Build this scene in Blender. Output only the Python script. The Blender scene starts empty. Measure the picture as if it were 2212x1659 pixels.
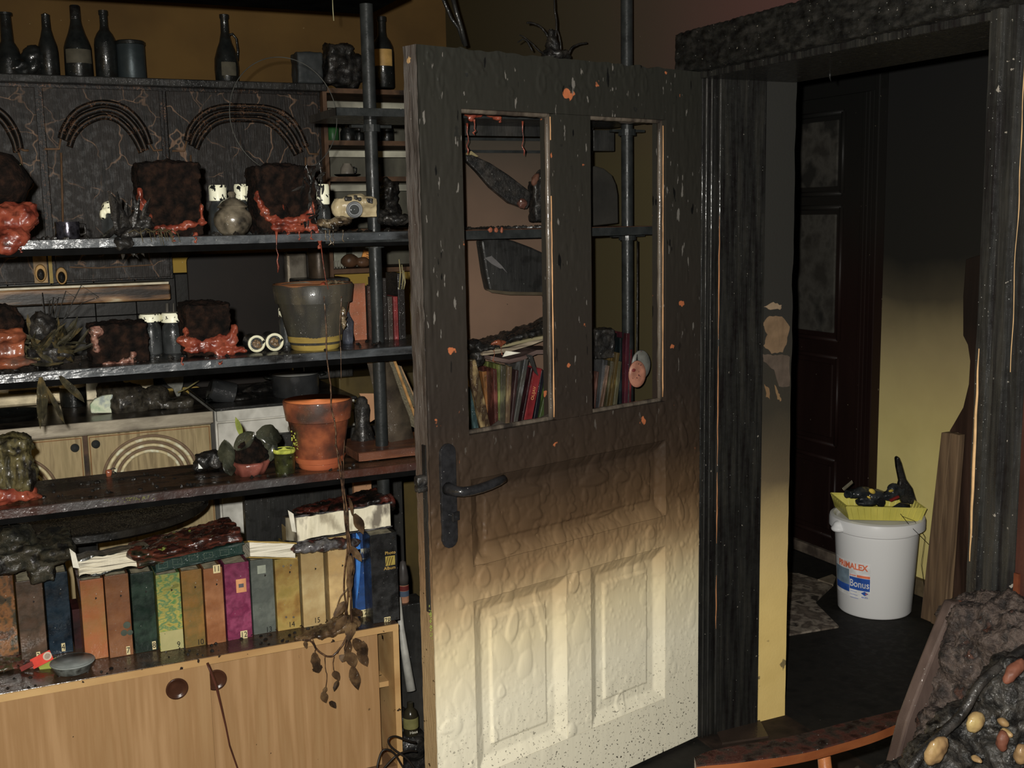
import bpy, bmesh, math, random
import numpy as np
from mathutils import Vector, Matrix, Euler, noise
rnd = random.Random(7)
C = bpy.context.scene.collection
SC = bpy.context.scene

# ------------------------------------------------------------------ camera
F = 2445.4; CAMZ = 1.615
PIT, ROL, YAW, DAZ = [math.radians(a) for a in (8.52, -1.056, 25.2, 75.58)]
FW = Vector((math.sin(YAW)*math.cos(PIT), math.cos(YAW)*math.cos(PIT), -math.sin(PIT)))
_r = Vector((math.cos(YAW), -math.sin(YAW), 0)); _u = _r.cross(FW)
RT = _r*math.cos(ROL)+_u*math.sin(ROL); UP = -_r*math.sin(ROL)+_u*math.cos(ROL)
CAM = Vector((0, 0, CAMZ))
cd = bpy.data.cameras.new('camera'); cam = bpy.data.objects.new('camera', cd); C.objects.link(cam)
cd.sensor_width = 36; cd.lens = F/2212*36; cd.clip_start = .02
m = Matrix((RT, UP, -FW)).transposed().to_4x4(); m.translation = CAM; cam.matrix_world = m
SC.camera = cam

# ------------------------------------------------------------------ world, light, exposure
w = bpy.data.worlds.new('world'); SC.world = w; w.use_nodes = True
w.node_tree.nodes['Background'].inputs[0].default_value = (.8, .85, 1, 1)
w.node_tree.nodes['Background'].inputs[1].default_value = .003
SC.view_settings.view_transform = 'Standard'; SC.view_settings.look = 'None'
SC.view_settings.exposure = 0; SC.view_settings.gamma = 1; SC.view_settings.use_curve_mapping = False
ld = bpy.data.lights.new('camera_flash', 'POINT'); ld.energy = 390; ld.shadow_soft_size = .012
ld.color = (1, .97, .90)
lo = bpy.data.objects.new('camera_flash', ld); C.objects.link(lo)
lo.location = CAM + RT*-.05 + UP*.045 + FW*.03

# ------------------------------------------------------------------ helpers
def ray(px, py): return FW + RT*((px-1106)/F) + UP*((829.5-py)/F)
def at(px, py, ax, val):
    """world point where the sight line through a photo pixel meets the plane ax = val"""
    v = ray(px, py); i = 'xyz'.index(ax); t = (val-CAM[i])/v[i]
    return CAM + v*t
def mpp(p): return (Vector(p)-CAM).dot(FW)/F      # metres per photo pixel there

def lin(c): c /= 255; return c/12.92 if c <= .04045 else ((c+.055)/1.055)**2.4
def S(r, g, b, d=3.0):
    """surface colour that reads as this sRGB when the flash stands d metres off"""
    k = (d/3.0)**2/.9; r, g, b = lin(r), lin(g), lin(b); l = .3*r+.6*g+.1*b
    return tuple(min(.9, (x*.86+l*.14)*k*.95) for x in (r, g, b))

def fbm(p, o=3):
    s = 0; a = 1
    for _ in range(o): s += a*noise.noise(p); p = p*2.03; a *= .5
    return s

MATS = {}
def mat(name, cols, scale=12, stretch=(1, 1, 1), rough=.6, wet=0, bump=.3, bscale=60, metal=0,
        speck=None, crack=None, grad=None, spec=.2, detail=6, sparkle=0, streak=0, alpha=1, trans=0, lo_=.35, hi_=.65):
    if name in MATS: return MATS[name]
    m = bpy.data.materials.new(name); m.use_nodes = True; N = m.node_tree.nodes; L = m.node_tree.links
    b = N['Principled BSDF']
    tc = N.new('ShaderNodeTexCoord'); mp = N.new('ShaderNodeMapping'); L.new(tc.outputs['Object'], mp.inputs[0])
    mp.inputs['Scale'].default_value = stretch
    nz = N.new('ShaderNodeTexNoise'); nz.inputs['Scale'].default_value = scale; nz.inputs['Detail'].default_value = detail
    L.new(mp.outputs[0], nz.inputs[0])
    cr = N.new('ShaderNodeValToRGB'); L.new(nz.outputs[0], cr.inputs[0])
    e = cr.color_ramp.elements
    n = len(cols)
    if n == 1: cols = [tuple(c*.8 for c in cols[0]), tuple(min(1, c*1.2) for c in cols[0])]; n = 2
    while len(e) < n: e.new(.5)
    for i, c in enumerate(cols):
        e[i].position = lo_+(hi_-lo_)*i/(n-1); e[i].color = (*c, 1)
    out = cr.outputs[0]
    def mix(fac, a, bcol, fixed=False):
        x = N.new('ShaderNodeMix'); x.data_type = 'RGBA'
        if hasattr(fac, 'links'): L.new(fac, x.inputs[0])
        else: x.inputs[0].default_value = fac
        L.new(a, x.inputs[6])
        if hasattr(bcol, 'links'): L.new(bcol, x.inputs[7])
        else: x.inputs[7].default_value = (*bcol, 1)
        return x.outputs[2]
    def thr(src, a, bb, inv=False):
        r = N.new('ShaderNodeMapRange'); r.clamp = True
        L.new(src, r.inputs[0]); r.inputs[1].default_value = a; r.inputs[2].default_value = bb
        if inv: r.inputs[3].default_value = 1; r.inputs[4].default_value = 0
        return r.outputs[0]
    bumpsrc = None
    if crack:
        col, sc_, wd = crack
        n2 = N.new('ShaderNodeTexNoise'); n2.inputs['Scale'].default_value = sc_*1.5; L.new(tc.outputs['Object'], n2.inputs[0])
        ad = N.new('ShaderNodeMixRGB'); ad.blend_type = 'ADD'; ad.inputs[0].default_value = .12
        L.new(tc.outputs['Object'], ad.inputs[1]); L.new(n2.outputs[1], ad.inputs[2])
        vo = N.new('ShaderNodeTexVoronoi'); vo.feature = 'DISTANCE_TO_EDGE'; vo.inputs['Scale'].default_value = sc_
        L.new(ad.outputs[0], vo.inputs[0])
        f = thr(vo.outputs[0], wd*.4, wd, True)
        n3 = N.new('ShaderNodeTexNoise'); n3.inputs['Scale'].default_value = sc_*.8; L.new(mp.outputs[0], n3.inputs[0])
        mm = N.new('ShaderNodeMath'); mm.operation = 'MULTIPLY'; L.new(f, mm.inputs[0]); L.new(thr(n3.outputs[0], .42, .6), mm.inputs[1])
        out = mix(mm.outputs[0], out, col)
    if streak:
        n4 = N.new('ShaderNodeTexNoise'); n4.inputs['Scale'].default_value = 1; n4.inputs['Detail'].default_value = 4
        mp4 = N.new('ShaderNodeMapping'); mp4.inputs['Scale'].default_value = (350, 350, 12); L.new(tc.outputs['Object'], mp4.inputs[0]); L.new(mp4.outputs[0], n4.inputs[0])
        g = N.new('ShaderNodeHueSaturation'); g.inputs['Value'].default_value = 1+2.2*streak; L.new(out, g.inputs['Color'])
        out = mix(thr(n4.outputs[0], .5, .75), out, g.outputs[0])
    geo = N.new('ShaderNodeNewGeometry'); sp = N.new('ShaderNodeSeparateXYZ'); L.new(geo.outputs['Position'], sp.inputs[0])
    if grad:
        # a stain that climbs the thing: list of (z, colour or None) ; noise wobble
        stops, wob, ws, *gax = grad
        n5 = N.new('ShaderNodeTexNoise'); n5.inputs['Scale'].default_value = ws; n5.inputs['Detail'].default_value = 4; L.new(geo.outputs['Position'], n5.inputs[0])
        a1 = N.new('ShaderNodeMath'); a1.operation = 'MULTIPLY_ADD'; L.new(n5.outputs[0], a1.inputs[0]); a1.inputs[1].default_value = wob; a1.inputs[2].default_value = -wob/2
        a2 = N.new('ShaderNodeMath'); a2.operation = 'ADD'; L.new(a1.outputs[0], a2.inputs[0]); L.new(sp.outputs[gax[0] if gax else 2], a2.inputs[1])
        z0 = stops[0][0]; z1 = stops[-1][0]
        f = thr(a2.outputs[0], z0, z1)
        r2 = N.new('ShaderNodeValToRGB'); L.new(f, r2.inputs[0]); ee = r2.color_ramp.elements
        while len(ee) < len(stops): ee.new(.5)
        for i, (z, c, a) in enumerate(stops):
            ee[i].position = (z-z0)/(z1-z0); ee[i].color = (*c, a)
        x = N.new('ShaderNodeMix'); x.data_type = 'RGBA'; L.new(r2.outputs[1], x.inputs[0]); L.new(out, x.inputs[6]); L.new(r2.outputs[0], x.inputs[7])
        out = x.outputs[2]
    if speck:
        for (col, sc_, th, *zz) in speck:
            n6 = N.new('ShaderNodeTexNoise'); n6.inputs['Scale'].default_value = sc_; n6.inputs['Detail'].default_value = 3
            L.new(mp.outputs[0] if len(zz) > 2 else tc.outputs['Object'], n6.inputs[0])
            f = thr(n6.outputs[0], th, th+.02)
            if zz:
                mm = N.new('ShaderNodeMath'); mm.operation = 'MULTIPLY'; L.new(f, mm.inputs[0])
                L.new(thr(sp.outputs[2], zz[0], zz[1]), mm.inputs[1]); f = mm.outputs[0]
            out = mix(f, out, col)
    if sparkle:
        vf = N.new('ShaderNodeTexVoronoi'); vf.inputs['Scale'].default_value = 95; L.new(tc.outputs['Object'], vf.inputs[0])
        sc = N.new('ShaderNodeSeparateColor'); L.new(vf.outputs['Color'], sc.inputs[0])
        f1 = thr(vf.outputs['Distance'], .1+.03*sparkle, .06, False); f2 = thr(sc.outputs[0], .93-.13*sparkle, .95-.13*sparkle)
        mf = N.new('ShaderNodeMath'); mf.operation = 'MULTIPLY'; L.new(f1, mf.inputs[0]); L.new(f2, mf.inputs[1])
        out = mix(mf.outputs[0], out, (.3, .3, .28))  # pale dots in the base colour stand in for flash glints off droplets
    L.new(out, b.inputs['Base Color'])
    b.inputs['Metallic'].default_value = metal; b.inputs['Roughness'].default_value = rough
    b.inputs['Specular IOR Level'].default_value = spec
    nb = N.new('ShaderNodeTexNoise'); nb.inputs['Scale'].default_value = bscale; nb.inputs['Detail'].default_value = 8
    L.new(mp.outputs[0], nb.inputs[0])
    if wet:
        n7 = N.new('ShaderNodeTexNoise'); n7.inputs['Scale'].default_value = bscale*.35; n7.inputs['Detail'].default_value = 5; L.new(tc.outputs['Object'], n7.inputs[0])
        r3 = N.new('ShaderNodeMapRange'); L.new(n7.outputs[0], r3.inputs[0]); r3.inputs[1].default_value = .48; r3.inputs[2].default_value = .62
        r3.inputs[3].default_value = rough; r3.inputs[4].default_value = max(.08, rough-wet); L.new(r3.outputs[0], b.inputs['Roughness'])
    bp = N.new('ShaderNodeBump'); bp.inputs['Strength'].default_value = min(1, bump); bp.inputs['Distance'].default_value = .0022*max(1, bump)
    L.new(nb.outputs[0], bp.inputs['Height'])
    last = bp
    if sparkle:
        v2 = N.new('ShaderNodeTexVoronoi'); v2.inputs['Scale'].default_value = 260; L.new(tc.outputs['Object'], v2.inputs[0])
        b2 = N.new('ShaderNodeBump'); b2.invert = True; b2.inputs['Strength'].default_value = sparkle; b2.inputs['Distance'].default_value = .002
        L.new(thr(v2.outputs[0], 0, .45), b2.inputs['Height']); L.new(bp.outputs[0], b2.inputs['Normal']); last = b2
        b.inputs['Coat Weight'].default_value = .45; b.inputs['Coat Roughness'].default_value = .1; L.new(b2.outputs[0], b.inputs['Coat Normal'])
        last = bp
    L.new(last.outputs[0], b.inputs['Normal'])
    if alpha < 1: b.inputs['Alpha'].default_value = alpha
    if trans: b.inputs['Transmission Weight'].default_value = trans
    MATS[name] = m
    return m

def plain(name, c, rough=.5, **k): return mat(name, [c], rough=rough, scale=30, bump=k.pop('bump', .12), **k)

class G:
    """collects shapes in world coordinates and links them as ONE mesh object"""
    def __init__(s): s.v = []; s.f = []
    def add(s, vs, fs):
        o = len(s.v); s.v += [tuple(v) for v in vs]; s.f += [tuple(i+o for i in f) for f in fs]; return s
    def box(s, c, d, M=None):
        x, y, z = (k/2 for k in d); c = Vector(c)
        vs = [Vector((a*x, b*y, e*z)) for e in (-1, 1) for b in (-1, 1) for a in (-1, 1)]
        if M: vs = [M @ v for v in vs]
        return s.add([c+v for v in vs], [(0, 2, 3, 1), (4, 5, 7, 6), (0, 1, 5, 4), (2, 6, 7, 3), (0, 4, 6, 2), (1, 3, 7, 5)])
    def bb(s, a, b):
        a = Vector(a); b = Vector(b); return s.box((a+b)/2, [abs(k) for k in (b-a)])
    def prism(s, pts, d):
        """pts: 3-D polygon; extruded by vector d"""
        n = len(pts); pts = [Vector(p) for p in pts]; d = Vector(d)
        return s.add(pts+[p+d for p in pts], [tuple(range(n))[::-1], tuple(range(n, 2*n))]+[(i, (i+1) % n, (i+1) % n+n, i+n) for i in range(n)])
    def lathe(s, c, prof, seg=28, M=None, wob=0, a0=0, a1=2*math.pi):
        c = Vector(c); full = abs(a1-a0-2*math.pi) < 1e-6; k = seg if full else seg+1
        vs = []
        for r, z in prof:
            for i in range(k):
                a = a0+(a1-a0)*i/seg
                rr = r*(1+wob*noise.noise(Vector((math.cos(a)*2, math.sin(a)*2, z*30+c.x*9)))) if wob else r
                v = Vector((rr*math.cos(a), rr*math.sin(a), z)); vs.append(c+(M @ v if M else v))
        fs = []
        for j in range(len(prof)-1):
            for i in range(seg):
                i2 = (i+1) % k if full else i+1
                fs.append((j*k+i, j*k+i2, (j+1)*k+i2, (j+1)*k+i))
        if full:
            if prof[0][0] > 1e-5: fs.append(tuple(range(k))[::-1])
            if prof[-1][0] > 1e-5: fs.append(tuple((len(prof)-1)*k+i for i in range(k)))
        return s.add(vs, fs)
    def tube(s, pts, r, seg=8, caps=True, flat=1):
        pts = [Vector(p) for p in pts]; n = len(pts); rs = r if hasattr(r, '__len__') else [r]*n
        vs = []; prev = None
        for i, p in enumerate(pts):
            t = (pts[min(i+1, n-1)]-pts[max(i-1, 0)]).normalized()
            if prev is None:
                a = t.orthogonal().normalized()
                if flat != 1: a = Vector((0, 0, 1)).cross(t); a = a.normalized() if a.length > .01 else t.orthogonal().normalized()
            else: a = (prev-t*prev.dot(t)).normalized()
            prev = a; b = t.cross(a)
            for k in range(seg):
                an = 2*math.pi*k/seg; vs.append(p+(a*math.cos(an)+b*math.sin(an)*flat)*rs[i])
        fs = [(i*seg+k, i*seg+(k+1) % seg, (i+1)*seg+(k+1) % seg, (i+1)*seg+k) for i in range(n-1) for k in range(seg)]
        if caps: fs += [tuple(range(seg))[::-1], tuple((n-1)*seg+k for k in range(seg))]
        return s.add(vs, fs)
    def drip(s, p, ln, r=.0012):
        p = Vector(p); k = 7
        pts = [p+Vector((rnd.uniform(-1, 1)*.0008*i, 0, -ln*i/k)) for i in range(k+1)]
        return s.tube(pts, [r*2.6, r*1.4, r, r*.8, r*.8, r, r*1.9, r*.6], 6)
    def leaf(s, p, d, ln, wd, curl=.4, side=None, seg=7, wave=.15):
        p = Vector(p); d = Vector(d).normalized(); sd = Vector(side) if side else d.cross(Vector((rnd.uniform(-.3, .3), 1, 0)))
        if sd.length < .1: sd = Vector((1, 0, 0))
        sd.normalize(); nn = sd.cross(d); vs = []; q = p.copy(); dd = d.copy()
        for i in range(seg+1):
            t = i/seg; wv = wd*math.sin(math.pi*min(1, t*.93+.07))**.8*(1+wave*rnd.uniform(-1, 1))
            o = nn*wv*.5
            vs += [q-sd*wv+o, q+nn*.0006*0, q+sd*wv+o]
            dd = (dd+nn*curl/seg+Vector((rnd.uniform(-1, 1), 0, rnd.uniform(-1, 1)))*wave).normalized(); q = q+dd*ln/seg
        fs = []
        for i in range(seg):
            a = i*3; fs += [(a, a+1, a+4, a+3), (a+1, a+2, a+5, a+4)]
        # give the leaf a thickness
        k = len(vs); th = nn*.0009
        allv = vs+[v-th for v in vs]
        f2 = fs+[tuple(j+k for j in f[::-1]) for f in fs]
        for i in range(seg):
            a = i*3; f2 += [(a, a+3, a+3+k, a+k), (a+2, a+2+k, a+5+k, a+5)]
        return s.add(allv, f2)
    def blob(s, items, voxel=.005, amp=.003, ns=45, amp2=.0, ns2=140):
        """('e',c,(rx,ry,rz)) ellipsoids and ('b',c,(dx,dy,dz)[,M]) blocks fused to one lumpy skin"""
        bm = bmesh.new()
        for it in items:
            if it[0] == 'e':
                Mx = Matrix.Translation(it[1]) @ (it[3].to_4x4() if len(it) > 3 else Matrix()) @ Matrix.Diagonal((*it[2], 1))
                bmesh.ops.create_icosphere(bm, subdivisions=3, radius=1, matrix=Mx)
            else:
                Mx = Matrix.Translation(it[1]) @ (it[3].to_4x4() if len(it) > 3 else Matrix()) @ Matrix.Diagonal((*it[2], 1))
                bmesh.ops.create_cube(bm, size=1, matrix=Mx)
        me = bpy.data.meshes.new('tmp'); bm.to_mesh(me); bm.free()
        o = bpy.data.objects.new('tmp', me); C.objects.link(o)
        md = o.modifiers.new('r', 'REMESH'); md.mode = 'VOXEL'; md.voxel_size = voxel
        dg = bpy.context.evaluated_depsgraph_get(); dg.update()
        e = o.evaluated_get(dg); em = e.to_mesh()
        n = len(em.vertices); co = [v.co.copy() for v in em.vertices]; no = [v.normal.copy() for v in em.vertices]
        fs = [tuple(p.vertices) for p in em.polygons]
        e.to_mesh_clear(); bpy.data.objects.remove(o); bpy.data.meshes.remove(me)
        off = Vector((3.1, 7.7, 1.3))
        out = []
        for p, q in zip(co, no):
            dsp = amp*fbm(p*ns+off, 3)
            if amp2: dsp += amp2*noise.noise(p*ns2)
            out.append(p+q*dsp)
        return s.add(out, fs)
    def build(s, name, mt, parent=None, smooth=False, bevel=0, label=None, cat=None, group=None, kind=None, org=None):
        vs = np.array(s.v, dtype=float)
        if parent is not None: o = wl(parent)
        elif org is not None: o = Vector(org)
        else:
            lo_, hi_ = vs.min(0), vs.max(0); o = Vector(((lo_[0]+hi_[0])/2, (lo_[1]+hi_[1])/2, lo_[2]))
        me = bpy.data.meshes.new(name); me.from_pydata([tuple(v) for v in (vs-np.array(o))], [], s.f)
        if smooth: me.polygons.foreach_set('use_smooth', [True]*len(me.polygons))
        me.materials.append(mt); me.update()
        ob = bpy.data.objects.new(name, me); C.objects.link(ob)
        if parent is not None: ob.parent = parent
        else: ob.location = o
        if bevel:
            b = ob.modifiers.new('b', 'BEVEL'); b.width = bevel; b.segments = 2; b.limit_method = 'ANGLE'
        if smooth == 'auto':
            for p in me.polygons: p.use_smooth = True
            try:
                me.set_sharp_from_angle(angle=math.radians(40))
            except Exception: pass
        if label: ob['label'] = label
        if cat: ob['category'] = cat
        if group: ob['group'] = group
        if kind: ob['kind'] = kind
        return ob
def wl(o):
    p = o.location.copy()
    while o.parent: o = o.parent; p += o.location
    return p
def thing(name, label, cat, loc, group=None, kind=None):
    o = bpy.data.objects.new(name, None); C.objects.link(o); o.location = loc; o.empty_display_size = .05
    if label: o['label'] = label
    if cat: o['category'] = cat
    if group: o['group'] = group
    if kind: o['kind'] = kind
    return o
def text(s, size, mt, parent, pos, name='lettering', rot=0, X=(1, 0, 0), Z=(0, 0, 1), warp=None, bold=0, sx=1, align='CENTER'):
    cu = bpy.data.curves.new('t', 'FONT'); cu.body = s; cu.size = size; cu.align_x = align; cu.align_y = 'CENTER'
    cu.extrude = .0003; cu.offset = bold; cu.resolution_u = 3
    o = bpy.data.objects.new('t', cu); me = bpy.data.meshes.new_from_object(o)
    X = Vector(X).normalized(); Z = Vector(Z).normalized(); pos = Vector(pos)
    ca, sa = math.cos(rot), math.sin(rot)
    N_ = X.cross(Z)
    vs = []
    for v in me.vertices:
        x, y = v.co.x*sx, v.co.y
        x, y = x*ca-y*sa, x*sa+y*ca
        vs.append(warp(x, y, v.co.z) if warp else pos+X*x+Z*y+N_*(v.co.z))
    g = G(); g.add(vs, [tuple(p.vertices) for p in me.polygons])
    bpy.data.objects.remove(o); bpy.data.curves.remove(cu); bpy.data.meshes.remove(me)
    return g.build(name, mt, parent)

# ------------------------------------------------------------------ materials
BLK = (.012, .012, .012)
m_char = mat('charred_black', [(.004, .004, .004), (.011, .010, .009), (.03, .027, .024)], scale=40, rough=.6, wet=.3, bump=1, bscale=120, sparkle=.6)
m_char2 = mat('charred_wood', [(.007, .007, .007), (.017, .017, .016), (.032, .03, .027)], scale=8, stretch=(1, 1, .15), rough=.6, wet=.3, bump=.9, bscale=80, sparkle=.3)
m_casing = mat('charred_casing', [(.007, .006, .006), (.014, .014, .013), (.024, .023, .02)], scale=60, stretch=(1, 1, .07), rough=.55, wet=.25, bump=1, bscale=140,
               speck=[((.22, .2, .17), 55, .72)], sparkle=.5)
m_header = mat('charred_header', [(.003, .003, .003), (.009, .009, .008), (.02, .019, .017)], scale=60, stretch=(1, .4, 1), rough=.65, wet=.3, bump=1.4, bscale=130, sparkle=.7,
               speck=[((.2, .18, .15), 90, .71)])
m_sootmetal = mat('sooted_metal_tube', [(.012, .0135, .0135), (.021, .023, .023)], scale=30, rough=.42, wet=.15, bump=.25, bscale=120)
m_plank = mat('charred_plank', [(.005, .005, .005), (.014, .013, .012), (.028, .027, .025)], scale=14, stretch=(.2, 1, 1), rough=.5, wet=.3, bump=.7, bscale=90, sparkle=.6)
m_plankedge = mat('wet_plank_edge', [(.02, .023, .025), (.06, .066, .072), (.01, .01, .01)], scale=16, stretch=(.3, 1, 1), rough=.42, wet=.25, bump=.7, bscale=140, sparkle=1)
m_brownplank = mat('scorched_brown_plank', [(.006, .005, .004), (.014, .009, .006), (.07, .038, .02), (.010, .007, .005), (.012, .008, .006)], scale=9, stretch=(.35, 1.5, 1), rough=.4, wet=.25, bump=.5, bscale=70, sparkle=.8, lo_=.3, hi_=.7)
m_browngedge = mat('scorched_plank_edge', [(.05, .047, .047), (.036, .022, .02), (.06, .022, .014)], scale=5, stretch=(1, 1, 1), rough=.42, wet=.25, bump=.6, bscale=120, sparkle=1)
m_redboard = mat('red_brown_board', [(.07, .03, .02), (.16, .06, .03)], scale=20, stretch=(.3, 1, 1), rough=.5, wet=.2, bump=.4, sparkle=.6)
m_yellow = mat('smoked_ochre_plaster', [S(60, 42, 14, 4.0), S(74, 53, 17, 4.0)], scale=3, rough=.9, bump=.1, bscale=200, speck=[(S(130, 115, 80, 4.4), 70, .77)],
               grad=([(1.2, S(112, 92, 30, 4.3), 1), (1.5, S(122, 96, 18, 4.3), 1), (1.62, S(64, 48, 14, 4), .6), (1.8, S(62, 45, 15, 4), 0), (3, S(54, 40, 16, 4), .3)], .05, 3))
m_wallr = mat('smoked_plaster_side', [S(44, 40, 28, 4.2), S(50, 43, 30, 4.2)], scale=2.5, rough=.9, bump=.12, bscale=180,
              grad=([(2.45, S(70, 44, 40, 3.3), 1), (2.85, S(62, 46, 38, 3.4), 1), (3.3, S(52, 45, 32, 3.7), 1), (4.6, S(42, 36, 18, 4.6), 1)], .3, 2, 1),
              speck=[(S(68, 60, 34, 3.2), 1, 0, 2.0, 1.75), (S(120, 108, 84, 4.2), 60, .77)])
m_hall = mat('smoked_cream_hall_wall', [S(140, 128, 72, 5.1), S(150, 138, 80, 5.1)], scale=5, rough=.9, bump=.12, bscale=150,
             grad=([(0.3, S(150, 138, 70, 5.1), 0), (.8, S(112, 98, 62, 5.1), .6), (1.02, S(92, 80, 55, 5.1), .85), (1.25, S(46, 41, 30, 5.1), 1), (1.42, S(20, 19, 16, 5.1), 1), (2.2, S(16, 16, 16, 5.1), 1)], .16, 3))
m_reveal = mat('smoked_plaster_reveal', [S(182, 155, 82, 3.7), S(190, 163, 90, 3.7)], scale=10, rough=.8, bump=.25, bscale=120,
               grad=([(0.3, S(180, 155, 85, 3.7), 0), (.52, S(160, 138, 88, 3.7), .6), (.78, S(80, 68, 48, 3.7), 1), (1.0, S(44, 40, 32, 3.7), 1), (1.3, S(34, 33, 30, 3.7), 1), (2.1, S(34, 34, 32, 3.7), 1)], .1, 6),
               speck=[((.22, .17, .08), 14, .62, .35, .2)])
m_hallfloor = mat('sooty_floor', [S(18, 17, 15, 3.8), S(26, 24, 21, 3.8), S(21, 20, 18, 3.8)], scale=12, rough=.75, wet=.1, bump=.4, bscale=90, speck=[(S(60, 54, 48, 3.8), 80, .74)])
m_black = mat('black_soot', [(.003, .003, .003), (.006, .006, .006)], rough=.9, spec=0, bump=.1)
m_hdoor = mat('dark_brown_varnished_door', [S(20, 10, 8, 4), S(28, 16, 13, 4)], scale=6, stretch=(1, 1, .2), rough=.45, bump=.15,
              grad=([(0.2, S(30, 15, 12, 4), 0), (1.1, S(26, 15, 12, 4), .2), (1.6, S(17, 16, 14, 5), .9), (2.1, S(14, 14, 13, 5), 1)], .3, 4), speck=[(S(70, 62, 50, 5), 55, .75)])
m_hglass = mat('smoked_door_pane', [S(30, 28, 25, 5), S(44, 42, 38, 5), S(24, 23, 21, 5)], scale=9, rough=.3, bump=.1)
m_crack = mat('crazed_cabinet_front', [S(22, 19, 16, 2.8), S(36, 31, 27, 2.8), S(30, 24, 20, 2.8)], scale=25, stretch=(3, 1, .25), rough=.5, wet=.12, bump=.6, bscale=110, streak=.28,
              crack=(S(88, 66, 48, 3.8), 7.5, .022))
m_crackd = mat('crazed_cabinet_moulding', [S(18, 15, 13, 3.0), S(26, 22, 19, 3.0)], scale=40, rough=.45, bump=.5, bscale=120, crack=(S(84, 58, 40, 3.8), 22, .04))
m_tanline = plain('scorched_tan_edge', S(84, 62, 42, 3.8), .6)
m_woodfront = mat('pale_oak_laminate', [S(160, 124, 78, 2.9), S(150, 112, 66, 2.9), S(168, 130, 84, 2.9)], scale=5, stretch=(6, 1, .35), rough=.5, bump=.06, bscale=200,
                  speck=[((.03, .02, .012), 45, .76), ((.1, .06, .03), 16, .76)])
m_woodedge = mat('bookcase_board_edge', [S(175, 140, 85, 3.2), S(150, 112, 62, 3.2)], scale=9, stretch=(.4, 1, 1), rough=.5, bump=.1, speck=[((.02, .012, .008), 38, .68)])
m_woodtop = mat('sooty_bookcase_top', [S(45, 34, 24), S(72, 52, 36), S(28, 21, 16)], scale=12, rough=.35, wet=.2, bump=.5, sparkle=1)
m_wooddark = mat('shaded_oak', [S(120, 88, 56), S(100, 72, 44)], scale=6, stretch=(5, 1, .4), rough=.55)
m_paint = None

# ================================================================== THE SETTING
HX, HY = 1.906, 2.744           # door hinge; right wall plane x = HX
def struct(g, name, mt, parent=None, **k): return g.build(name, mt, parent, kind=None if parent else 'structure', **k)
# floor: room boards, hall floor one slab
g = G(); g.bb((-1.9, -1.3, -.06), (HX+.34, 4.75, 0)); struct(g, 'floor', m_hallfloor, org=(0, 0, 0))
g = G(); g.bb((HX+.34, .3, -.06), (3.9, 5.3, -.002)); struct(g, 'floor', m_hallfloor, org=(3, 2, 0))
g = G(); g.bb((-1.9, -1.3, 2.85), (3.9, 5.3, 2.95)); struct(g, 'ceiling', m_black)
g = G(); g.bb((-1.9, 4.65, 0), (HX, 4.75, 2.85)); struct(g, 'wall_back', m_yellow)
g = G(); g.bb((-1.9, -1.3, 0), (-1.8, 4.65, 2.85)); struct(g, 'wall_left', m_yellow)
g = G(); g.bb((-1.8, -1.3, 0), (HX, -1.2, 2.85)); struct(g, 'wall_front', m_black)
OY0, OY1 = 1.72, 2.76           # opening
# the thick right wall in three pieces round the opening
g = G(); g.bb((HX, OY1+.004, 0), (HX+.34, 4.75, 2.85)); g.bb((HX, OY0-.03, 2.03), (HX+.34, OY1+.004, 2.85)); wr = struct(g, 'wall_right', m_wallr)
g = G(); g.bb((HX, -1.2, 0), (HX+.34, OY0-.03, 2.85)); struct(g, 'wall_right', mat('scorched_red_brown_panelling', [S(62, 34, 26, 2.4), S(84, 46, 36, 2.4), S(48, 36, 30, 2.4)], scale=9, stretch=(1, 1, .2), rough=.5, wet=.2, bump=.5, bscale=60,
      grad=([(0, S(80, 44, 34, 2.4), 0), (1.1, S(60, 40, 32, 2.4), .1), (1.5, S(38, 36, 32, 2.4), .9), (2.4, S(30, 30, 28, 2.4), 1)], .3, 4), sparkle=.3))
g = G(); g.bb((HX+.225, OY1-.004, .0), (HX+.345, OY1+.01, 2.03))
n_ = 60
# plaster strip of the far reveal with a wavy broken outer edge
pts = [(HX+.22, OY1-.012, z*2.02/n_+.005) for z in range(n_+1)]
pts2 = [(HX+.335+.006*noise.noise(Vector((0, 0, z*.35))), OY1-.012, z*2.02/n_+.005) for z in range(n_+1)]
g = G(); g.prism(pts+pts2[::-1], (0, .016, 0)); struct(g, 'trim_1', m_reveal)
for P_, c_ in (([(1650, 662), (1672, 652), (1688, 660), (1686, 668), (1664, 668)], S(124, 104, 80, 3.6)), ([(1647, 700), (1662, 682), (1690, 684), (1706, 706), (1700, 738), (1692, 760), (1668, 764), (1650, 748), (1658, 722)], S(106, 84, 60, 3.6)),
               ([(1645, 764), (1670, 768), (1690, 764), (1706, 770), (1706, 834), (1684, 836), (1672, 800), (1650, 780)], S(78, 66, 56, 3.6)), ([(1652, 830), (1660, 838), (1664, 862), (1656, 858)], S(110, 84, 54, 3.6)), ([(1674, 832), (1682, 848), (1688, 866), (1680, 864)], S(116, 90, 58, 3.6))):
    q_ = [at(a, b, 'y', OY1-.0135) for a, b in P_]; r_ = []
    for i in range(len(q_)):
        a, b = q_[i], q_[(i+1) % len(q_)]
        for k in range(4): p = a.lerp(b, k/4); r_.append(p+Vector((rnd.uniform(-1, 1), 0, rnd.uniform(-1, 1)))*.0022)
    struct(G().prism(r_, (0, .002, 0)), 'trim_7', mat('bared_plaster%d' % P_[0][1], [c_, tuple(k*.7 for k in c_)], scale=25, rough=.85, bump=.5))
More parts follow.
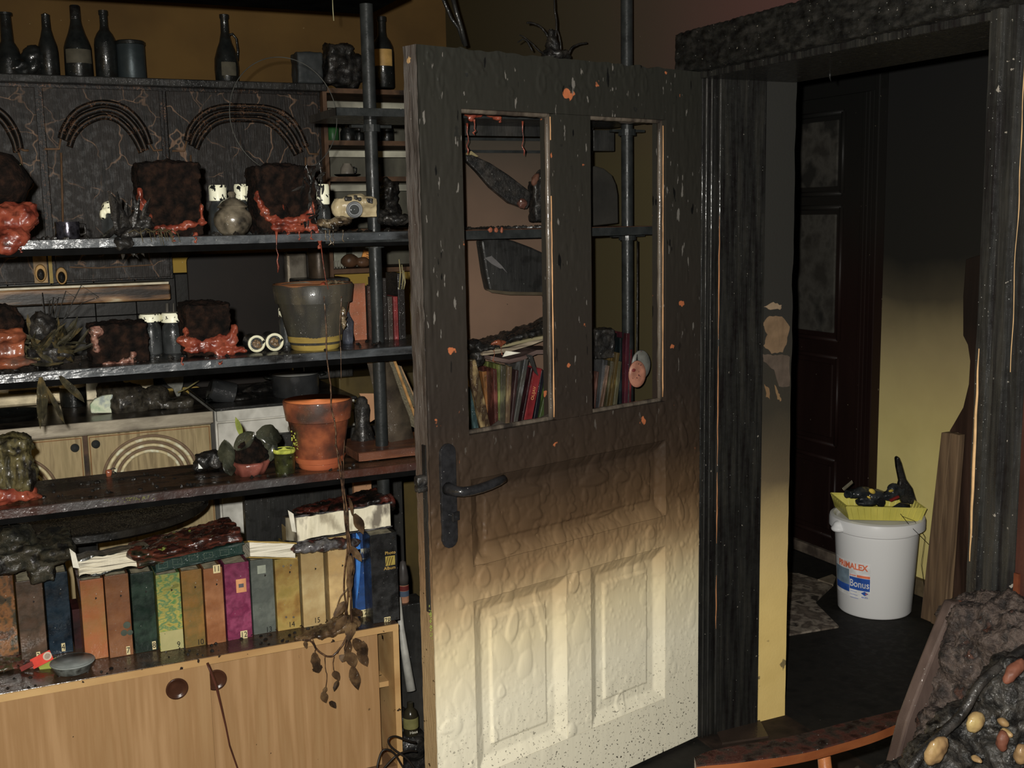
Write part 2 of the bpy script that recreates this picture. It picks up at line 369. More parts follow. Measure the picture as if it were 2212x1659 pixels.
# timber lining of the far reveal with its rebates, grooves
t = thing('trim_2', None, None, (HX, OY1, 0), kind='structure')
g = G(); g.bb((HX+.055, OY1-.02, 0), (HX+.222, OY1, 2.03)); g.build('lining_board', m_casing, t, bevel=.003)
g = G(); g.bb((HX+.0, OY1-.012, 0), (HX+.052, OY1+.004, 2.03)); g.build('rebate', m_casing, t, bevel=.003)
for k, x in enumerate((.012, .030, .06)):
    g = G(); g.tube([(HX+x, OY1-.018, z) for z in np.linspace(0.0, 2.02, 40)], [.0045*(1+.5*noise.noise(Vector((k, 0, z*6)))) for z in np.linspace(0, 2.02, 40)], 6); g.build('bead', m_char2, t, smooth=True)
g = G()
for z0, z1 in ((.35, .52), (.86, 1.22), (1.24, 1.6), (.62, .84)):
    g.tube([(HX+.056+.002*noise.noise(Vector((0, 1, z*20))), OY1-.0225, z) for z in np.linspace(z0, z1, 20)], [.0016*(.3+math.sin(math.pi*i/19)) for i in range(20)], 5)
g.build('bared_wood_streak', plain('bared_wood', S(170, 110, 60), .6), t, kind='stuff')
# casing round the opening on the room side: header block and two uprights
t = thing('trim_3', None, None, (HX, 2.2, 2.0), kind='structure')
g = G(); g.blob([('b', Vector((HX-.017, (1.60+2.822)/2, 2.058)), (.055, 1.225, .112)), ('b', Vector((HX-.01, 2.2, 2.105)), (.075, 1.21, .022))], voxel=.006, amp=.0035, ns=60); g.build('header_casing', m_header, t, smooth=True)
g = G(); g.bb((HX-.01, OY0, 1.985), (HX+.335, OY1, 2.03)); g.build('soffit', m_casing, t, bevel=.004)
g = G()
for (x, y, l) in ((HX+.3, 1.98, .06), (HX+.31, 1.965, .04), (HX+.29, 2.55, .02), (HX+.3, 2.0, .03)):
    g.tube([(x, y, 1.99), (x, y, 1.985-l*.5), (x, y-.004, 1.985-l)], [.014, .006, .0015], 7, flat=.4)
g.build('hanging_char_flake', m_char2, t, smooth=True, kind='stuff')
t = thing('trim_4', None, None, (HX, 1.66, 0), kind='structure')
prof = [(0, 0), (-.022, .004), (-.022, .03), (-.012, .034), (-.012, .05), (-.03, .056), (-.03, .078), (-.016, .083), (-.016, .105), (0, .11)]
for seg_ in range(1):
    g = G(); nz = 70; vs = []; k = len(prof)
    for i in range(nz+1):
        z = 2.2*i/nz
        for dx, dy in prof: vs.append((HX+dx+.0022*fbm(Vector((dy*60, dx*60, z*7))), OY0-dy, z))
    fs = [(i*k+j, i*k+j+1, (i+1)*k+j+1, (i+1)*k+j) for i in range(nz) for j in range(k-1)]
    g.add(vs, fs); g.bb((HX-.001, OY0-.11, 0), (HX+.03, OY0, 2.2)); g.build('moulded_casing', m_casing, t, smooth='auto')
g = G(); g.bb((HX, OY0-.03, 0), (HX+.345, OY0, 2.03)); g.build('lining_board', m_casing, t)
g = G()
zz = np.linspace(.86, 1.32, 30); g.tube([(HX-.023, OY0-.012-.002*noise.noise(Vector((0, 1, z*20))), z) for z in zz], [.0028*(.4+math.sin(math.pi*i/29)) for i in range(30)], 5)
zz = np.linspace(1.28, 1.95, 40); g.tube([(HX-.023, OY0-.094-.004*noise.noise(Vector((5, 1, z*9))), z) for z in zz], [.002*(.4+abs(noise.noise(Vector((1, 1, z*14))))) for z in zz], 5)
g.build('bared_wood_streak', plain('bared_wood2', S(190, 150, 95, 2.6), .6), t, kind='stuff')
g = G(); g.bb((HX-.006, OY0-.124, .0), (HX, OY0-.112, .86)); g.build('orange_wood_strip', mat('orange_wood', [S(124, 60, 28, 2.5), S(80, 42, 24, 2.5)], scale=20, rough=.4), t)
g = G(); g.bb((HX-.0, OY0, -.002), (HX+.34, OY1, .006)); struct(g, 'trim_5', mat('worn_threshold', [S(30, 24, 20), S(50, 38, 31), S(24, 20, 18)], scale=9, rough=.7, bump=.5))

# ---- hall beyond
XH = 3.5
g = G(); g.bb((XH, .3, 0), (XH+.1, 5.3, 2.85)); struct(g, 'wall_hall_far', m_hall)
g = G(); g.bb((HX+.34, 5.2, 0), (XH, 5.3, 2.85)); struct(g, 'wall_hall_end', m_black)
g = G(); g.bb((HX+.34, .2, 0), (XH, .3, 2.85)); struct(g, 'wall_hall_near', m_black)
t = thing('door_2', None, None, (XH, 4.2, 0), kind='structure')
y0, y1 = 3.70, 4.75
g = G(); g.bb((XH-.03, y0+.12, .05), (XH, y1, 2.1)); g.build('leaf', m_hdoor, t)
for (a, b_) in ((.0, .03), (.035, .06), (.068, .09), (.095, .12)):
    g = G(); g.bb((XH-.05+a*.2, y0+a, 0), (XH, y0+b_, 2.18)); g.build('architrave_moulding', m_hdoor, t, bevel=.004)
g = G(); g.bb((XH-.045, y0, 2.1), (XH, y1, 2.19)); g.build('lintel', m_hdoor, t, bevel=.004)
for (za, zb, pane) in ((.12, .48, 0), (.55, .95, 0), (1.03, 1.62, 0), (1.68, 2.03, 1)):
    ya, yb = y0+.23, y0+.72
    g = G(); r_ = .012
    for (p, q) in (((ya, za), (yb, za)), ((yb, za), (yb, zb)), ((yb, zb), (ya, zb)), ((ya, zb), (ya, za))):
        g.tube([(XH-.034, p[0], p[1]), (XH-.034, q[0], q[1])], r_, 6)
    g.build('panel_moulding', m_hdoor, t, smooth=True)
    g = G(); g.bb((XH-.04, ya+.03, za+.03), (XH-.028, yb-.03, zb-.03)); g.build('pane' if pane else 'panel', m_hglass if pane or za > 1 else m_hdoor, t, bevel=.006)
g = G(); g.bb((XH-.05, y0+.1, 0), (XH, y1, .05)); g.build('threshold', mat('dusty_threshold', [S(40, 33, 28, 5), S(75, 66, 56, 5)], scale=14, rough=.7), t, bevel=.004)
g = G(); g.bb((XH-.03, .3, 0), (XH, y0-.01, .07)); struct(g, 'baseboard_hall', plain('sooty_skirting', S(60, 50, 34, 5), .7), bevel=.004)

# ================================================================== THE BLISTERED DOOR
DD = Vector((math.sin(DAZ), math.cos(DAZ), 0)); DN = Vector((math.cos(DAZ), -math.sin(DAZ), 0))   # DN faces the camera
HG = Vector((HX-.004, HY, 0)); DW = .981; DZ0, DZ1 = .012, 2.003; DTH = .052
def dp(u, z, n=0): return HG - DD*u + Vector((0, 0, z)) + DN*n
door = thing('door_1', None, None, HG - DD*DW/2, kind='structure')
RES = .0035
NU, NZ = int(DW/RES)+4, int(2.01/RES)+4
rs = np.random.RandomState(3)
Hf = np.zeros((NU, NZ)); UU, ZZ = np.meshgrid(np.arange(NU)*RES, np.arange(NZ)*RES, indexing='ij')
def blister(u, z, ru, rz, h, ang=0, rim=2.2, dent=0):
    k = 1.25*max(ru, rz); i0, i1 = max(0, int((u-k)/RES)), min(NU, int((u+k)/RES)+2); j0, j1 = max(0, int((z-k)/RES)), min(NZ, int((z+k)/RES)+2)
    if i1 <= i0 or j1 <= j0: return
    du = UU[i0:i1, j0:j1]-u; dz = ZZ[i0:i1, j0:j1]-z
    a = du*math.cos(ang)+dz*math.sin(ang); b = -du*math.sin(ang)+dz*math.cos(ang)
    # taper upward so that bubbles hang like drops
    ww = ru*(1-.3*np.clip(b/rz, -1, 1))
    q = (a/ww)**2+(b/rz)**2
    d = np.clip(1-q, 0, 1)**(1/rim)*h
    if dent: d = d-dent*h*np.clip(1-q*2.2, 0, 1)
    Hf[i0:i1, j0:j1] = np.maximum(Hf[i0:i1, j0:j1], d)
for _ in range(5200):                          # small bubbles everywhere in the scorched band
    z = rs.uniform(.2, 1.2); dens = math.exp(-((z-.85)/.3)**2)+.25*(z < .6)
    if rs.rand() > dens: continue
    r = rs.uniform(.003, .007); blister(rs.uniform(0, DW), z, r, r*rs.uniform(1, 1.8), rs.uniform(.0005, .0014)*(1 if z > .5 else .7))
for _ in range(620):                            # middle sized
    z = rs.uniform(.16, 1.1); u = rs.uniform(0.01, DW-.01)
    pr = (.8 if z > .62 else .3)*(1 if u > .45 or z > .5 else .3)
    if rs.rand() > pr: continue
    r = rs.uniform(.008, .02); blister(u, z, r, r*rs.uniform(1, 2.4), rs.uniform(.0012, .003)*(1 if z > .55 else .6), rs.uniform(-.3, .3), 2.4, .5*(rs.rand() < .2))
for _ in range(85):                             # big soft ones, pulled down
    z = rs.uniform(.2, .98); u = rs.uniform(.03, DW-.03)
    if z < .6 and u < .45 and rs.rand() < .85: continue
    if z < .6 and rs.rand() < .5: continue
    r = rs.uniform(.016, .032); blister(u, z, r, r*rs.uniform(1, 2.3), rs.uniform(.0015, .004), rs.uniform(-.4, .4), 1.6, .6*(rs.rand() < .3))
for (px, py, ru, rz, h) in ((1140, 1060, .06, .02, .007), (1290, 1035, .055, .022, .008), (1350, 1030, .03, .018, .006), (1180, 1230, .035, .03, .006), (1045, 1245, .022, .03, .007), (1240, 1255, .017, .034, .009),
                            (1405, 1150, .02, .022, .007), (1475, 940, .016, .045, .009), (1470, 1100, .012, .04, .006), (1115, 1350, .02, .05, .007), (1175, 1330, .012, .09, .006), (960, 1370, .018, .03, .005),
                            (970, 1570, .03, .02, .006), (1075, 1590, .012, .03, .005), (1090, 1495, .015, .02, .006), (1060, 1210, .045, .012, .007), (1110, 1185, .03, .013, .007), (1310, 1110, .05, .011, .006), (1240, 900+200, .02, .013, .006), (1160, 1110, .03, .02, .006)):
    v = ray(px, py); tt = DN.dot(HG-CAM)/DN.dot(v); p = CAM+v*tt; u = -(p-HG).dot(DD)
    blister(u, p.z, ru, rz, h*.75, rs.uniform(-.25, .25), 1.7, .35)
# charred crust above the blistering: vertical grain and chips
for _ in range(260):
    z = rs.uniform(1.0, 2.0); u = rs.choice([rs.uniform(0, DW), rs.uniform(.86, DW), rs.uniform(0, .14)])
    blister(u, z, rs.uniform(.003, .014), rs.uniform(.01, .04), rs.uniform(.0003, .0012), 0, 2)
for _ in range(46):
    z = 2.0-abs(rs.normal(0, .05)); blister(rs.uniform(.2, DW), z, rs.uniform(.008, .022), rs.uniform(.01, .035), rs.uniform(.001, .003), 0, 3, .8)
def nz_grid(su, sz, seed):
    r2 = np.random.RandomState(seed); a, b = int(NU*RES*su)+4, int(NZ*RES*sz)+4; gg = r2.rand(a, b)
    x = UU*su; y = ZZ*sz; xi = x.astype(int); yi = y.astype(int); fx = x-xi; fy = y-yi; fx = fx*fx*(3-2*fx); fy = fy*fy*(3-2*fy)
    return gg[xi, yi]*(1-fx)*(1-fy)+gg[xi+1, yi]*fx*(1-fy)+gg[xi, yi+1]*(1-fx)*fy+gg[xi+1, yi+1]*fx*fy
Hf *= 1+.55*np.exp(-((ZZ-.8)/.2)**2)
Hf += .0007*nz_grid(14, 10, 1)+.0003*nz_grid(120, 25, 2)
edge = np.clip((UU-.93)/.05, 0, 1)*np.clip((ZZ-.95)/.2, 0, 1)
Hf += edge*(.004*nz_grid(160, 14, 5)-.001)+np.clip((ZZ-1.2)/.3, 0, 1)*.0006*nz_grid(200, 40, 6)
def hsmp(u, z): return Hf[min(NU-1, max(0, int(u/RES+.5))), min(NZ-1, max(0, int(z/RES+.5)))]

CREAM = [(.0, S(222, 216, 192, 3.1), 1), (.35, S(228, 220, 192, 3.1), 1), (.52, S(212, 196, 154, 3.1), 1), (.62, S(180, 154, 110, 3.05), 1), (.70, S(136, 108, 72, 3.05), 1),
         (.80, S(88, 66, 43, 3.0), 1), (.93, S(58, 45, 34, 3.0), 1), (1.12, S(46, 39, 34, 3), 1), (1.5, S(46, 43, 38, 3), 1), (2.0, S(40, 40, 35, 3), 1)]
m_paint = mat('scorched_cream_gloss_paint', [S(214, 208, 186, 3.05)], rough=.42, wet=.1, bump=.12, bscale=200, stretch=(1, 1, .25), grad=(CREAM, .07, 5),
              speck=[((.02, .016, .012), 150, .635, .42, .1), ((.015, .015, .014), 26, .70, 1.5, 1.95), (S(170, 92, 46), 19, .70, .9, 1.0), (S(104, 100, 94), 75, .67, 1.0, 1.15, 'm'), ((.006, .006, .006), 40, .69, 1.15, 1.3, 'm')])  # grey vertical streaks put silvery highlights along scratches into the colour
m_paintpanel = m_paint
m_edge = mat('splintered_door_edge', [S(50, 44, 42, 2.7), S(104, 98, 94, 2.7), S(66, 54, 48, 2.7)], scale=14, stretch=(4, 4, .3), rough=.35, wet=.15, bump=1.2, bscale=70, sparkle=.3,
             grad=([(.0, S(172, 148, 104, 2.8), 1), (.55, S(165, 138, 96, 2.8), 1), (.72, S(140, 108, 74, 2.8), 1), (.95, S(90, 68, 50, 2.8), .7), (1.15, S(90, 80, 70, 2.8), .3), (2, S(80, 76, 70, 2.8), .2)], .08, 8),
             speck=[((.03, .02, .01), 60, .68, .9, .7), (S(190, 150, 95, 2.7), 22, .70)])
def panel_piece(u0, u1, z0, z1, name, prof=None, fine=RES*1.0, mtl=None, hs=1, wav=0):
    """a board of the door whose face carries the blister relief; prof(u,z)->base height"""
    nu = max(2, int(round((u1-u0)/fine))); nz = max(2, int(round((z1-z0)/fine)))
    us = np.linspace(u0+.0004, u1-.0004, nu+1); zs = np.linspace(z0+.0004, z1-.0004, nz+1)
    iu = np.clip((us/RES+.5).astype(int), 0, NU-1); iz = np.clip((zs/RES+.5).astype(int), 0, NZ-1)
    hh = Hf[np.ix_(iu, iz)]*hs
    vs = []
    for i, u in enumerate(us):
        for j, z in enumerate(zs):
            n = hh[i, j]+(prof(u, z) if prof else 0)
            zo = wav*noise.noise(Vector((u*25, 0, 4)))*(j == nz) if wav else 0
            vs.append(dp(u, z+zo, n))
    k = nz+1
    fs = [(i*k+j, i*k+j+1, (i+1)*k+j+1, (i+1)*k+j) for i in range(nu) for j in range(nz)]
    # rim and back
    ring = [i*k for i in range(nu+1)]+[nu*k+j for j in range(1, nz+1)]+[i*k+nz for i in range(nu-1, -1, -1)]+[j for j in range(nz-1, 0, -1)]
    o = len(vs)
    for q in ring:
        i, j = divmod(q, k); vs.append(dp(us[i], zs[j], -DTH))
    m_ = len(ring)
    fs += [(ring[a], ring[(a+1) % m_], o+(a+1) % m_, o+a) for a in range(m_)]
    fs.append(tuple(range(o, o+m_)))
    g = G(); g.add(vs, fs); return g.build(name, mtl or m_paint, door, smooth='auto')
def field(ua, ub, za, zb, w_=.032, d=.017, f=.05):
    def p(u, z):
        e = min(u-ua, ub-u, z-za, zb-z)
        if e < w_: return -d*min(1, e/w_*1.05)
        if e > f: return -d+min(.005, (e-f)*.8)
        return -d
    return p
panel_piece(.858, DW, DZ0, DZ1, 'stile'); panel_piece(0, .148, DZ0, DZ1, 'stile')
panel_piece(.148, .858, 1.865, DZ1, 'top_rail', wav=.006)
panel_piece(.437, .566, 1.078, 1.865, 'mullion')
panel_piece(.148, .858, .965, 1.078, 'lock_rail')
panel_piece(.148, .858, .742, .965, 'panel', field(.148, .858, .742, .965))
panel_piece(.148, .858, .65, .742, 'middle_rail')
panel_piece(.45, .541, .18, .65, 'mullion')
panel_piece(.541, .858, .18, .65, 'panel', field(.541, .858, .18, .65, .036, .018, .06))
panel_piece(.148, .45, .18, .65, 'panel', field(.148, .45, .18, .65, .036, .018, .06))
panel_piece(.148, .858, DZ0, .18, 'bottom_rail')
# lock edge, rough with splintered char
g = G(); n1, n2 = 6, 200; vs = []
for i in range(n1+1):
    for j in range(n2+1):
        z = DZ0+(DZ1-DZ0)*j/n2; rough = .0025 if z > .6 else .001
        vs.append(dp(DW+.003+rough*fbm(Vector((i*.9, 3, z*28))), z, .0015-(DTH+.002)*i/n1))
k = n2+1; g.add(vs, [(i*k+j, i*k+j+1, (i+1)*k+j+1, (i+1)*k+j) for i in range(n1) for j in range(n2)])
vs = [dp(DW-.001, DZ0, .0), dp(DW-.001, DZ1, .0), dp(DW-.001, DZ1, -DTH), dp(DW-.001, DZ0, -DTH)]
g.build('lock_edge', m_edge, door, smooth=True)
g = G(); g.box(dp(DW+.004, .86, -.014), (.004, .016, .42), Matrix.Rotation(-(DAZ-math.pi/2), 3, 'Z')); g.build('lock_faceplate', m_char2, door, bevel=.001)
g = G(); g.blob([('b', dp(DW+.012, .975, -.018), (.03, .022, .04))], voxel=.004, amp=.003, ns=100); g.build('latch_bolt', m_char, door, smooth=True)
# glazing beads
m_bead = mat('scorched_glazing_bead', [S(60, 52, 45), S(96, 86, 74), S(45, 40, 36)], scale=20, stretch=(1, 1, .15), rough=.45, wet=.2, bump=.8, sparkle=.3)
m_beadwood = plain('bared_bead_wood', S(190, 140, 88, 3.1), .5)
for (ua, ub) in ((.566, .858), (.148, .437)):
    for (p, q) in (((ua, 1.078), (ua, 1.865)), ((ub, 1.078), (ub, 1.865)), ((ua, 1.08), (ub, 1.08)), ((ua, 1.863), (ub, 1.863))):
        vert = p[0] == q[0]; s_ = 1 if p[0] == ua else -1
        pts = [dp(p[0]+(q[0]-p[0])*i/24+(s_*.004 if vert else 0), p[1]+(q[1]-p[1])*i/24, -.02+.0015*noise.noise(Vector((i, p[0]*9, p[1])))) for i in range(25)]
        g = G(); g.tube(pts, [.0075*(1+.25*noise.noise(Vector((i*.7, q[0]*7, q[1])))) for i in range(25)], 7); g.build('glazing_bead', m_bead, door, smooth=True)
for (u, za, zb) in ((.566, 1.085, 1.66), (.148, 1.09, 1.85), (.566, 1.80, 1.858)):
    g = G(); g.tube([dp(u+.003, z, -.008+.001*noise.noise(Vector((0, 0, z*30)))) for z in np.linspace(za, zb, 30)], [.0026*(.6+.5*abs(noise.noise(Vector((u, 0, z*11))))) for z in np.linspace(za, zb, 30)], 5)
    g.build('bared_wood_edge', m_beadwood, door, smooth=True)
# broken, smoked panes left in the openings
m_pane = mat('smoked_broken_glass', [S(52, 46, 41), S(62, 56, 50)], scale=15, rough=.35, bump=.15)
def shard(pix, name='broken_pane', n=-.022):
    pts = []
    for px, py in pix:
        v = ray(px, py); tt = DN.dot(HG+DN*n-CAM)/DN.dot(v); pts.append(CAM+v*tt)
    g = G(); g.prism(pts, -DN*.003); return g.build(name, m_pane, door)
shard([(1012, 945), (1030, 930), (1062, 920), (1078, 908), (1092, 915), (1118, 917), (1135, 912), (1160, 908), (1172, 900), (1192, 890), (1208, 903), (1208, 915), (1012, 950)])
shard([(1280, 893), (1300, 890), (1335, 880), (1360, 872), (1400, 866), (1443, 862), (1443, 875), (1280, 906)])
shard([(1278, 248), (1443, 262), (1438, 260), (1400, 260), (1362, 267), (1342, 266), (1322, 254), (1296, 251), (1290, 261), (1278, 256)])
shard([(1154, 244), (1200, 248), (1200, 262), (1162, 254)])
# handle set
m_handle = mat('sooted_black_handle', [(.012, .012, .013), (.022, .022, .024)], scale=60, rough=.3, wet=.1, bump=.3, sparkle=.4)
hs_ = thing('door_handle', None, None, (0, 0, 0)); hs_.parent = door; hs_.location = dp(.93, .94, 0)-door.location
def rounded(u, za, zb, w_, n0, n1, seg=8):
    pts = [dp(u+w_/2*math.cos(a), zb-w_/2+w_/2*math.sin(a), n0) for a in np.linspace(0, math.pi, seg)]
    pts += [dp(u+w_/2*math.cos(a), za+w_/2+w_/2*math.sin(a), n0) for a in np.linspace(math.pi, 2*math.pi, seg)]
    return G().prism(pts, DN*(n1-n0))
rounded(.929, .806, 1.068, .047, -.001, .0085).build('backplate', m_handle, hs_, bevel=.002)
pts = [dp(.934, .957, .006), dp(.934, .957, .03), dp(.932, .956, .045), dp(.922, .955, .054), dp(.9, .954, .056), dp(.87, .955, .056), dp(.84, .958, .055), dp(.81, .962, .052), dp(.79, .966, .05)]
G().tube(pts, [.017, .014, .013, .0125, .0125, .0125, .0125, .012, .0105], 12).build('lever', m_handle, hs_, smooth=True)
g = G(); g.box(dp(.922, .888, .022), (.026, .006, .022), Matrix.Rotation(-(DAZ-math.pi/2)+.3, 3, 'Z')); g.tube([dp(.925, .888, .008), dp(.925, .888, .03)], .004, 8); g.build('key', m_handle, hs_, bevel=.001)
# green moss like residue on the lock edge
g = G()
for _ in range(40): p = dp(DW+.006, rnd.gauss(.63, .02), rnd.uniform(-.01, .0)); g.lathe(p, [(0, -.002), (.002, 0), (0, .002)], 5)
g.build('green_residue', plain('green_residue', S(140, 150, 50, 2.8), .7), door, kind='stuff')
#OBJECTS
# ================================================================== SHELF UNIT (room divider)
YF, YB, YP = 2.78, 3.06, 2.92
Z1, Z2, Z3, Z4, ZT = 1.577, 1.279, .967, 1.885, 2.182
su = thing('shelf_unit', 'charred room divider of open plank shelves on sooty round metal poles', 'shelves', (.9, YP, 0))
def plank(x0, x1, z, th=.02, mt=m_plank, emt=m_plankedge, name='shelf_board', batten=True, y0=YF, y1=YB, rag=.002):
    n = max(6, int((x1-x0)/.02)); g = G(); vs = []
    for i in range(n+1):
        x = x0+(x1-x0)*i/n; wv = rag*fbm(Vector((x*22, z*7, 0)))
        vs += [(x, y0+wv, z-th), (x, y0+wv*.4, z), (x, y1, z), (x, y1, z-th)]
    fs = [(i*4+a, (i+1)*4+a, (i+1)*4+(a+1) % 4, i*4+(a+1) % 4) for i in range(n) for a in range(4)]+[(0, 1, 2, 3), (n*4+3, n*4+2, n*4+1, n*4)]
    g.add(vs, fs); o = g.build(name, mt, su)
    vs = []
    for i in range(n+1):
        x = x0+(x1-x0)*i/n; wv = rag*fbm(Vector((x*22, z*7, 0)))
        vs += [(x, y0+wv-.003, z-th+.001*noise.noise(Vector((x*50, 1, 1)))), (x, y0+wv*.4-.002, z-.001), (x, y0+.004, z+.0006), (x, y0+.004, z-th)]
    g = G(); g.add(vs, fs); g.build('edge_strip', emt, o)
    if batten:
        g = G(); g.bb((x0, y0+.006, z-th-.016), (x1, y0+.03, z-th)); g.build('batten', m_black, o)
    return o
plank(-.42, 1.03, Z1); plank(-.42, 1.12, Z2, emt=m_plankedge)
plank(-.42, 1.14, Z3, mt=m_brownplank, emt=m_browngedge)
plank(-.42, 1.03, ZT, mt=m_black, emt=m_black, batten=False)
plank(.85, 1.785, Z4+.003, th=.02, mt=m_char2, emt=m_sootmetal, batten=False, y0=YF+.03)
plank(.80, 1.785, Z1-.002, th=.024, mt=m_redboard, emt=m_sootmetal, batten=False, y0=YF+.004)
plank(.885, 1.785, Z3+.026, th=.022, mt=m_redboard, emt=m_redboard, batten=False, y0=YF+.07)
for x, zt in ((.975, 2.85), (1.762, 2.85)):
    g = G(); g.tube([(x, YP, 0), (x, YP, zt)], .0175, 20); p = g.build('pole', m_sootmetal, su, smooth='auto')
    for z in ((Z4-.036, Z1-.032)):
        g = G(); g.tube([(x, YP, z-.012), (x, YP, z+.006)], .026, 16); g.bb((x-.055, YP-.01, z-.002), (x+.055, YP+.01, z+.005)); g.build('bracket', m_sootmetal, p)
g = G(); g.bb((1.13, YB-.012, .95), (1.715, YB-.004, 1.835)); bp_ = g.build('back_panel', mat('heat_bleached_back_panel', [S(84, 64, 50, 3.2), S(104, 80, 62, 3.2)], scale=3, rough=.8, bump=.08, grad=([(1.2, S(110, 84, 66, 3.2), 0), (1.62, S(70, 56, 45, 3.2), .7), (1.8, S(50, 44, 36, 3.2), 1)], .2, 4),
    speck=[(S(30, 24, 20), 110, .73)]), su)
for z in (1.835, 1.80):
    g = G(); g.bb((1.13, YB-.02, z-.008), (1.715, YB-.004, z)); g.build('panel_seam', m_sootmetal, su)
g = G(); g.bb((1.13, YB-.022, 1.84), (1.715, YB-.002, 1.9)); g.build('top_panel', m_char2, su)
# ================================================================== BOOKCASE
BT = .53; BF = 2.785
bc = thing('low_bookcase', 'low pale oak bookcase with two sliding doors under the numbered albums', 'bookcase', (.25, 2.95, 0))
g = G(); g.bb((-.55, BF, BT-.018), (.957, BF+.34, BT)); tp = g.build('top_board', m_woodtop, bc, bevel=.001)
g = G(); g.bb((-.55, BF-.004, BT-.019), (.957, BF, BT-.001)); g.build('board_edge', m_woodedge, tp)
g = G(); g.bb((.941, BF-.003, 0), (.957, BF+.34, BT-.018)); g.build('side_board', m_woodedge, bc)
g = G(); g.bb((-.55, BF, 0), (-.534, BF+.34, BT-.018)); g.build('side_board', m_woodedge, bc)
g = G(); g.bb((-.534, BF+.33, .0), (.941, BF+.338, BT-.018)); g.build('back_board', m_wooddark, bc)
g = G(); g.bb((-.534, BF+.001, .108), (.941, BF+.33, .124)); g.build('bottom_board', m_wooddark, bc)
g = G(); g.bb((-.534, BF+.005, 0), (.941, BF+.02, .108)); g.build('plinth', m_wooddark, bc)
g = G(); g.bb((.80, BF+.05, .335), (.941, BF+.33, .35)); g.build('inner_shelf', m_woodedge, bc)
for (xa, xb, yo, px, py) in ((-.534, .455, .003, 382, 1487), (.437, .905, .021, 466, 1468)):
    g = G(); g.bb((xa, BF+yo, .126), (xb, BF+yo+.014, BT-.02)); d = g.build('sliding_door', m_woodfront, bc, bevel=.0008)
    c = at(px, py, 'y', BF+yo); R = Matrix.Rotation(math.pi/2, 3, 'X')
    g = G(); g.lathe(c, [(.0265, 0), (.0275, .004), (.024, .005), (.021, .001), (.012, .0006), (0, .0006)], 32, R)
    g.build('recessed_pull', plain('dark_brown_pull', (.045, .018, .01), .25), d, smooth=True)
# strap hanging down the doors
pts = [at(448, 1432, 'y', BF-.006), at(456, 1450, 'y', BF-.008), at(467, 1480, 'y', BF-.008), at(479, 1530, 'y', BF-.008), at(488, 1570, 'y', BF-.008), at(496, 1610, 'y', BF-.008), at(515, 1665, 'y', BF-.008), at(535, 1705, 'y', BF-.008)]
g = G(); g.tube(pts, [.009, .0105, .01, .008, .0065, .006, .006, .006], 8, flat=.35)
g.build('hanging_strap', mat('rust_brown_strap', [(.05, .018, .012), (.09, .03, .02)], rough=.4), None, smooth=True, label='dark red-brown strap hanging down between the two sliding doors', cat='strap')

# ---- numbered albums
BY = 2.885
numm = plain('cream_number_sticker', S(196, 180, 130), .6); ink = plain('black_ink', (.01, .01, .01), .6, bump=0)
def album(pxl, pxr, pyt, pyb, cols, num, label, d=.2, fnt=None, numy=None, numx=None, lean=0, numlab=True, extra=None, scale=14, streakm=(1, 1, 1), y=None, seed=0, dark=None):
    y = y or at((pxl+pxr)/2, pyb, 'z', BT).y
    a = at(pxl, pyb, 'y', y); b = at(pxr, pyb, 'y', y); top = at((pxl+pxr)/2, pyt, 'y', y).z
    x0, x1 = a.x+.0008, b.x-.0008; h = top-BT
    mname = 'album_'+label.split()[0]+str(pxl)
    dkc = tuple(c*.3 for c in cols[0])
    mt = mat(mname, [tuple(c*.88 for c in q) for q in cols]+[tuple(c*.45 for c in cols[-1])], scale=scale, stretch=streakm, rough=.45, wet=.2, bump=.4, bscale=90, sparkle=.9,
             grad=([(.5, dkc, .0), (.6, dkc, .05), (.68, dkc, .35), (.75, dkc, .6)], .12, 18), speck=[((.012, .01, .008), 55, .7)])
    t = thing('photo_album', label, 'album', ((x0+x1)/2, y, BT), 'numbered albums on the bookcase')
    dk = mat(mname+'s', [tuple(c*.35 for c in cols[0])], rough=.5)
    g = G(); g.bb((x0, y, BT), (x1, y+.006, top)); sp_ = g.build('spine', mt, t, bevel=.0015)
    for xx in ((x0, x0+.0035), (x1-.0035, x1)):
        g = G(); g.bb((xx[0], y+.004, BT), (xx[1], y+d, top)); g.build('cover_board', mt if xx[0] == x0 else dk, t, bevel=.001)
    g = G(); g.bb((x0+.0036, y+.007, BT+.006), (x1-.0036, y+d-.006, top-.008)); g.build('pages', m_pages, t)
    if num:
        c = at(numx or (pxl+pxr)/2, numy, 'y', y-.0012); s_ = mpp(c)
        wd = (.0085 if len(num) == 1 else .017)
        if numlab:
            q = G(); q.box(c, (wd*1.05, .0006, .0215)); q = q.build('number_label', numm, sp_)
        text(num, .021, ink, sp_ if not numlab else q, c-Vector((0, .0006, 0)), sx=.85)
    if lean:
        t.rotation_euler = (0, lean, 0)
    if extra: extra(t, sp_, x0, x1, y, top)
    return t
m_pages = mat('page_block', [S(120, 112, 90), S(170, 160, 130)], scale=60, stretch=(1, 1, 8), rough=.8, bump=.4)
def quad_label(px, py, w_, h_, mt, nm='sticker', yo=.0012):
    def f(t, sp_, x0, x1, y, top):
        c = at(px, py, 'y', y-yo); G().box(c, (w_, .0006, h_)).build(nm, mt, sp_)
    return f
album(-12, 44, 1242, 1428, [S(110, 66, 32), S(58, 50, 38), S(140, 90, 42), S(60, 60, 45)], None, 'orange and brown chequered album at the far left of the row', scale=22, seed=1)
album(47, 106, 1252, 1432, [S(82, 62, 48), S(64, 52, 40), S(96, 74, 58)], '3', 'taupe brown album bearing the number 3', numy=1417, numx=83)
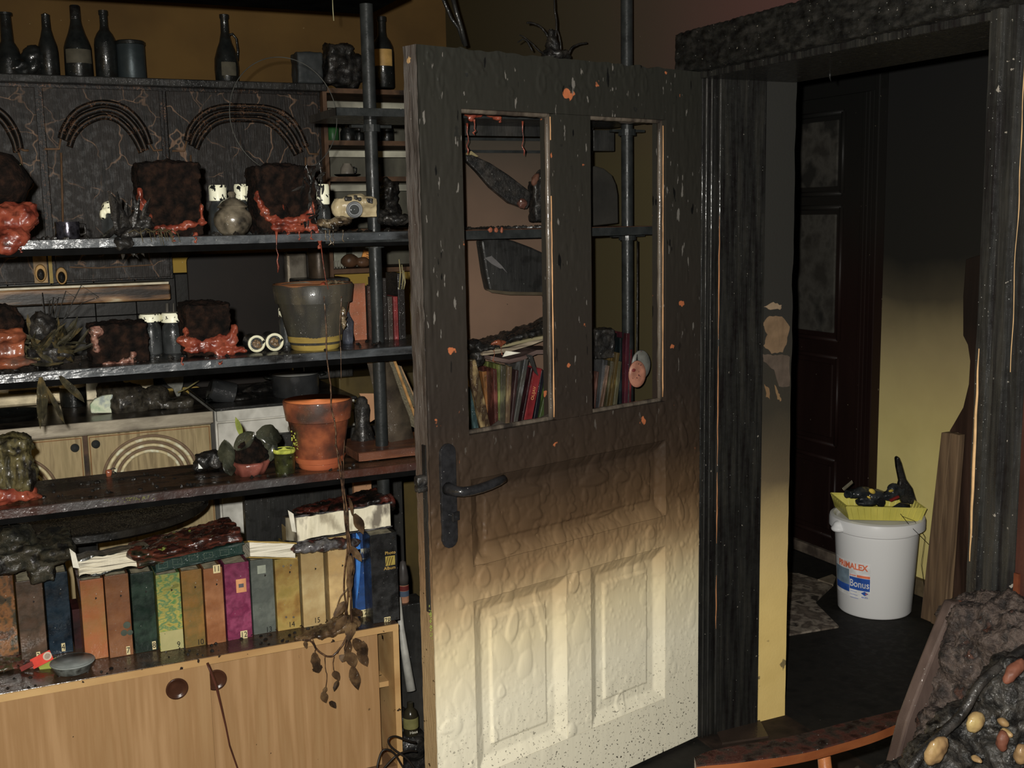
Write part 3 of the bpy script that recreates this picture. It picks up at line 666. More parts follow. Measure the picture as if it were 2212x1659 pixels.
album(107, 160, 1236, 1412, [S(18, 34, 44), S(26, 44, 58), S(14, 24, 34)], '4', 'navy blue album bearing the number 4', numy=1398, numx=137)
album(184, 236, 1250, 1424, [S(146, 82, 40), S(168, 96, 46), S(150, 110, 54)], None, 'orange brown album between the leaning clear sleeve and number 7', lean=-.0, scale=6)
album(237, 290, 1240, 1418, [S(122, 76, 42), S(136, 88, 52), S(110, 66, 38)], '7', 'copper brown album bearing the number 7', numy=1405, numx=277, scale=7,
      extra=lambda t, s, x0, x1, y, top: [G().lathe(at(px, py, 'y', y-.001), [(.0, 0), (r, .0003), (r, .001), (0, .0012)], 14, Matrix.Rotation(math.pi/2, 3, 'X')).build('grey_stain', plain('grey_stain', S(62, 70, 60), .6), s) for px, py, r in ((274, 1350, .009), (268, 1367, .008), (281, 1366, .007))] and None)
album(292, 343, 1235, 1408, [S(26, 44, 36), S(20, 34, 28), S(44, 64, 52)], '8', 'dark green album bearing the number 8', numy=1394, numx=333)
def two_tone(t, s, x0, x1, y, top):
    G().bb((x0+.001, y-.0013, BT+.001), (x1-.001, y-.0002, at(375, 1361, 'y', y).z)).build('cream_band', mat('cream_band', [S(150, 146, 92), S(170, 160, 104)], rough=.5, speck=[((.02, .02, .015), 90, .68)]), s)
album(346, 399, 1238, 1404, [S(90, 140, 70), S(186, 168, 62), S(80, 128, 84), S(176, 160, 60)], '9', 'green and yellow patterned album bearing the number 9', numy=1392, numx=386, numlab=False, scale=26, streakm=(1, 1, 2), extra=two_tone)
album(400, 446, 1230, 1397, [S(138, 96, 34), S(112, 92, 40), S(146, 104, 40)], '10', 'olive and orange striped album bearing the number 10', numy=1387, numx=433, numlab=False, scale=12)
album(448, 490, 1226, 1390, [S(158, 98, 54), S(140, 84, 42), S(176, 118, 72)], '11', 'light copper album bearing the number 11 at its top', numy=1229, numx=468, scale=7)
def sq12(t, s, x0, x1, y, top):
    l = G().box(at(521, 1265, 'y', y-.001), (.026, .0006, .036)).build('square_sticker', plain('tan_sticker', S(196, 132, 80), .6), s)
    G().box(at(521, 1265, 'y', y-.0018), (.013, .0006, .010)).build('printed_emblem', plain('grey_emblem', S(80, 78, 84), .6), l)
album(492, 547, 1215, 1380, [S(136, 44, 84), S(112, 34, 70), S(150, 60, 98)], '12', 'magenta album bearing the number 12', numy=1371, numx=527, scale=20, extra=sq12)
album(548, 598, 1207, 1368, [S(92, 98, 92), S(84, 90, 84), S(104, 110, 102)], '13', 'grey green album bearing the number 13', numy=1360, numx=581, numlab=False, extra=quad_label(565, 1230, .022, .022, plain('pale_sticker', S(130, 136, 122), .6)))
def screws(t, s, x0, x1, y, top):
    for px, py in ((612, 1223), (628, 1221), (618, 1333), (634, 1333)):
        G().lathe(at(px, py, 'y', y-.001), [(0, 0), (.003, .0002), (.0028, .0016), (0, .0018)], 10, Matrix.Rotation(math.pi/2, 3, 'X')).build('rivet', plain('dull_rivet', S(120, 112, 96), .4, metal=.6), s)
album(600, 652, 1205, 1360, [S(150, 128, 52), S(170, 142, 64), S(150, 112, 46)], '14', 'mustard yellow album bearing the number 14 with four rivets', numy=1349, numx=630, numlab=False, extra=screws)
album(656, 706, 1166, 1352, [S(186, 156, 98), S(174, 144, 88), S(200, 176, 120)], '15', 'tall cream album bearing the number 15', numy=1340, numx=685, numlab=False, scale=8)
album(714, 764, 1158, 1344, [S(206, 168, 100), S(190, 156, 100), S(220, 186, 120)], '1', 'tall cream album half hidden by dead stems, right of number 15', numy=1333, numx=731, numlab=False, scale=9)
def bl(t, s, x0, x1, y, top):
    a = at(781, 1197, 'y', y-.001)
    l = G().box(a, (.022, .0006, .03)).build('photo_sticker', plain('pale_grey_sticker', S(140, 138, 122), .5), s)
    G().prism([a+Vector((-.008, -.0008, -.013)), a+Vector((.009, -.0008, -.013)), a+Vector((.002, -.0008, .008))], (0, -.0004, 0)).build('printed_shape', plain('navy_print', S(40, 50, 76), .5), l)
    b = [at(px, py, 'y', y-.0008) for px, py in ((769, 1150), (776, 1160), (780, 1200), (776, 1260), (770, 1300))]
    G().prism(b, (0, -.0005, 0)).build('light_blue_swoosh', plain('light_blue_print', S(44, 110, 186), .35), s)
album(768, 802, 1150, 1332, [S(26, 62, 118), S(34, 74, 136), S(30, 60, 104)], '17', 'blue binder bearing the number 17', numy=1325, numx=786, extra=bl)
gold = plain('gold_print', S(176, 140, 52), .4)
def pa(t, s, x0, x1, y, top):
    text('Photo', .0125, gold, s, at(843, 1194, 'y', y-.001))
    text('Album', .0125, gold, s, at(842, 1227, 'y', y-.001))
    l = G().box(at(843, 1211, 'y', y-.001), (.027, .0006, .026)).build('gold_square', plain('gold_square', S(150, 132, 48), .4), s)
    for k in range(3): G().tube([at(833+k*5, 1221, 'y', y-.0022), at(838+k*5, 1203, 'y', y-.0022)], .0012, 5).build('squiggle', plain('brown_print', S(90, 66, 26), .5), l)
album(806, 864, 1152, 1343, [S(30, 31, 32), S(46, 47, 48), S(24, 25, 26)], '78', 'charred black photo album with gold lettering at the right end', numy=1341, numx=837, extra=pa, scale=18)
# leaning clear plastic sleeve between numbers 4 and 7
y_ = 2.91
g = G(); g.prism([at(162, 1232, 'y', y_), at(170, 1232, 'y', y_), at(207, 1424, 'y', y_), at(198, 1428, 'y', y_)], (0, .17, 0))
g.build('plastic_sleeve', mat('smoky_plastic', [S(70, 58, 56), S(44, 38, 38)], rough=.2, sparkle=.6), None, label='dark leaning plastic sleeve between the navy and orange brown albums', cat='sleeve', bevel=.001)
g = G(); g.bb(at(163, 1410, 'y', 3.0)+Vector((0, 0, -.0)), at(183, 1290, 'y', 3.09)); 
g.build('scorched_book', mat('dark_red_book', [S(24, 10, 10), S(60, 20, 20)], scale=18, rough=.5), None, label='narrow black and red scorched book behind the leaning plastic sleeve', cat='book')

# ---- charred books lying on the row
def flatbook(name, label, corners, th, z, cover, tilt=0, ztop=None, pages=m_pages, back=.14, wav=.002, dz=0):
    """corners px (left,right) of the lower front edge; thickness th; rests at height z"""
    (xl, yl), (xr, yr) = corners
    yy = ztop
    a = at(xl, yl, 'y', yy); b = at(xr, yr, 'y', yy)
    t = thing(name, label, 'book', ((a.x+b.x)/2, yy, min(a.z, b.z)), 'charred books lying on the album row')
    n = 26
    def slab(o0, o1, inset, mt, nm, amp):
        vs = []
        for i in range(n+1):
            s_ = i/n; p = a.lerp(b, s_); 
            w1 = amp*noise.noise(Vector((p.x*30, o0*90, 1))); w2 = amp*noise.noise(Vector((p.x*30, o1*90, 5)))
            x = p.x+(inset if i == 0 else -inset if i == n else 0)
            vs += [(x, yy+inset+w1, p.z+o0+w1), (x, yy+inset+w2, p.z+o1+w2), (x, yy+back-inset, p.z+o1+w2+dz), (x, yy+back-inset, p.z+o0+w1+dz)]
        fs = [(i*4+q, (i+1)*4+q, (i+1)*4+(q+1) % 4, i*4+(q+1) % 4) for i in range(n) for q in range(4)]+[(0, 1, 2, 3), (n*4+3, n*4+2, n*4+1, n*4)]
        g = G(); g.add(vs, fs); return g.build(nm, mt, t)
    slab(0, .003, 0, cover, 'lower_cover', wav*.5); slab(.003, th-.004, .004, pages, 'pages', wav); slab(th-.004, th, -.001, cover, 'upper_cover', wav)
    return t
m_wpages = mat('bared_white_pages', [S(70, 66, 56), S(186, 176, 150), S(214, 206, 182), S(110, 102, 86), S(46, 43, 38)], scale=12, stretch=(.5, 1, 14), rough=.7, bump=.8, bscale=70, lo_=.3, hi_=.72)
m_bcov = mat('burnt_cover', [S(20, 22, 20), S(36, 40, 34), S(58, 30, 22)], scale=20, rough=.4, wet=.2, bump=.7, sparkle=.8)
flatbook('open_book', 'burnt book with crumpled white pages lying on top of albums 7 and 8', ((168, 1250), (325, 1220)), .05, 0, m_bcov, ztop=2.86, pages=m_wpages, wav=.008, back=.12, dz=-.02)
G().prism([at(150, 1185, 'y', 2.85), at(163, 1195, 'y', 2.85), at(172, 1228, 'y', 2.85), at(158, 1226, 'y', 2.85)], (0, .004, 0)).build('torn_page', plain('torn_page', S(200, 196, 180), .7), None, label='curled white page sticking up at the left of the crumpled book', cat='paper')
gcl = mat('dark_green_cloth', [S(16, 38, 32), S(26, 50, 44)], rough=.5, wet=.1, sparkle=.5)
t = flatbook('green_book', 'dark green book lying spine outwards under a red burnt cover', ((334, 1238), (528, 1196)), .03, 0, gcl, ztop=2.855, pages=gcl)
gl = plain('faded_gilt', S(72, 86, 72), .5)
g = G()
for px, py in ((352, 1222), (383, 1214), (418, 1206), (450, 1200), (485, 1194)):
    c = at(px, py, 'y', 2.853)
    for dx, dz_, w_, h_ in ((0, .008, .022, .0008), (0, -.006, .022, .0008), (-.011, .001, .0008, .014), (.011, .001, .0008, .014)): g.box(c+Vector((dx, 0, dz_)), (w_, .0008, h_))
g.build('gilt_frame', gl, t, kind='stuff')
g = G(); g.blob([('b', at(400, 1170, 'y', 2.93), (.265, .15, .03), Matrix.Rotation(-.14, 3, 'Y')), ('e', at(300, 1195, 'y', 2.87), (.03, .04, .016)), ('e', at(355, 1190, 'y', 2.86), (.06, .03, .012))], voxel=.0045, amp=.006, ns=35, amp2=.002)
g.build('burnt_magazine_stack', mat('burnt_red_magazines', [S(16, 9, 8), S(52, 22, 15), S(28, 14, 11), S(84, 38, 24), S(36, 36, 22), S(14, 9, 8)], scale=24, stretch=(.6, 1, 3), rough=.35, wet=.2, bump=.8, sparkle=1, lo_=.3, hi_=.72, speck=[(S(110, 120, 40), 26, .68)]), None, smooth=True, label='soaked reddish brown stack of burnt magazines on the green book', cat='magazines')
t = flatbook('wedge_book', 'small yellow edged book with clean white pages on albums 13 and 14', ((538, 1205), (642, 1208)), .046, 0, plain('yellow_cover_edge', S(150, 124, 52), .5), ztop=2.86, pages=mat('clean_white_pages', [S(150, 144, 124), S(214, 208, 188), S(222, 216, 198)], scale=12, stretch=(.4, 1, 22), rough=.7, bump=.7), wav=.001, back=.11, dz=-.034)
t = flatbook('thick_book', 'thick warped white paged book at the right end of the row', ((640, 1172), (848, 1138)), .07, 0, mat('grey_burnt_cover', [S(70, 68, 70), S(34, 32, 32), S(96, 94, 94)], scale=22, rough=.4, bump=.7, sparkle=.6), ztop=2.845, pages=mat('damp_white_pages', [S(150, 140, 116), S(204, 196, 168), S(210, 202, 176), S(110, 102, 88)], scale=9, stretch=(2, 1, 1), rough=.7, bump=.6, bscale=60, speck=[((.02, .02, .018), 30, .72)]), wav=.004, back=.13, dz=-.03)
g = G(); g.prism([at(622, 1102, 'y', 2.84), at(634, 1110, 'y', 2.84), at(640, 1150, 'y', 2.84), at(631, 1148, 'y', 2.84)], (0, .003, 0)); g.build('curled_page', plain('torn_page', S(200, 196, 180), .7), t)
g = G(); g.blob([('b', at(745, 1088, 'y', 2.92), (.22, .12, .014), Matrix.Rotation(-.12, 3, 'Y')), ('e', at(846, 1085, 'y', 2.88), (.010, .02, .024)), ('e', at(670, 1100, 'y', 2.86), (.05, .03, .006))], voxel=.0045, amp=.006, ns=50, amp2=.003)
g.build('burnt_cover_crust', mat('burnt_red_crust', [S(12, 10, 9), S(26, 18, 14), S(74, 28, 19), S(14, 12, 10)], scale=16, rough=.4, wet=.2, bump=1, sparkle=1), t, smooth=True)
g = G(); g.blob([('e', at(690, 1178, 'y', 2.85), (.08, .03, .016)), ('e', at(740, 1175, 'y', 2.85), (.05, .02, .012))], voxel=.004, amp=.006, ns=60)
g.build('charred_underside', mat('ash_crust', [S(30, 28, 28), S(90, 88, 90), S(44, 36, 34), S(86, 44, 36)], scale=26, rough=.5, bump=1, sparkle=.5), t, smooth=True)
g = G(); g.blob([('b', at(60, 1190, 'y', 2.96), (.2, .16, .05), Matrix.Rotation(-.1, 3, 'Y')), ('e', at(20, 1160, 'y', 2.95), (.06, .06, .03)), ('e', at(120, 1190, 'y', 2.9), (.05, .05, .02)), ('b', at(88, 1235, 'y', 2.92), (.055, .08, .03))], voxel=.006, amp=.01, ns=30, amp2=.004)
g.build('charred_paper_heap', mat('mossy_char', [S(10, 10, 9), S(28, 28, 20), S(46, 42, 30), S(12, 11, 9)], scale=22, rough=.8, wet=.25, bump=2.5, sparkle=.7), None, smooth=True, label='charred heap of paper on the albums at the far left', cat='paper')

# ---- things on the bookcase ledge
c = at(161, 1462, 'z', BT); s_ = mpp(c); c.y += .04
t = thing('metal_dish', 'round grey metal dish on the bookcase ledge at album 4', 'dish', c)
G().lathe(c, [(0, 0), (.036, 0), (.043, .004), (.049, .02), (.0515, .026), (.0495, .0275), (.046, .024), (.040, .0175), (.0, .015)], 40).build('bowl', mat('ashy_pewter', [S(74, 78, 74), S(120, 126, 122), S(58, 58, 54)], scale=30, rough=.35, metal=.35, bump=.5, sparkle=.5), t, smooth='auto')
G().lathe(c+Vector((0, 0, .001)), [(.0515, .022), (.0525, .024), (.0515, .026)], 40).build('rim', plain('dull_rim', S(120, 126, 124), .35), t, smooth=True)
c = at(88, 1450, 'z', BT); c.y += .02
t = thing('sweet_packet', 'small red and green packet with a white ring mark beside the grey dish', 'packet', c)
R = Matrix.Rotation(-.35, 3, 'Y') @ Matrix.Rotation(-.6, 3, 'X')
G().box(c+Vector((.005, 0, .022)), (.05, .004, .026), R).build('packet_body', plain('red_packet', S(206, 54, 34), .25), t, bevel=.001)
G().lathe(c+Vector((.018, -.004, .03)), [(.007, 0), (.0088, .001), (.0105, 0)], 20, R @ Matrix.Rotation(math.pi/2, 3, 'X')).build('ring_mark', plain('white_ring', S(190, 170, 150), .4), t)
G().box(c+Vector((.02, -.006, .006)), (.045, .004, .02), R).build('green_flap', plain('green_packet', S(128, 140, 40), .35), t)
G().box(c+Vector((-.03, -.004, .012)), (.03, .004, .012), R).build('crumpled_end', plain('dull_red', S(120, 40, 34), .4), t)
g = G()
for _ in range(60):
    px = rnd.uniform(0, 860); c = at(px, 1, 'y', 2.83); c.y = rnd.uniform(BF+.006, BF+.085); c.x = rnd.uniform(-.1, .93); r = rnd.uniform(.0015, .0055)
    g.lathe(Vector((c.x, c.y, BT)), [(r, 0), (r*1.1, r*.5), (r*.4, r*1.1), (0, r*1.2)], 6, wob=.6)
g.build('charcoal_crumbs', m_char, None, label='scattered charcoal crumbs along the bookcase ledge', cat='debris', kind='stuff')
g = G(); c = at(20, 1455, 'z', BT)
g.blob([('e', c+Vector((0, .06, .006)), (.07, .05, .01)), ('e', c+Vector((.05, .03, .004)), (.04, .03, .008))], voxel=.0045, amp=.005, ns=60)
g.build('wet_debris', mat('wet_mottled_debris', [S(24, 20, 14), S(72, 50, 34), S(50, 58, 34), S(100, 50, 40), S(20, 18, 14)], scale=30, rough=.35, bump=.8, sparkle=.8), None, smooth=True, label='wet mottled debris on the ledge before the chequered album', cat='debris')
# inside the open right end of the bookcase
c = at(832, 1488, 'y', 2.88); c.z = .35
t = thing('paper_stack', 'stack of crumpled papers on the inner shelf of the bookcase', 'papers', c)
for k in range(9):
    h = .35+.002+k*.011
    G().blob([('b', Vector((.875+rnd.uniform(-.006, .006), 2.92, h+.003)), (.055, .12, .0045), Matrix.Rotation(rnd.uniform(-.12, .12), 3, 'Y'))], voxel=.0035, amp=.003, ns=40).build('sheet_bundle', mat('grey_paper%d' % (k % 3), [S(*(120+30*(k % 3),)*2, 110+20*(k % 3)), S(170, 166, 150)], scale=14, rough=.7), t, smooth=True)
t = thing('orange_carton', 'bright orange carton standing in the bottom of the bookcase', 'carton', (.885, 2.87, .124))
om = mat('bright_orange_card', [S(226, 112, 20), S(238, 128, 30)], rough=.45, bump=.2)
G().bb((.858, 2.84, .124), (.905, 2.9, .262)).build('carton_body', om, t, bevel=.002)
G().prism([(.858, 2.84, .262), (.905, 2.84, .262), (.87, 2.87, .30)], (0, .03, 0)).build('carton_top', plain('brown_orange_flap', S(150, 74, 24), .5), t)

# ---- right of the bookcase, in the gap before the door
def tubething(name, label, cat, pts, r, mt, seg=12, flat=1): return G().tube(pts, r, seg, flat=flat).build(name, mt, None, smooth=True, label=label, cat=cat)
tubething('white_pipe', 'white plastic pipe leaning in the gap beside the bookcase', 'pipe', [at(862, 1290, 'y', 3.02), at(866, 1350, 'y', 3.0), at(873, 1400, 'y', 2.98), at(888, 1492, 'y', 2.95)], [.006, .009, .011, .014], plain('white_pvc', S(150, 148, 140), .4))
c = at(873, 1300, 'y', 3.1)
t = thing('spray_can', 'grimy spray can with red and blue bands right of the photo album', 'can', c-Vector((0, 0, .0)))
G().lathe(c, [(.014, 0), (.0155, .003), (.0155, .055)], 20).build('can_body', plain('tan_can', S(150, 104, 76), .4), t, smooth='auto')
G().lathe(c, [(.0156, .02), (.0158, .021), (.0158, .036), (.0156, .037)], 20).build('blue_band', plain('blue_band', S(66, 80, 98), .4), t)
G().lathe(c, [(.0156, .038), (.0158, .039), (.0158, .052), (.0156, .053)], 20).build('red_band', plain('red_band', S(96, 34, 32), .4), t)
G().lathe(c, [(.0155, .055), (.016, .075), (.013, .1), (.008, .125), (.0, .13)], 20).build('sooty_cap', plain('sooty_cap', S(56, 52, 50), .4), t, smooth=True)
g = G(); g.bb((c.x-.03, c.y-.03, 0), (c.x+.06, c.y+.06, c.z)); g.build('charred_crate', m_char2, None, label='charred black crate standing behind the gap beside the bookcase', cat='crate', bevel=.003)
c = at(888, 1585, 'y', 2.9)
t = thing('glass_bottle', 'small smoky bottle with a yellowish label on the floor by the door edge', 'bottle', Vector((c.x, c.y, c.z)))
G().lathe(c, [(.0, 0), (.02, 0), (.022, .004), (.022, .055), (.018, .07), (.009, .08), (.009, .095), (0, .096)], 20).build('bottle_body', plain('dark_glass', S(40, 36, 24), .2), t, smooth='auto')
G().lathe(c, [(.0223, .022), (.0225, .023), (.0225, .052), (.0223, .053)], 20, a0=math.pi, a1=2*math.pi).build('paper_label', plain('yellowed_label', S(110, 106, 56), .5), t)
text('Haus', .012, plain('white_print', S(190, 186, 170), .5), t, c+Vector((-.0, -.0232, .014)))
g = G(); g.blob([('e', Vector((c.x+.0, c.y+.02, c.z-.04)), (.06, .05, .045)), ('e', Vector((c.x-.02, c.y+.06, c.z+.02)), (.05, .04, .04)), ('b', Vector((c.x, c.y+.05, c.z/2-.03)), (.12, .1, max(.02, c.z-.03)))], voxel=.007, amp=.008, ns=30)
g.build('charred_rubble', m_char, None, smooth=True, label='black rubble filling the gap between bookcase and door', cat='rubble')
wp = plain('black_wire', (.015, .012, .01), .35)
for i, (lab, P) in enumerate((('thick black wire arching in front of the bookcase corner, left loop', [(812, 1680, 2.66), (816, 1650, 2.67), (824, 1625, 2.68), (836, 1619, 2.68), (852, 1628, 2.68), (866, 1650, 2.68), (885, 1680, 2.67)]),
        ('black wire looping highest in front of the orange carton', [(905, 1675, 2.64), (880, 1640, 2.65), (850, 1618, 2.66), (839, 1604, 2.66), (842, 1594, 2.66), (856, 1591, 2.67), (880, 1600, 2.68), (898, 1604, 2.7)]),
        ('thin black wire running low across the bookcase corner', [(820, 1672, 2.7), (838, 1650, 2.7), (860, 1630, 2.7), (885, 1622, 2.71), (900, 1623, 2.72)]))):
    pp = [at(x, y, 'y', q) for x, y, q in P]
    # smooth the path
    sm = []
    for k in range(len(pp)-1):
        p0 = pp[max(0, k-1)]; p1 = pp[k]; p2 = pp[k+1]; p3 = pp[min(len(pp)-1, k+2)]
        for q in range(6):
            u = q/6; sm.append(.5*((2*p1)+(p2-p0)*u+(2*p0-5*p1+4*p2-p3)*u*u+(3*p1-p0-3*p2+p3)*u**3))
    sm.append(pp[-1])
    tubething('wire', lab, 'wire', sm, .0028, wp, 8)
# ================================================================== THINGS ON THE SHELF UNIT
m_melt = mat('melted_red_plastic', [S(48, 18, 11), S(112, 42, 24), S(134, 60, 36), S(20, 10, 8)], scale=26, rough=.42, wet=.15, bump=.9, bscale=70, sparkle=.4, lo_=.3, hi_=.75)
m_melt2 = mat('melted_orange_plastic', [S(84, 42, 26), S(134, 68, 36), S(84, 66, 56)], scale=18, rough=.3, bump=.3, sparkle=.5)
m_soil = mat('burnt_potting_soil', [S(10, 8, 7), S(24, 16, 12), S(40, 25, 17)], scale=50, rough=.95, bump=1.6, bscale=200, spec=.1)
m_ash = mat('sooty_glass_jar', [S(34, 36, 36), S(58, 60, 60)], scale=20, rough=.3, wet=.1, bump=.2, sparkle=.3)
m_whitecap = mat('charred_white_cap', [S(220, 218, 190), S(200, 196, 160)], scale=14, rough=.35, bump=.2, speck=[((.01, .01, .01), 80, .585)])
def on(px, py, z, lo=YF+.03, hi=YB-.03, y=None):
    if y is None:
        y = at(px, py, 'z', z).y
        y = min(hi, max(lo, y)) if z < 1.5 else 2.9
    c = at(px, py, 'y', y); c.z = z; return c
def hgt(py, y, px=0): return at(px or 500, py, 'y', y).z
def soilpot(name, label, pxl, pxr, pyt, pyb, z, y, aprons, drips, melt=m_melt, d=.13, tilt=0):
    a = at(pxl, pyb, 'y', y); b = at(pxr, pyb, 'y', y); top = at((pxl+pxr)/2, pyt, 'y', y).z; w_ = b.x-a.x; h = top-z; cx = (a.x+b.x)/2
    t = thing(name, label, 'plant pot', (cx, y+d/2, z), 'root balls in melted pots')
    G().blob([('b', Vector((cx, y+d/2, z+h/2)), (w_*.93, d, h*.97), Matrix.Rotation(tilt, 3, 'Y')), ('e', Vector((cx, y+d/2, z+h*.93)), (w_*.42, d*.45, h*.1)), ('e', Vector((cx-w_*.2, y+.02, z+h*.3)), (w_*.3, .03, h*.25))],
             voxel=.0042, amp=.007, ns=40, amp2=.0022, ns2=220).build('root_ball', m_soil, t, smooth=True)
    its = []
    for px, py, rx, rz in aprons:
        c = at(px, py, 'y', y-.004); its.append(('e', c, (rx, .012, rz)))
    g = G(); g.blob(its, voxel=.0032, amp=.005, ns=70, amp2=.0012)
    for px, py, l, r in drips: g.drip(at(px, py, 'y', YF-.006), l, r)
    g.build('melted_pot', melt, t, smooth=True)
    return t, cx, top
# --- top shelf
c = on(30, 540, Z1, y=2.86)
t = thing('plant_pot', 'slumped bright red melted pot with a burnt bowl, left end of upper shelf', 'plant pot', c, 'root balls in melted pots')
g = G(); g.blob([('e', at(20, 480, 'y', 2.84), (.055, .05, .045)), ('e', at(52, 470, 'y', 2.83), (.03, .04, .035)), ('e', at(25, 515, 'y', 2.80), (.04, .04, .028)), ('e', at(-20, 500, 'y', 2.84), (.05, .05, .05)), ('e', at(68, 448, 'y', 2.84), (.012, .03, .014)), ('e', at(15, 530, 'y', 2.78), (.03, .012, .02))], voxel=.0035, amp=.006, ns=45, amp2=.0012)
g.drip(at(44, 535, 'y', 2.775), .012, .002); g.drip(at(8, 530, 'y', 2.775), .018, .003)
g.build('melted_pot', m_melt, t, smooth=True)
G().lathe(at(5, 440, 'y', 2.87), [(.0, 0), (.045, .004), (.062, .03), (.066, .05), (.05, .085), (.03, .11), (0, .118)], 24, wob=.2).build('root_ball', m_soil, t, smooth=True)
g = G()
for k in range(6): g.leaf(at(18+k*4, 385, 'y', 2.85), (rnd.uniform(-.6, .6), -.2, rnd.uniform(.5, 1)), .035, .004, .5)
g.build('sprig', plain('singed_green', S(110, 116, 66), .5), t)
c = on(145, 487, Z1, y=2.93)
t = thing('metal_cup', 'shiny sooty metal cup between the red pot and the shaker on the upper shelf', 'cup', c)
G().lathe(c, [(.0, 0), (.026, 0), (.029, .006), (.0275, .02), (.0285, .036), (.028, .04), (.024, .038), (.023, .01), (0, .008)], 32).build('cup_body', mat('sooty_tin', [S(30, 28, 32), S(70, 68, 76), S(22, 20, 22)], scale=40, rough=.22, metal=.7, bump=.4), t, smooth='auto')
g = G(); g.tube([c+Vector((.027, 0, .034)), c+Vector((.04, 0, .032)), c+Vector((.041, 0, .012)), c+Vector((.028, 0, .008))], .003, 7); g.build('handle', m_char, t, smooth=True)
def shaker(pxc, pyt, pyb, w_px, z, label, y, lid=.35, cat='jar', name='spice_jar', capr=1.0, body=m_ash, tilt=0, shoulder=True):
    c = on(pxc, pyb, z, y=y); s_ = mpp(c); r = w_px*s_/2; h = at(pxc, pyt, 'y', y).z-z
    t = thing(name, label, cat, c, 'white capped spice jars')
    hb = h*(1-lid)
    G().lathe(c, [(0, 0), (r*.95, 0), (r, .003), (r, hb*.7), (r*.93, hb*.86), (r*.72, hb*.97), (r*.72, hb*1.06)], 24).build('jar_body', body, t, smooth='auto')
    G().lathe(c, [(r*.8*capr, hb), (r*.93*capr, hb+.001), (r*.95*capr, h*.95), (r*.85*capr, h), (0, h)], 24, wob=.05).build('cap', m_whitecap, t, smooth='auto')
    return t
c = on(240, 488, Z1, y=2.9); s_ = mpp(c)
t = thing('spice_jar', 'six sided shaker with a drooping white cap left of the tall burnt root ball', 'jar', c, 'white capped spice jars')
G().lathe(c, [(.014, 0), (.0215, .012), (.022, .055), (.013, .075)], 6, Matrix.Rotation(.2, 3, 'Z')).build('jar_body', m_ash, t)
its = [('e', c+Vector((0, 0, .074)), (.018, .018, .014)), ('e', c+Vector((-.018, -.008, .056)), (.008, .012, .014)), ('e', c+Vector((.017, -.008, .058)), (.008, .012, .018)), ('e', c+Vector((0, -.015, .066)), (.014, .008, .009))]
G().blob(its, voxel=.003, amp=.002, ns=120).build('cap', m_whitecap, t, smooth=True)
c = on(275, 495, Z1, y=2.87)
t = thing('burnt_plant', 'glossy black wilted plant clump hanging over the upper shelf edge', 'plant', c)
g = G()
for k in range(26):
    a = rnd.uniform(-1, 1); g.leaf(c+Vector((rnd.uniform(-.03, .03), rnd.uniform(-.05, .02), rnd.uniform(.0, .04))), (a*.5, rnd.uniform(-.5, .1), rnd.choice([1, 1, -.4])), rnd.uniform(.04, .095), rnd.uniform(.004, .009), rnd.uniform(-.8, .8))
g.build('leaves', m_char, t)
G().blob([('e', c+Vector((0, -.06, .01)), (.04, .03, .012)), ('e', c+Vector((.03, -.02, .03)), (.03, .03, .035)), ('e', c+Vector((-.02, -.09, -.012)), (.022, .012, .016))], voxel=.004, amp=.008, ns=70).build('crown', m_char, t, smooth=True)
g = G()
for k in range(14):
    p = c+Vector((rnd.uniform(-.01, .08), rnd.uniform(-.1, -.05), .012)); q = p+Vector((rnd.uniform(-.01, .03), -.03, rnd.uniform(-.012, .004))); g.tube([p, (p+q)/2+Vector((0, 0, .008)), q, q+Vector((.003, -.005, -.02))], [.0012, .001, .0009, .0006], 5)
g.build('stems', plain('dry_stem', S(70, 62, 40), .6), t)
soilpot('plant_pot', 'tall square burnt root ball with red melt on its left side, upper shelf centre', 302, 444, 348, 488, Z1, 2.85,
        [(302, 425, .007, .02), (308, 445, .011, .018), (318, 470, .014, .01), (350, 492, .022, .006), (385, 492, .03, .007), (410, 484, .02, .008), (435, 455, .006, .018), (438, 480, .012, .008), (375, 505, .008, .008), (420, 508, .007, .009), (350, 500, .01, .006)],
        [(373, 510, .012, .002), (423, 512, .014, .002), (338, 500, .006, .0018)])
c = on(504, 488, Z1, y=2.86)
t = thing('sugar_bowl', 'sooty round ceramic pot with a knobbed lid on the upper shelf', 'pot', c)
cer = mat('sooty_glazed_ceramic', [S(70, 62, 50), S(112, 102, 84), S(86, 78, 64), S(40, 36, 30)], scale=26, rough=.3, bump=.4, sparkle=.5, lo_=.25)
G().lathe(c, [(0, 0), (.026, 0), (.036, .008), (.0455, .026), (.047, .04), (.043, .054), (.033, .062), (.031, .066), (.034, .068)], 40).build('bowl_body', cer, t, smooth='auto')
G().lathe(c, [(.036, .067), (.037, .07), (.034, .073), (.025, .083), (.012, .09), (.007, .092), (.0075, .096), (.0095, .101), (.007, .106), (0, .107)], 36).build('lid', cer, t, smooth='auto')
for (px, pt, pb, w_, lab, y) in ((474, 400, 484, 40, 'white capped jar standing left of the ceramic pot', 2.94), (524, 398, 470, 32, 'white capped jar peeping over the lid of the ceramic pot', 2.99), (547, 402, 480, 28, 'white capped jar between ceramic pot and burnt root ball', 2.96)):
    shaker(px, pt, pb, w_, Z1, lab, y, lid=.32)
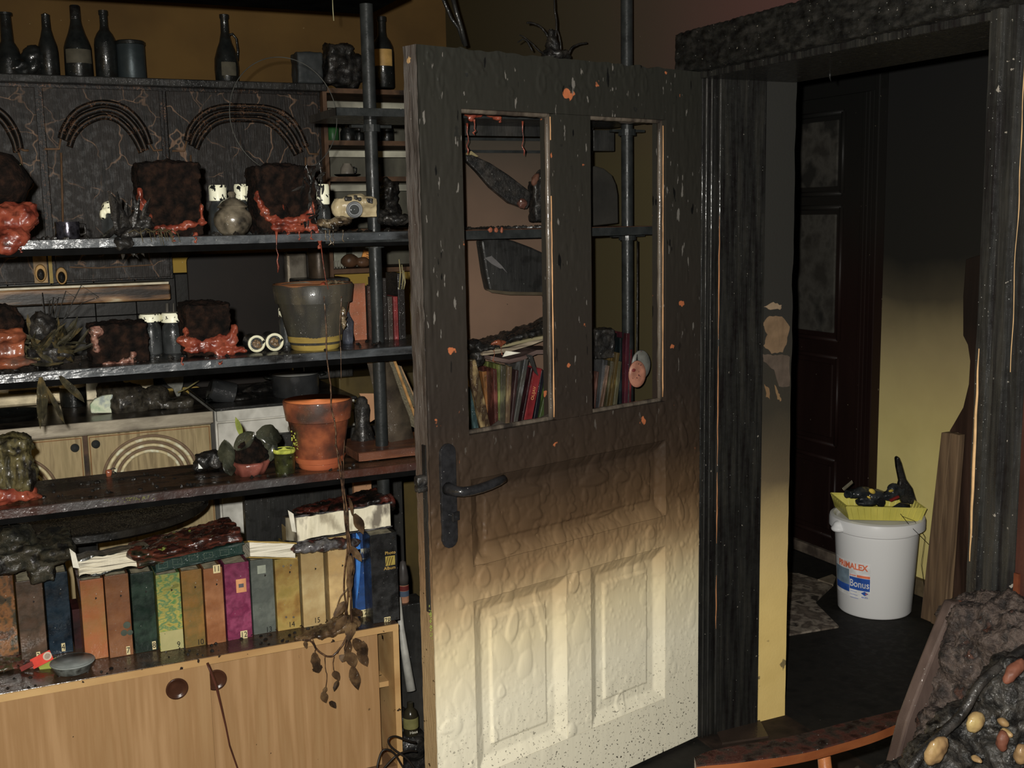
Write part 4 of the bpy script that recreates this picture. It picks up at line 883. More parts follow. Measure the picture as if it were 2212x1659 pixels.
t5, cx5, top5 = soilpot('plant_pot', 'square burnt root ball carrying the wire hoop, with red melt pulled into two peaks', 555, 692, 356, 482, Z1, 2.84,
        [(556, 425, .005, .016), (562, 440, .008, .014), (572, 458, .012, .014), (590, 474, .02, .01), (630, 476, .03, .011), (660, 472, .016, .016), (672, 458, .01, .016), (675, 445, .005, .016), (600, 492, .02, .009), (640, 494, .026, .01), (675, 492, .022, .012), (687, 512, .008, .018), (620, 496, .02, .01), (612, 455, .003, .014)],
        [(597, 500, .10, .0016), (646, 500, .022, .0014), (673, 500, .02, .0014), (690, 520, .02, .003), (624, 500, .008, .0014)])
pts = []
cc = at(614, 250, 'y', 2.90); R_ = 117*mpp(cc)
for k in range(61):
    a = math.radians(-56+292*k/60)
    pts.append(cc+Vector((R_*math.cos(a)*1.0, .012*math.sin(a), R_*math.sin(a)*1.06)))
pts = [Vector((cx5+.02, 2.9, top5-.02))]+pts+[Vector((cx5-.02, 2.9, top5-.02))]
tubething('wire_hoop', 'thin plant support wire bent into a hoop above the burnt root ball', 'wire', pts, .0013, plain('dull_wire', S(56, 56, 52), .5, metal=.3), 6)
g = G()
for k in range(30):
    p = at(rnd.uniform(655, 700), rnd.uniform(360, 480), 'y', 2.83); g.leaf(p, (rnd.uniform(-.5, .5), -.3, rnd.uniform(-1, .6)), rnd.uniform(.015, .045), rnd.uniform(.002, .005), rnd.uniform(-.9, .9))
g.tube([at(x, y, 'y', 2.825) for x, y in ((662, 360), (672, 390), (668, 430), (680, 470), (690, 500))], .0016, 6)
g.tube([at(x, y, 'y', 2.825) for x, y in ((690, 350), (694, 380), (690, 420), (700, 480), (712, 500))], .0013, 6)
g.build('dead_vine', m_char, None, label='black shrivelled vine stuck to the right side of the hoop root ball', cat='plant')
shaker(700, 398, 478, 30, Z1, 'soot streaked white capped jar left of the melted camera', 2.9, lid=.42)
# camera
c = on(768, 478, Z1, y=2.83)
t = thing('melted_camera', 'heat warped compact camera with a grey lens ring on the upper shelf', 'camera', c)
cm = mat('browned_cream_plastic', [S(96, 84, 60), S(176, 160, 122), S(140, 124, 90), S(206, 190, 150)], scale=14, rough=.32, bump=.35, bscale=40, lo_=.28, hi_=.7)
p0 = at(768, 448, 'y', 2.84)
G().blob([('b', p0+Vector((.004, .012, -.002)), (.1, .04, .046)), ('e', p0+Vector((-.012, 0, .0)), (.034, .024, .031)), ('e', p0+Vector((.03, .002, .012)), (.028, .022, .018)), ('e', p0+Vector((-.046, .006, -.002)), (.016, .02, .026)), ('e', p0+Vector((.005, .01, .026)), (.03, .02, .01))], voxel=.0032, amp=.0035, ns=38).build('camera_body', cm, t, smooth=True)
R = Matrix.Rotation(math.pi/2, 3, 'X') ; lc = at(764, 453, 'y', 2.812)
l1 = G().lathe(lc, [(.0205, 0), (.0215, .008), (.019, .014), (.0165, .011), (.0145, .004), (.0, .004)], 36, R).build('lens_ring', plain('ash_grey_ring', S(128, 130, 132), .35), t, smooth='auto')
G().lathe(lc+Vector((0, -.005, 0)), [(.0125, 0), (.012, .004), (.008, .005), (.005, .003), (0, .005)], 28, R).build('lens', plain('bubbled_lens', S(58, 60, 60), .12), l1, smooth=True)
for px, py, w_, h_ in ((752, 430, .02, .012), (768, 427, .009, .011), (776, 430, .008, .01), (797, 434, .018, .013)):
    G().blob([('b', at(px, py, 'y', 2.826), (w_, .012, h_))], voxel=.0025, amp=.002, ns=130).build('window', m_char, t, smooth=True)
g = G()
for k in range(60):
    x = rnd.uniform(.0, 1.0); g.blob if 0 else g.lathe(Vector((x, rnd.uniform(YF+.01, YF+.1), Z1)), [(rnd.uniform(.003, .009), 0), (rnd.uniform(.003, .008), .004), (0, rnd.uniform(.005, .011))], 7, wob=.9)
g.build('charcoal_crumbs', m_char, None, label='black ash crumbs strewn along the upper shelf', cat='debris', kind='stuff')
g = G(); g.blob([('e', at(700, 482, 'y', 2.8), (.02, .02, .012)), ('e', at(735, 478, 'y', 2.8), (.03, .03, .011)), ('e', at(722, 492, 'y', 2.785), (.014, .008, .01)), ('e', at(718, 482, 'y', 2.8), (.03, .02, .009))], voxel=.004, amp=.005, ns=80)
for px in (703, 712, 719, 741): g.drip(at(px, 497, 'y', 2.774), rnd.uniform(.01, .045), .0011)
g.build('melted_drip_mass', mat('tarry_brown_melt', [S(20, 17, 14), S(60, 48, 34), S(120, 104, 78), S(24, 20, 17)], scale=30, rough=.25, bump=.9, sparkle=1), None, smooth=True, label='tarry brown melted mass dripping from the upper shelf before the camera', cat='melted plastic')
G().blob([('e', at(850, 474, 'y', 2.9), (.045, .04, .016)), ('e', at(826, 468, 'y', 2.92), (.02, .03, .018))], voxel=.004, amp=.007, ns=80).build('tarry_lump', m_char, None, smooth=True, label='black tarry lump on the upper shelf between the camera and the door', cat='melted plastic')
# long thin plastic thread dripping to the big pot below
g = G(); g.tube([at(692, 520, 'y', 2.77), at(697, 560, 'y', 2.77), at(703, 600, 'y', 2.768), at(709, 625, 'y', 2.766)], [.0018, .001, .0009, .001], 5)
g.build('plastic_thread', m_melt, None, smooth=True, label='fine red plastic thread reaching down from the upper shelf to the sooty pot', cat='thread')

# --- middle shelf
c = on(10, 795, Z2, y=2.84)
t = thing('plant_pot', 'half melted orange pot with soil at the left end of the middle shelf', 'plant pot', c, 'root balls in melted pots')
G().blob([('b', at(8, 745, 'y', 2.85), (.085, .07, .075)), ('e', at(12, 728, 'y', 2.82), (.045, .03, .014)), ('e', at(20, 785, 'y', 2.80), (.06, .03, .012))], voxel=.004, amp=.005, ns=45).build('melted_pot', m_melt2, t, smooth=True)
G().blob([('e', at(2, 695, 'y', 2.88), (.05, .05, .04))], voxel=.005, amp=.009, ns=50).build('root_ball', m_soil, t, smooth=True)
c = on(110, 800, Z2, y=2.86)
t = thing('dead_plant', 'dead houseplant collapsed over the middle shelf with leaves hanging off its edge', 'plant', c)
m_deadleaf = mat('dead_dark_leaf', [S(26, 24, 18), S(52, 48, 32), S(80, 66, 34)], scale=30, rough=.4, bump=.5, sparkle=.5)
g = G()
for k in range(70):
    a = rnd.uniform(0, math.tau); e = rnd.uniform(-.2, 1.1)
    g.leaf(c+Vector((rnd.gauss(0, .025), rnd.gauss(0, .02), rnd.uniform(.01, .06))), (math.cos(a), math.sin(a)*.6-.2, e), rnd.uniform(.04, .1), rnd.uniform(.003, .008), rnd.uniform(-.9, .9), wave=.2)
g.build('leaves', m_deadleaf, t)
g = G()
for k in range(9):
    a = rnd.uniform(-.8, .8); p = c+Vector((0, 0, .05)); g.tube([p, p+Vector((a*.05, 0, .06)), p+Vector((a*.11, -.01, .11+rnd.uniform(-.02, .03))), p+Vector((a*.16, -.02, .11))], [.002, .0016, .0012, .0008], 6)
g.build('stems', m_char, t, smooth=True)
for px, py, dx, l, w_ in ((88, 815, -.05, .105, .012), (130, 812, .62, .085, .011), (100, 835, .3, .10, .006), (84, 838, 0, .1, .005)):
    G().leaf(at(px, py, 'y', 2.768), (dx, -.04, -1), l, w_, .3, side=(1, 0, .1), wave=.08).build('hanging_leaf', m_deadleaf, t)
G().blob([('e', c+Vector((0, 0, .03)), (.05, .04, .03)), ('e', c+Vector((-.01, .0, .09)), (.03, .03, .04))], voxel=.005, amp=.01, ns=50).build('crown', m_char, t, smooth=True)
t, _, _ = soilpot('plant_pot', 'small crumbling root ball with pinkish melt on the middle shelf', 196, 328, 700, 782, Z2, 2.85,
        [(208, 716, .018, .014), (204, 735, .010, .014), (208, 752, .008, .012), (240, 785, .02, .005), (275, 778, .02, .007), (285, 768, .01, .01), (300, 785, .03, .004), (250, 790, .04, .003)], [], melt=mat('pinkish_melt', [S(50, 32, 25), S(104, 66, 54), S(140, 100, 84), S(44, 32, 26)], scale=40, rough=.4, bump=.7, sparkle=.6), d=.12)
shaker(329, 678, 756, 44, Z2, 'white capped grey spice jar, left one of the upright pair on the middle shelf', 3.0, lid=.2, capr=1.1)
shaker(376, 675, 757, 46, Z2, 'white capped grey spice jar, right one of the upright pair on the middle shelf', 2.99, lid=.24, capr=1.05)
soilpot('plant_pot', 'square burnt root ball in a spreading orange red puddle on the middle shelf', 402, 506, 656, 762, Z2, 2.86,
        [(402, 716, .008, .01), (398, 735, .018, .012), (420, 742, .03, .014), (450, 745, .03, .02), (475, 740, .022, .02), (505, 715, .01, .018), (500, 735, .016, .018), (485, 760, .028, .012), (475, 772, .016, .012), (515, 755, .02, .008), (430, 755, .04, .008), (526, 758, .008, .006)],
        [(476, 782, .006, .003), (393, 772, .02, .0018)])
def lyingjar(px, py, r_px, label, dz=0):
    y = 2.87; c = at(px, py, 'y', y); r = r_px*mpp(c); c.z = Z2+r+.001
    t = thing('spice_jar', label, 'jar', c, 'white capped spice jars')
    Mx = Matrix.Rotation(math.pi/2, 3, 'X')
    Mb = Matrix.Rotation(-math.pi/2, 3, 'X')
    G().lathe(c, [(r*.93, .0), (r*.97, .06), (r*.8, .075), (0, .076)], 24, Mb).build('jar_body', m_ash, t, smooth='auto')
    G().lathe(c, [(r*.95, -.006), (r, 0), (r*.99, .007), (r*.86, .009), (r*.72, .007), (r*.70, -.004), (0, -.004)], 32, Mx).build('cap_ring', m_whitecap, t, smooth='auto')
    G().blob([('e', c+Vector((0, -.003, 0)), (r*.5, .003, r*.5)), ('e', c+Vector((r*.2, -.004, -r*.3)), (r*.35, .003, r*.3))], voxel=.0022, amp=.003, ns=150).build('cap_inside', mat('brown_grid', [S(50, 40, 30), S(120, 94, 60)], scale=200, rough=.5, sparkle=.6), t, smooth=True)
lyingjar(553, 735, 18.5, 'spice jar lying with its white ringed mouth to the front, left one')
lyingjar(592, 733, 19.5, 'spice jar lying with its white ringed mouth to the front, right one')
shaker(619, 664, 740, 30, Z2, 'white capped jar half hidden behind the big sooty pot', 3.0, lid=.25)
# big sooty pot on its saucer
c = on(682, 758, Z2, y=2.87); s_ = mpp(c)
m_sootypot = mat('soot_glazed_pot', [S(62, 56, 36), S(54, 52, 44), S(46, 45, 42), S(72, 66, 54), S(34, 33, 32)], scale=11, stretch=(1, 1, .3), rough=.42, wet=.1, bump=.35, sparkle=.7, lo_=.25, hi_=.75)
t = thing('plant_pot', 'large sooty grey flowerpot in a yellow saucer on the middle shelf', 'plant pot', c, 'flowerpots in saucers')
G().lathe(c, [(.0, .0), (.058, 0), (.062, .004), (.066, .02), (.069, .021), (.071, .036), (.066, .037), (.06, .012), (0, .01)], 48).build('saucer', mat('amber_saucer', [S(120, 98, 40), S(160, 136, 50)], scale=8, stretch=(1, 1, 3), rough=.3), t, smooth='auto')
r1 = 64*s_; r2 = 86*s_; zt = at(682, 612, 'y', 2.87).z-c.z
G().lathe(c, [(r1*.84, .014), (r1*.92, .036), (r1*1.17, zt*.68), (r1*1.2, zt*.72), (r2*.95, zt*.72), (r2, zt*.98), (r2*.98, zt), (r2*.93, zt), (r2*.88, zt*.8), (0, zt*.78)], 56, wob=.01).build('pot_body', m_sootypot, t, smooth='auto')
G().lathe(c, [(r2*.999, zt*.975), (r2*.975, zt+.0012), (r2*.93, zt+.001), (r2*.925, zt*.97)], 56).build('scorched_rim', plain('scorched_terracotta_rim', S(120, 74, 40), .5, sparkle=.5), t, smooth=True)
its = [('e', at(698, 622, 'y', 2.79), (.012, .01, .014)), ('e', at(715, 632, 'y', 2.795), (.01, .01, .018)), ('e', at(706, 648, 'y', 2.8), (.006, .008, .012))]
g = G(); g.blob(its, voxel=.003, amp=.004, ns=90); g.build('red_drip', m_melt, t, smooth=True)
G().blob([('e', at(735, 630, 'y', 2.8), (.014, .012, .025)), ('e', at(722, 615, 'y', 2.81), (.03, .02, .008)), ('e', at(742, 690, 'y', 2.8), (.007, .006, .03))], voxel=.0035, amp=.007, ns=90).build('tar_crust', mat('tarry_brown_melt', []) if 0 else MATS['tarry_brown_melt'], t, smooth=True)
# things right of the pot
c = on(775, 740, Z2, y=3.0); a = at(757, 740, 'y', 3.0); b = at(792, 740, 'y', 3.0); zt = at(775, 612, 'y', 3.0).z
t = thing('scorched_book', 'scorched orange brown book standing right of the big sooty pot', 'book', c)
m_ob = mat('scorched_orange_cover', [S(96, 66, 46), S(140, 78, 48), S(120, 90, 66)], scale=9, rough=.4, bump=.4, sparkle=.5, speck=[(S(40, 60, 36), 30, .7)])
G().bb((a.x, 2.995, Z2), (b.x, 3.0, zt)).build('cover', m_ob, t, bevel=.001); G().bb((a.x+.002, 3.0, Z2), (b.x-.002, 3.045, zt-.004)).build('pages', m_pages, t)
c = on(752, 745, Z2, y=2.93)
t = thing('blown_bottle', 'smoky crumpled clear plastic bottle beside the big sooty pot', 'bottle', c)
G().lathe(c, [(0, 0), (.014, 0), (.016, .01), (.014, .04), (.016, .06), (.009, .075), (.007, .085), (0, .086)], 18, wob=.5).build('bottle_body', mat('smoky_clear', [S(44, 44, 48), S(74, 78, 90)], scale=20, rough=.15, bump=.6, sparkle=.6), t, smooth=True)
for i, (px, w_, pt, col, lab) in enumerate(((812, 16, 618, (34, 30, 27), 'dark grey book standing just right of the pole on the middle shelf'), (829, 14, 600, (26, 23, 21), 'black book standing two places right of the pole on the middle shelf'), (843, 10, 640, (44, 38, 33), 'brownish grey book third right of the pole on the middle shelf'), (855, 9, 640, (90, 26, 26), 'thin dark red book right of the pole on the middle shelf'), (868, 14, 590, (20, 18, 17), 'black book nearest the door edge on the middle shelf'))):
    a = at(px-w_/2, 740, 'y', 2.96); b = at(px+w_/2, 740, 'y', 2.96); zt = at(px, pt, 'y', 2.96).z
    t = thing('charred_book', lab, 'book', ((a.x+b.x)/2, 2.96, Z2), 'charred books right of the pole')
    mt = mat('cb%d' % i, [S(*col), tuple(k*1.7 for k in S(*col))], scale=30, rough=.45, bump=.5, sparkle=.4)
    G().bb((a.x, 2.95, Z2), (b.x, 2.955, zt)).build('spine', mt, t, bevel=.001); G().bb((a.x, 2.954, Z2), (a.x+.002, 3.05, zt)).build('cover_board', mt, t); G().bb((b.x-.002, 2.954, Z2), (b.x, 3.05, zt)).build('cover_board', mt, t)
    G().bb((a.x+.002, 2.956, Z2+.003), (b.x-.002, 3.045, zt-.005)).build('pages', m_pages, t)
g = G()
for k, px in enumerate((862, 868, 872)):
    P = [at(px, 560+k*12, 'y', 2.9), at(px+3, 590+k*10, 'y', 2.9), at(px, 625, 'y', 2.9)]
    g.tube(P, [.0016, .0022, .0012], 6)
g.build('melted_strand', plain('pale_melted_strand', S(120, 112, 76), .4), None, smooth=True, label='pale strands of melted plastic hanging beside the door edge under the upper shelf', cat='strand')

for z_, x0_, x1_, lab_ in ((Z2, -.02, 1.0, 'black ash crumbs strewn along the middle shelf'), (Z3, .1, .95, 'black ash crumbs strewn along the lower shelf')):
    g = G()
    for k in range(90):
        g.lathe(Vector((rnd.uniform(x0_, x1_), rnd.uniform(YF+.006, YF+.24), z_)), [(rnd.uniform(.002, .008), 0), (rnd.uniform(.002, .007), .003), (0, rnd.uniform(.003, .008))], 6, wob=.9)
    g.build('charcoal_crumbs', m_char, None, label=lab_, cat='debris', kind='stuff')
g = G()
for k in range(60):
    q = at(rnd.gauss(290, 22), 1068, 'y', YF-.004); q.z = Z3-.004-abs(rnd.gauss(0, .006)); r = rnd.uniform(.0008, .0022); g.lathe(q, [(0, -r), (r, 0), (0, r)], 5)
g.build('green_residue', plain('pale_moss', S(110, 112, 60), .8), None, label='yellow green mossy specks on the front edge of the lower shelf', cat='residue', kind='stuff')
# --- lower shelf
c = on(30, 1070, Z3, y=2.86)
t = thing('plant_pot', 'mossy root ball in a melted red pot, left end of the lower shelf', 'plant pot', c, 'root balls in melted pots')
m_moss = mat('mossy_roots', [S(16, 14, 10), S(46, 42, 24), S(84, 76, 42), S(18, 15, 11)], scale=32, stretch=(1, 1, .2), rough=.6, wet=.25, bump=2, bscale=60, sparkle=.9)
G().blob([('b', c+Vector((-.015, .03, .085)), (.1, .11, .12)), ('e', c+Vector((.0, .02, .13)), (.055, .06, .03)), ('e', c+Vector((.02, -.005, .07)), (.035, .03, .06))], voxel=.0045, amp=.009, ns=45, amp2=.002).build('root_ball', m_moss, t, smooth=True)
G().blob([('e', c+Vector((-.02, -.01, .018)), (.055, .03, .022)), ('e', c+Vector((.04, .0, .018)), (.012, .012, .012)), ('e', c+Vector((.03, -.01, .008)), (.03, .02, .008))], voxel=.0038, amp=.005, ns=60).build('melted_pot', m_melt, t, smooth=True)
g = G()
for k in range(22): g.leaf(c+Vector((rnd.uniform(-.06, .04), -.025, rnd.uniform(.08, .13))), (rnd.uniform(-.2, .2), -.1, -1), rnd.uniform(.03, .08), rnd.uniform(.002, .005), .2)
g.build('hanging_roots', m_moss, t)
c = on(234, 1016, Z3, y=3.02)
t = thing('burnt_clip', 'small red and black burnt clip at the back of the lower shelf', 'clip', c)
G().blob([('e', c+Vector((0, 0, .009)), (.008, .006, .011))], voxel=.0025, amp=.003, ns=90).build('clip_body', m_melt2, t, smooth=True)
for s in (0, 1): G().tube([c+Vector((.002, 0, .016-.008*s)), c+Vector((.012, 0, .021-.009*s)), c+Vector((.018, 0, .018-.01*s))], .0016, 6).build('prong', m_char, t, smooth=True)
c = on(450, 1004, Z3, y=2.97)
t = thing('burnt_toy', 'lump of glossy black burnt plastic with one white glint left of the wilted plant', 'plastic lump', c)
G().blob([('b', c+Vector((.0, 0, .024)), (.062, .05, .03), Matrix.Rotation(.12, 3, 'Y')), ('e', c+Vector((-.03, -.012, .014)), (.016, .014, .014)), ('e', c+Vector((.01, 0, .04)), (.03, .025, .01))], voxel=.004, amp=.006, ns=55).build('lump_body', m_char, t, smooth=True)
G().prism([c+Vector((-.031, -.03, .012)), c+Vector((-.02, -.032, .012)), c+Vector((-.03, -.032, .026))], (0, .004, 0)).build('white_glint', plain('white_glint', S(210, 214, 210), .3), t)  # white wedge modelled in place of a glint on the glossy lump
# wilted plant with shell like leaves
c = on(538, 1022, Z3, y=2.87)
t = thing('plant_pot', 'wilted plant with dark cupped leaves and one green spike in a pink pot', 'plant pot', c, 'root balls in melted pots')
G().blob([('e', c+Vector((.006, .0, .05)), (.045, .035, .042)), ('e', c+Vector((.005, -.004, .075)), (.03, .03, .02))], voxel=.004, amp=.006, ns=70, amp2=.002).build('root_ball', m_soil, t, smooth=True)
G().lathe(c+Vector((.004, 0, 0)), [(0, 0), (.038, 0), (.044, .012), (.05, .03), (.046, .036), (.042, .026), (.036, .014), (0, .012)], 30, wob=.25).build('melted_pot', mat('pink_melted_pot', [S(96, 48, 38), S(140, 76, 62)], scale=20, rough=.3, bump=.5, sparkle=.8), t, smooth=True)
m_cup = mat('sooty_cupped_leaf', [S(26, 28, 22), S(50, 52, 40), S(70, 70, 54)], scale=20, rough=.25, bump=.5, sparkle=.6)
for (x, z, dx, dz, l, w_, cu) in ((-.05, .025, -.12, 1, .085, .022, .55), (-.035, .07, .75, .5, .07, .02, .7), (.02, .1, .8, -.05, .08, .028, -.9), (.045, .06, .12, 1, .055, .018, -.6), (.05, .03, .1, 1, .07, .022, -.5), (-.06, .05, .1, -1, .05, .02, .6)):
    G().leaf(c+Vector((x, -.02+abs(x)*.2, z)), (dx, -.05, dz), l, w_, cu, side=(dz, -.5, -dx), wave=.05, seg=10).build('leaf', m_cup, t, smooth=True)
G().leaf(c+Vector((-.016, -.01, .1)), (-.22, -.05, 1), .056, .0075, .1, side=(1, 0, .1), wave=.02).build('green_spike', mat('green_spike', [S(70, 80, 24), S(140, 150, 50)], scale=30, rough=.4), t, smooth=True)
c = on(616, 1016, Z3, y=2.84)
t = thing('tin_cup', 'small dark cup crusted with lime green residue beside the terracotta pot', 'cup', c)
G().lathe(c, [(0, 0), (.025, 0), (.026, .01), (.027, .056), (.028, .06), (.025, .06), (.024, .012), (0, .01)], 30).build('cup_body', mat('mossy_dark_cup', [S(16, 18, 10), S(48, 52, 18), S(26, 28, 14)], scale=22, rough=.35, bump=.5, sparkle=1), t, smooth='auto')
m_lime = mat('lime_green_residue', [S(130, 140, 24), S(190, 196, 50)], scale=60, rough=.7, bump=1, bscale=150)
G().lathe(c, [(.0245, .055), (.026, .0625), (.0285, .062), (.029, .056), (.0275, .052)], 30, wob=.06).build('green_rim', m_lime, t, smooth=True)
g = G()
for k in range(70):
    p = at(rnd.gauss(641, 9), rnd.gauss(950, 14), 'y', 2.835); r = rnd.uniform(.0012, .003); g.lathe(p, [(0, -r), (r, 0), (0, r)], 5)
g.build('green_crumbs', m_lime, t, kind='stuff')
# terracotta pot
c = on(692, 1008, Z3, y=2.86); s_ = mpp(c)
m_terra = mat('terracotta', [S(150, 78, 40), S(104, 54, 34), S(64, 44, 36), S(46, 40, 36)], scale=13, rough=.5, wet=.2, bump=.3, sparkle=.7, lo_=.36, hi_=.75)
t = thing('plant_pot', 'large terracotta flowerpot in its saucer on the lower shelf', 'plant pot', c, 'flowerpots in saucers')
G().lathe(c, [(.0, 0), (.052, 0), (.056, .004), (.058, .015), (.063, .017), (.067, .031), (.063, .032), (.055, .012), (0, .01)], 48).build('saucer', mat('terracotta_saucer', [S(176, 92, 42), S(150, 72, 36)], scale=8, rough=.5, sparkle=.5), t, smooth='auto')
r0 = 50*s_; r2 = 74*s_; zt = at(690, 862, 'y', 2.86).z-c.z
G().lathe(c, [(r0*.9, .012), (r0, .02), (r2*.87, zt*.70), (r2*.89, zt*.71), (r2*.93, zt*.72), (r2, zt*.97), (r2*.985, zt), (r2*.93, zt), (r2*.9, zt*.86), (r2*.8, zt*.5), (0, zt*.5)], 60, wob=.006).build('pot_body', m_terra, t, smooth='auto')
G().lathe(c, [(0, zt*.8), (r2*.86, zt*.8), (r2*.87, zt*.79)], 30).build('potting_soil', m_soil, t)
G().lathe(c, [(r2*.80, zt*.8), (r2*.90, zt*.86), (r2*.925, zt*1.001), (r2*.955, zt*1.003)], 50).build('inner_rim', plain('bright_terracotta', S(190, 102, 38), .6), t, smooth=True)
g = G()
for k in range(12):
    p = c+Vector((rnd.uniform(-.03, .05), rnd.uniform(-.03, .03), zt*.86)); d = Vector((rnd.uniform(-1, 1), rnd.uniform(-.5, .5), rnd.uniform(-.1, .5)))*.03; g.tube([p-d*.5, p, p+d*.6, p+d], [.0018, .0022, .0016, .001], 5)
g.build('dry_twigs', m_char, t, smooth=True)
# long dead vine hanging from the middle shelf down to the bookcase
m_vine = mat('dead_vine_stem', [S(36, 24, 18), S(72, 50, 34), S(110, 80, 52)], scale=60, rough=.4, bump=.6, sparkle=.9)
m_vleaf = mat('dead_vine_leaf', [S(40, 28, 18), S(74, 54, 34), S(104, 80, 50)], scale=26, rough=.4, bump=.6, sparkle=.8)
t = thing('dead_vine', 'long dead vine hanging from the sooty pot past the terracotta pot over the bookcase edge', 'plant', at(735, 1000, 'y', 2.765))
g = G()
def vine(P, r0, r1, y=2.765, seg=6):
    pp = [at(q[0], q[1], 'y', q[2] if len(q) > 2 else y) for q in P]; sm = []
    for k in range(len(pp)-1):
        a = pp[max(0, k-1)]; b = pp[k]; c_ = pp[k+1]; d = pp[min(len(pp)-1, k+2)]
        for q in range(5):
            u = q/5; v = .5*((2*b)+(c_-a)*u+(2*a-5*b+4*c_-d)*u*u+(3*b-a-3*c_+d)*u**3); sm.append(v+Vector((rnd.uniform(-1, 1), 0, rnd.uniform(-1, 1)))*.0007)
    sm.append(pp[-1]); n = len(sm); g.tube(sm, [r0+(r1-r0)*i/n for i in range(n)], seg)
vine([(700, 640), (704, 700), (706, 770), (714, 830), (716, 880), (724, 920), (726, 960), (732, 1000), (740, 1060), (745, 1120), (752, 1180), (758, 1240), (757, 1300), (760, 1345)], .0016, .0026)
vine([(738, 640), (734, 700), (736, 760), (737, 820, 2.75)], .0014, .0008)
vine([(722, 960), (735, 990), (740, 1040), (748, 1100), (752, 1160), (765, 1220), (755, 1290)], .0012, .0018)
vine([(744, 950), (742, 1000), (744, 1060), (752, 1120), (748, 1200), (742, 1260), (750, 1330)], .0011, .0018, y=2.758)
vine([(750, 1130), (757, 1180), (750, 1220), (752, 1280), (745, 1330)], .0022, .0022, y=2.76)
vine([(752, 1270), (735, 1290), (728, 1310)], .001, .001, y=2.755)
g.build('stem', m_vine, t, smooth=True)
for px, py, dx, l, w_ in ((765, 1110, .35, .06, .012), (757, 1180, .5, .05, .01), (745, 1300, -.9, .05, .012), (755, 1240, .1, .05, .01), (757, 1200, -.1, .06, .008), (762, 1315, .6, .04, .012), (748, 1330, -.6, .05, .012), (754, 1075, .2, .05, .005)):
    G().leaf(at(px, py, 'y', 2.755), (dx, -.1, -1), l, w_, rnd.uniform(-.7, .7), side=(1, -.3, dx), wave=.12).build('leaf', m_vleaf, t)
t = thing('leaf_litter', 'heap of wet brown leaves on the bookcase edge, stems hanging down its doors', 'plant', Vector((at(720, 1360, 'y', 2.8).x, 2.8, BT)))
G().blob([('e', Vector((at(700, 1370, 'y', 2.8).x, 2.80, BT+.006)), (.055, .035, .012)), ('e', Vector((at(745, 1340, 'y', 2.8).x, 2.81, BT+.012)), (.045, .04, .02)), ('e', Vector((at(660, 1380, 'y', 2.8).x, 2.79, BT+.003)), (.03, .02, .006))], voxel=.0038, amp=.008, ns=60, amp2=.002).build('leaf_mass', m_vleaf, t, smooth=True)
g = G()
vine([(655, 1383), (672, 1385), (684, 1402), (700, 1415), (716, 1418), (730, 1406), (742, 1390), (748, 1376)], .0028, .0026, y=2.768)
vine([(702, 1416), (702, 1440), (706, 1460), (704, 1485)], .001, .001, y=2.768)
vine([(722, 1418), (719, 1435), (722, 1452)], .0012, .001, y=2.768)
vine([(675, 1380), (682, 1400), (678, 1412)], .0015, .0015, y=2.766)
vine([(750, 1370), (735, 1400), (728, 1412)], .0014, .0012, y=2.764)
vine([(760, 1360), (752, 1385), (745, 1405)], .0014, .0012, y=2.764)
g.build('stem', m_vine, t, smooth=True)
for px, py, dx, l, w_, cu in ((679, 1410, .12, .055, .012, .2), (683, 1440, .35, .018, .014, .5), (704, 1484, -.2, .02, .006, .3), (697, 1495, .3, .035, .010, .4), (713, 1515, .5, .025, .008, .5), (722, 1450, .25, .03, .010, .2), (730, 1470, -.35, .03, .007, .3), (752, 1380, .05, .06, .011, .2), (752, 1410, .25, .045, .016, .3), (762, 1440, .05, .07, .014, .15),
    (765, 1380, .5, .06, .014, .5), (775, 1405, .45, .05, .014, .4), (783, 1385, .3, .05, .009, .3), (745, 1415, -.6, .02, .012, .6), (660, 1385, -.05, .02, .006, .3), (760, 1345, -.1, .05, .014, .5)):
    G().leaf(at(px, py, 'y', 2.768), (dx, -.03, -1), l, w_, cu*rnd.choice([-.6, .6]), side=(1, -.2, dx), wave=.1).build('hanging_leaf', m_vleaf, t)
# pale things behind the terracotta pot
c = on(785, 948, Z3, y=3.03)
t = thing('carved_figure', 'charred black tapering carved figure on a pale foot behind the terracotta pot', 'figurine', c)
G().lathe(c, [(0, 0), (.026, 0), (.029, .006), (.031, .03), (.026, .06), (.021, .07), (.022, .11), (.02, .125), (.016, .128), (.015, .14), (.008, .148), (0, .15)], 20, wob=.35).build('figure_body', m_char, t, smooth=True)
G().bb((c.x-.032, c.y-.02, Z3), (c.x+.03, c.y+.02, Z3+.004)).build('foot_plate', plain('pale_foot', S(96, 80, 64), .6), t)
tan = mat('pale_tan_board', [S(150, 108, 72), S(164, 120, 82)], scale=12, rough=.6, speck=[((.02, .01, .01), 60, .76)])
y_ = 3.05
G().prism([at(x, y, 'y', y_) for x, y in ((776, 850), (798, 850), (806, 850), (835, 858), (838, 890), (842, 930), (845, 958), (826, 922), (818, 900), (800, 912), (794, 880))], (0, .005, 0)).build('curved_board', tan, None, label='pale tan curved thin board standing behind the pole on the lower shelf', cat='board')
g = G(); a, b = at(798, 770, 'y', 2.98), at(880, 965, 'y', 2.96)
n = 16; vs = []
L_ = [(790, 772), (800, 810), (812, 860), (822, 905), (832, 940), (845, 962), (862, 970), (885, 972)]
R2 = [(836, 770), (848, 800), (858, 830), (868, 860), (876, 880), (884, 900), (890, 930), (895, 955)]
for (p, q) in zip(L_, R2):
    vs += [at(p[0], p[1], 'y', 2.95), at(q[0], q[1], 'y', 2.97)]
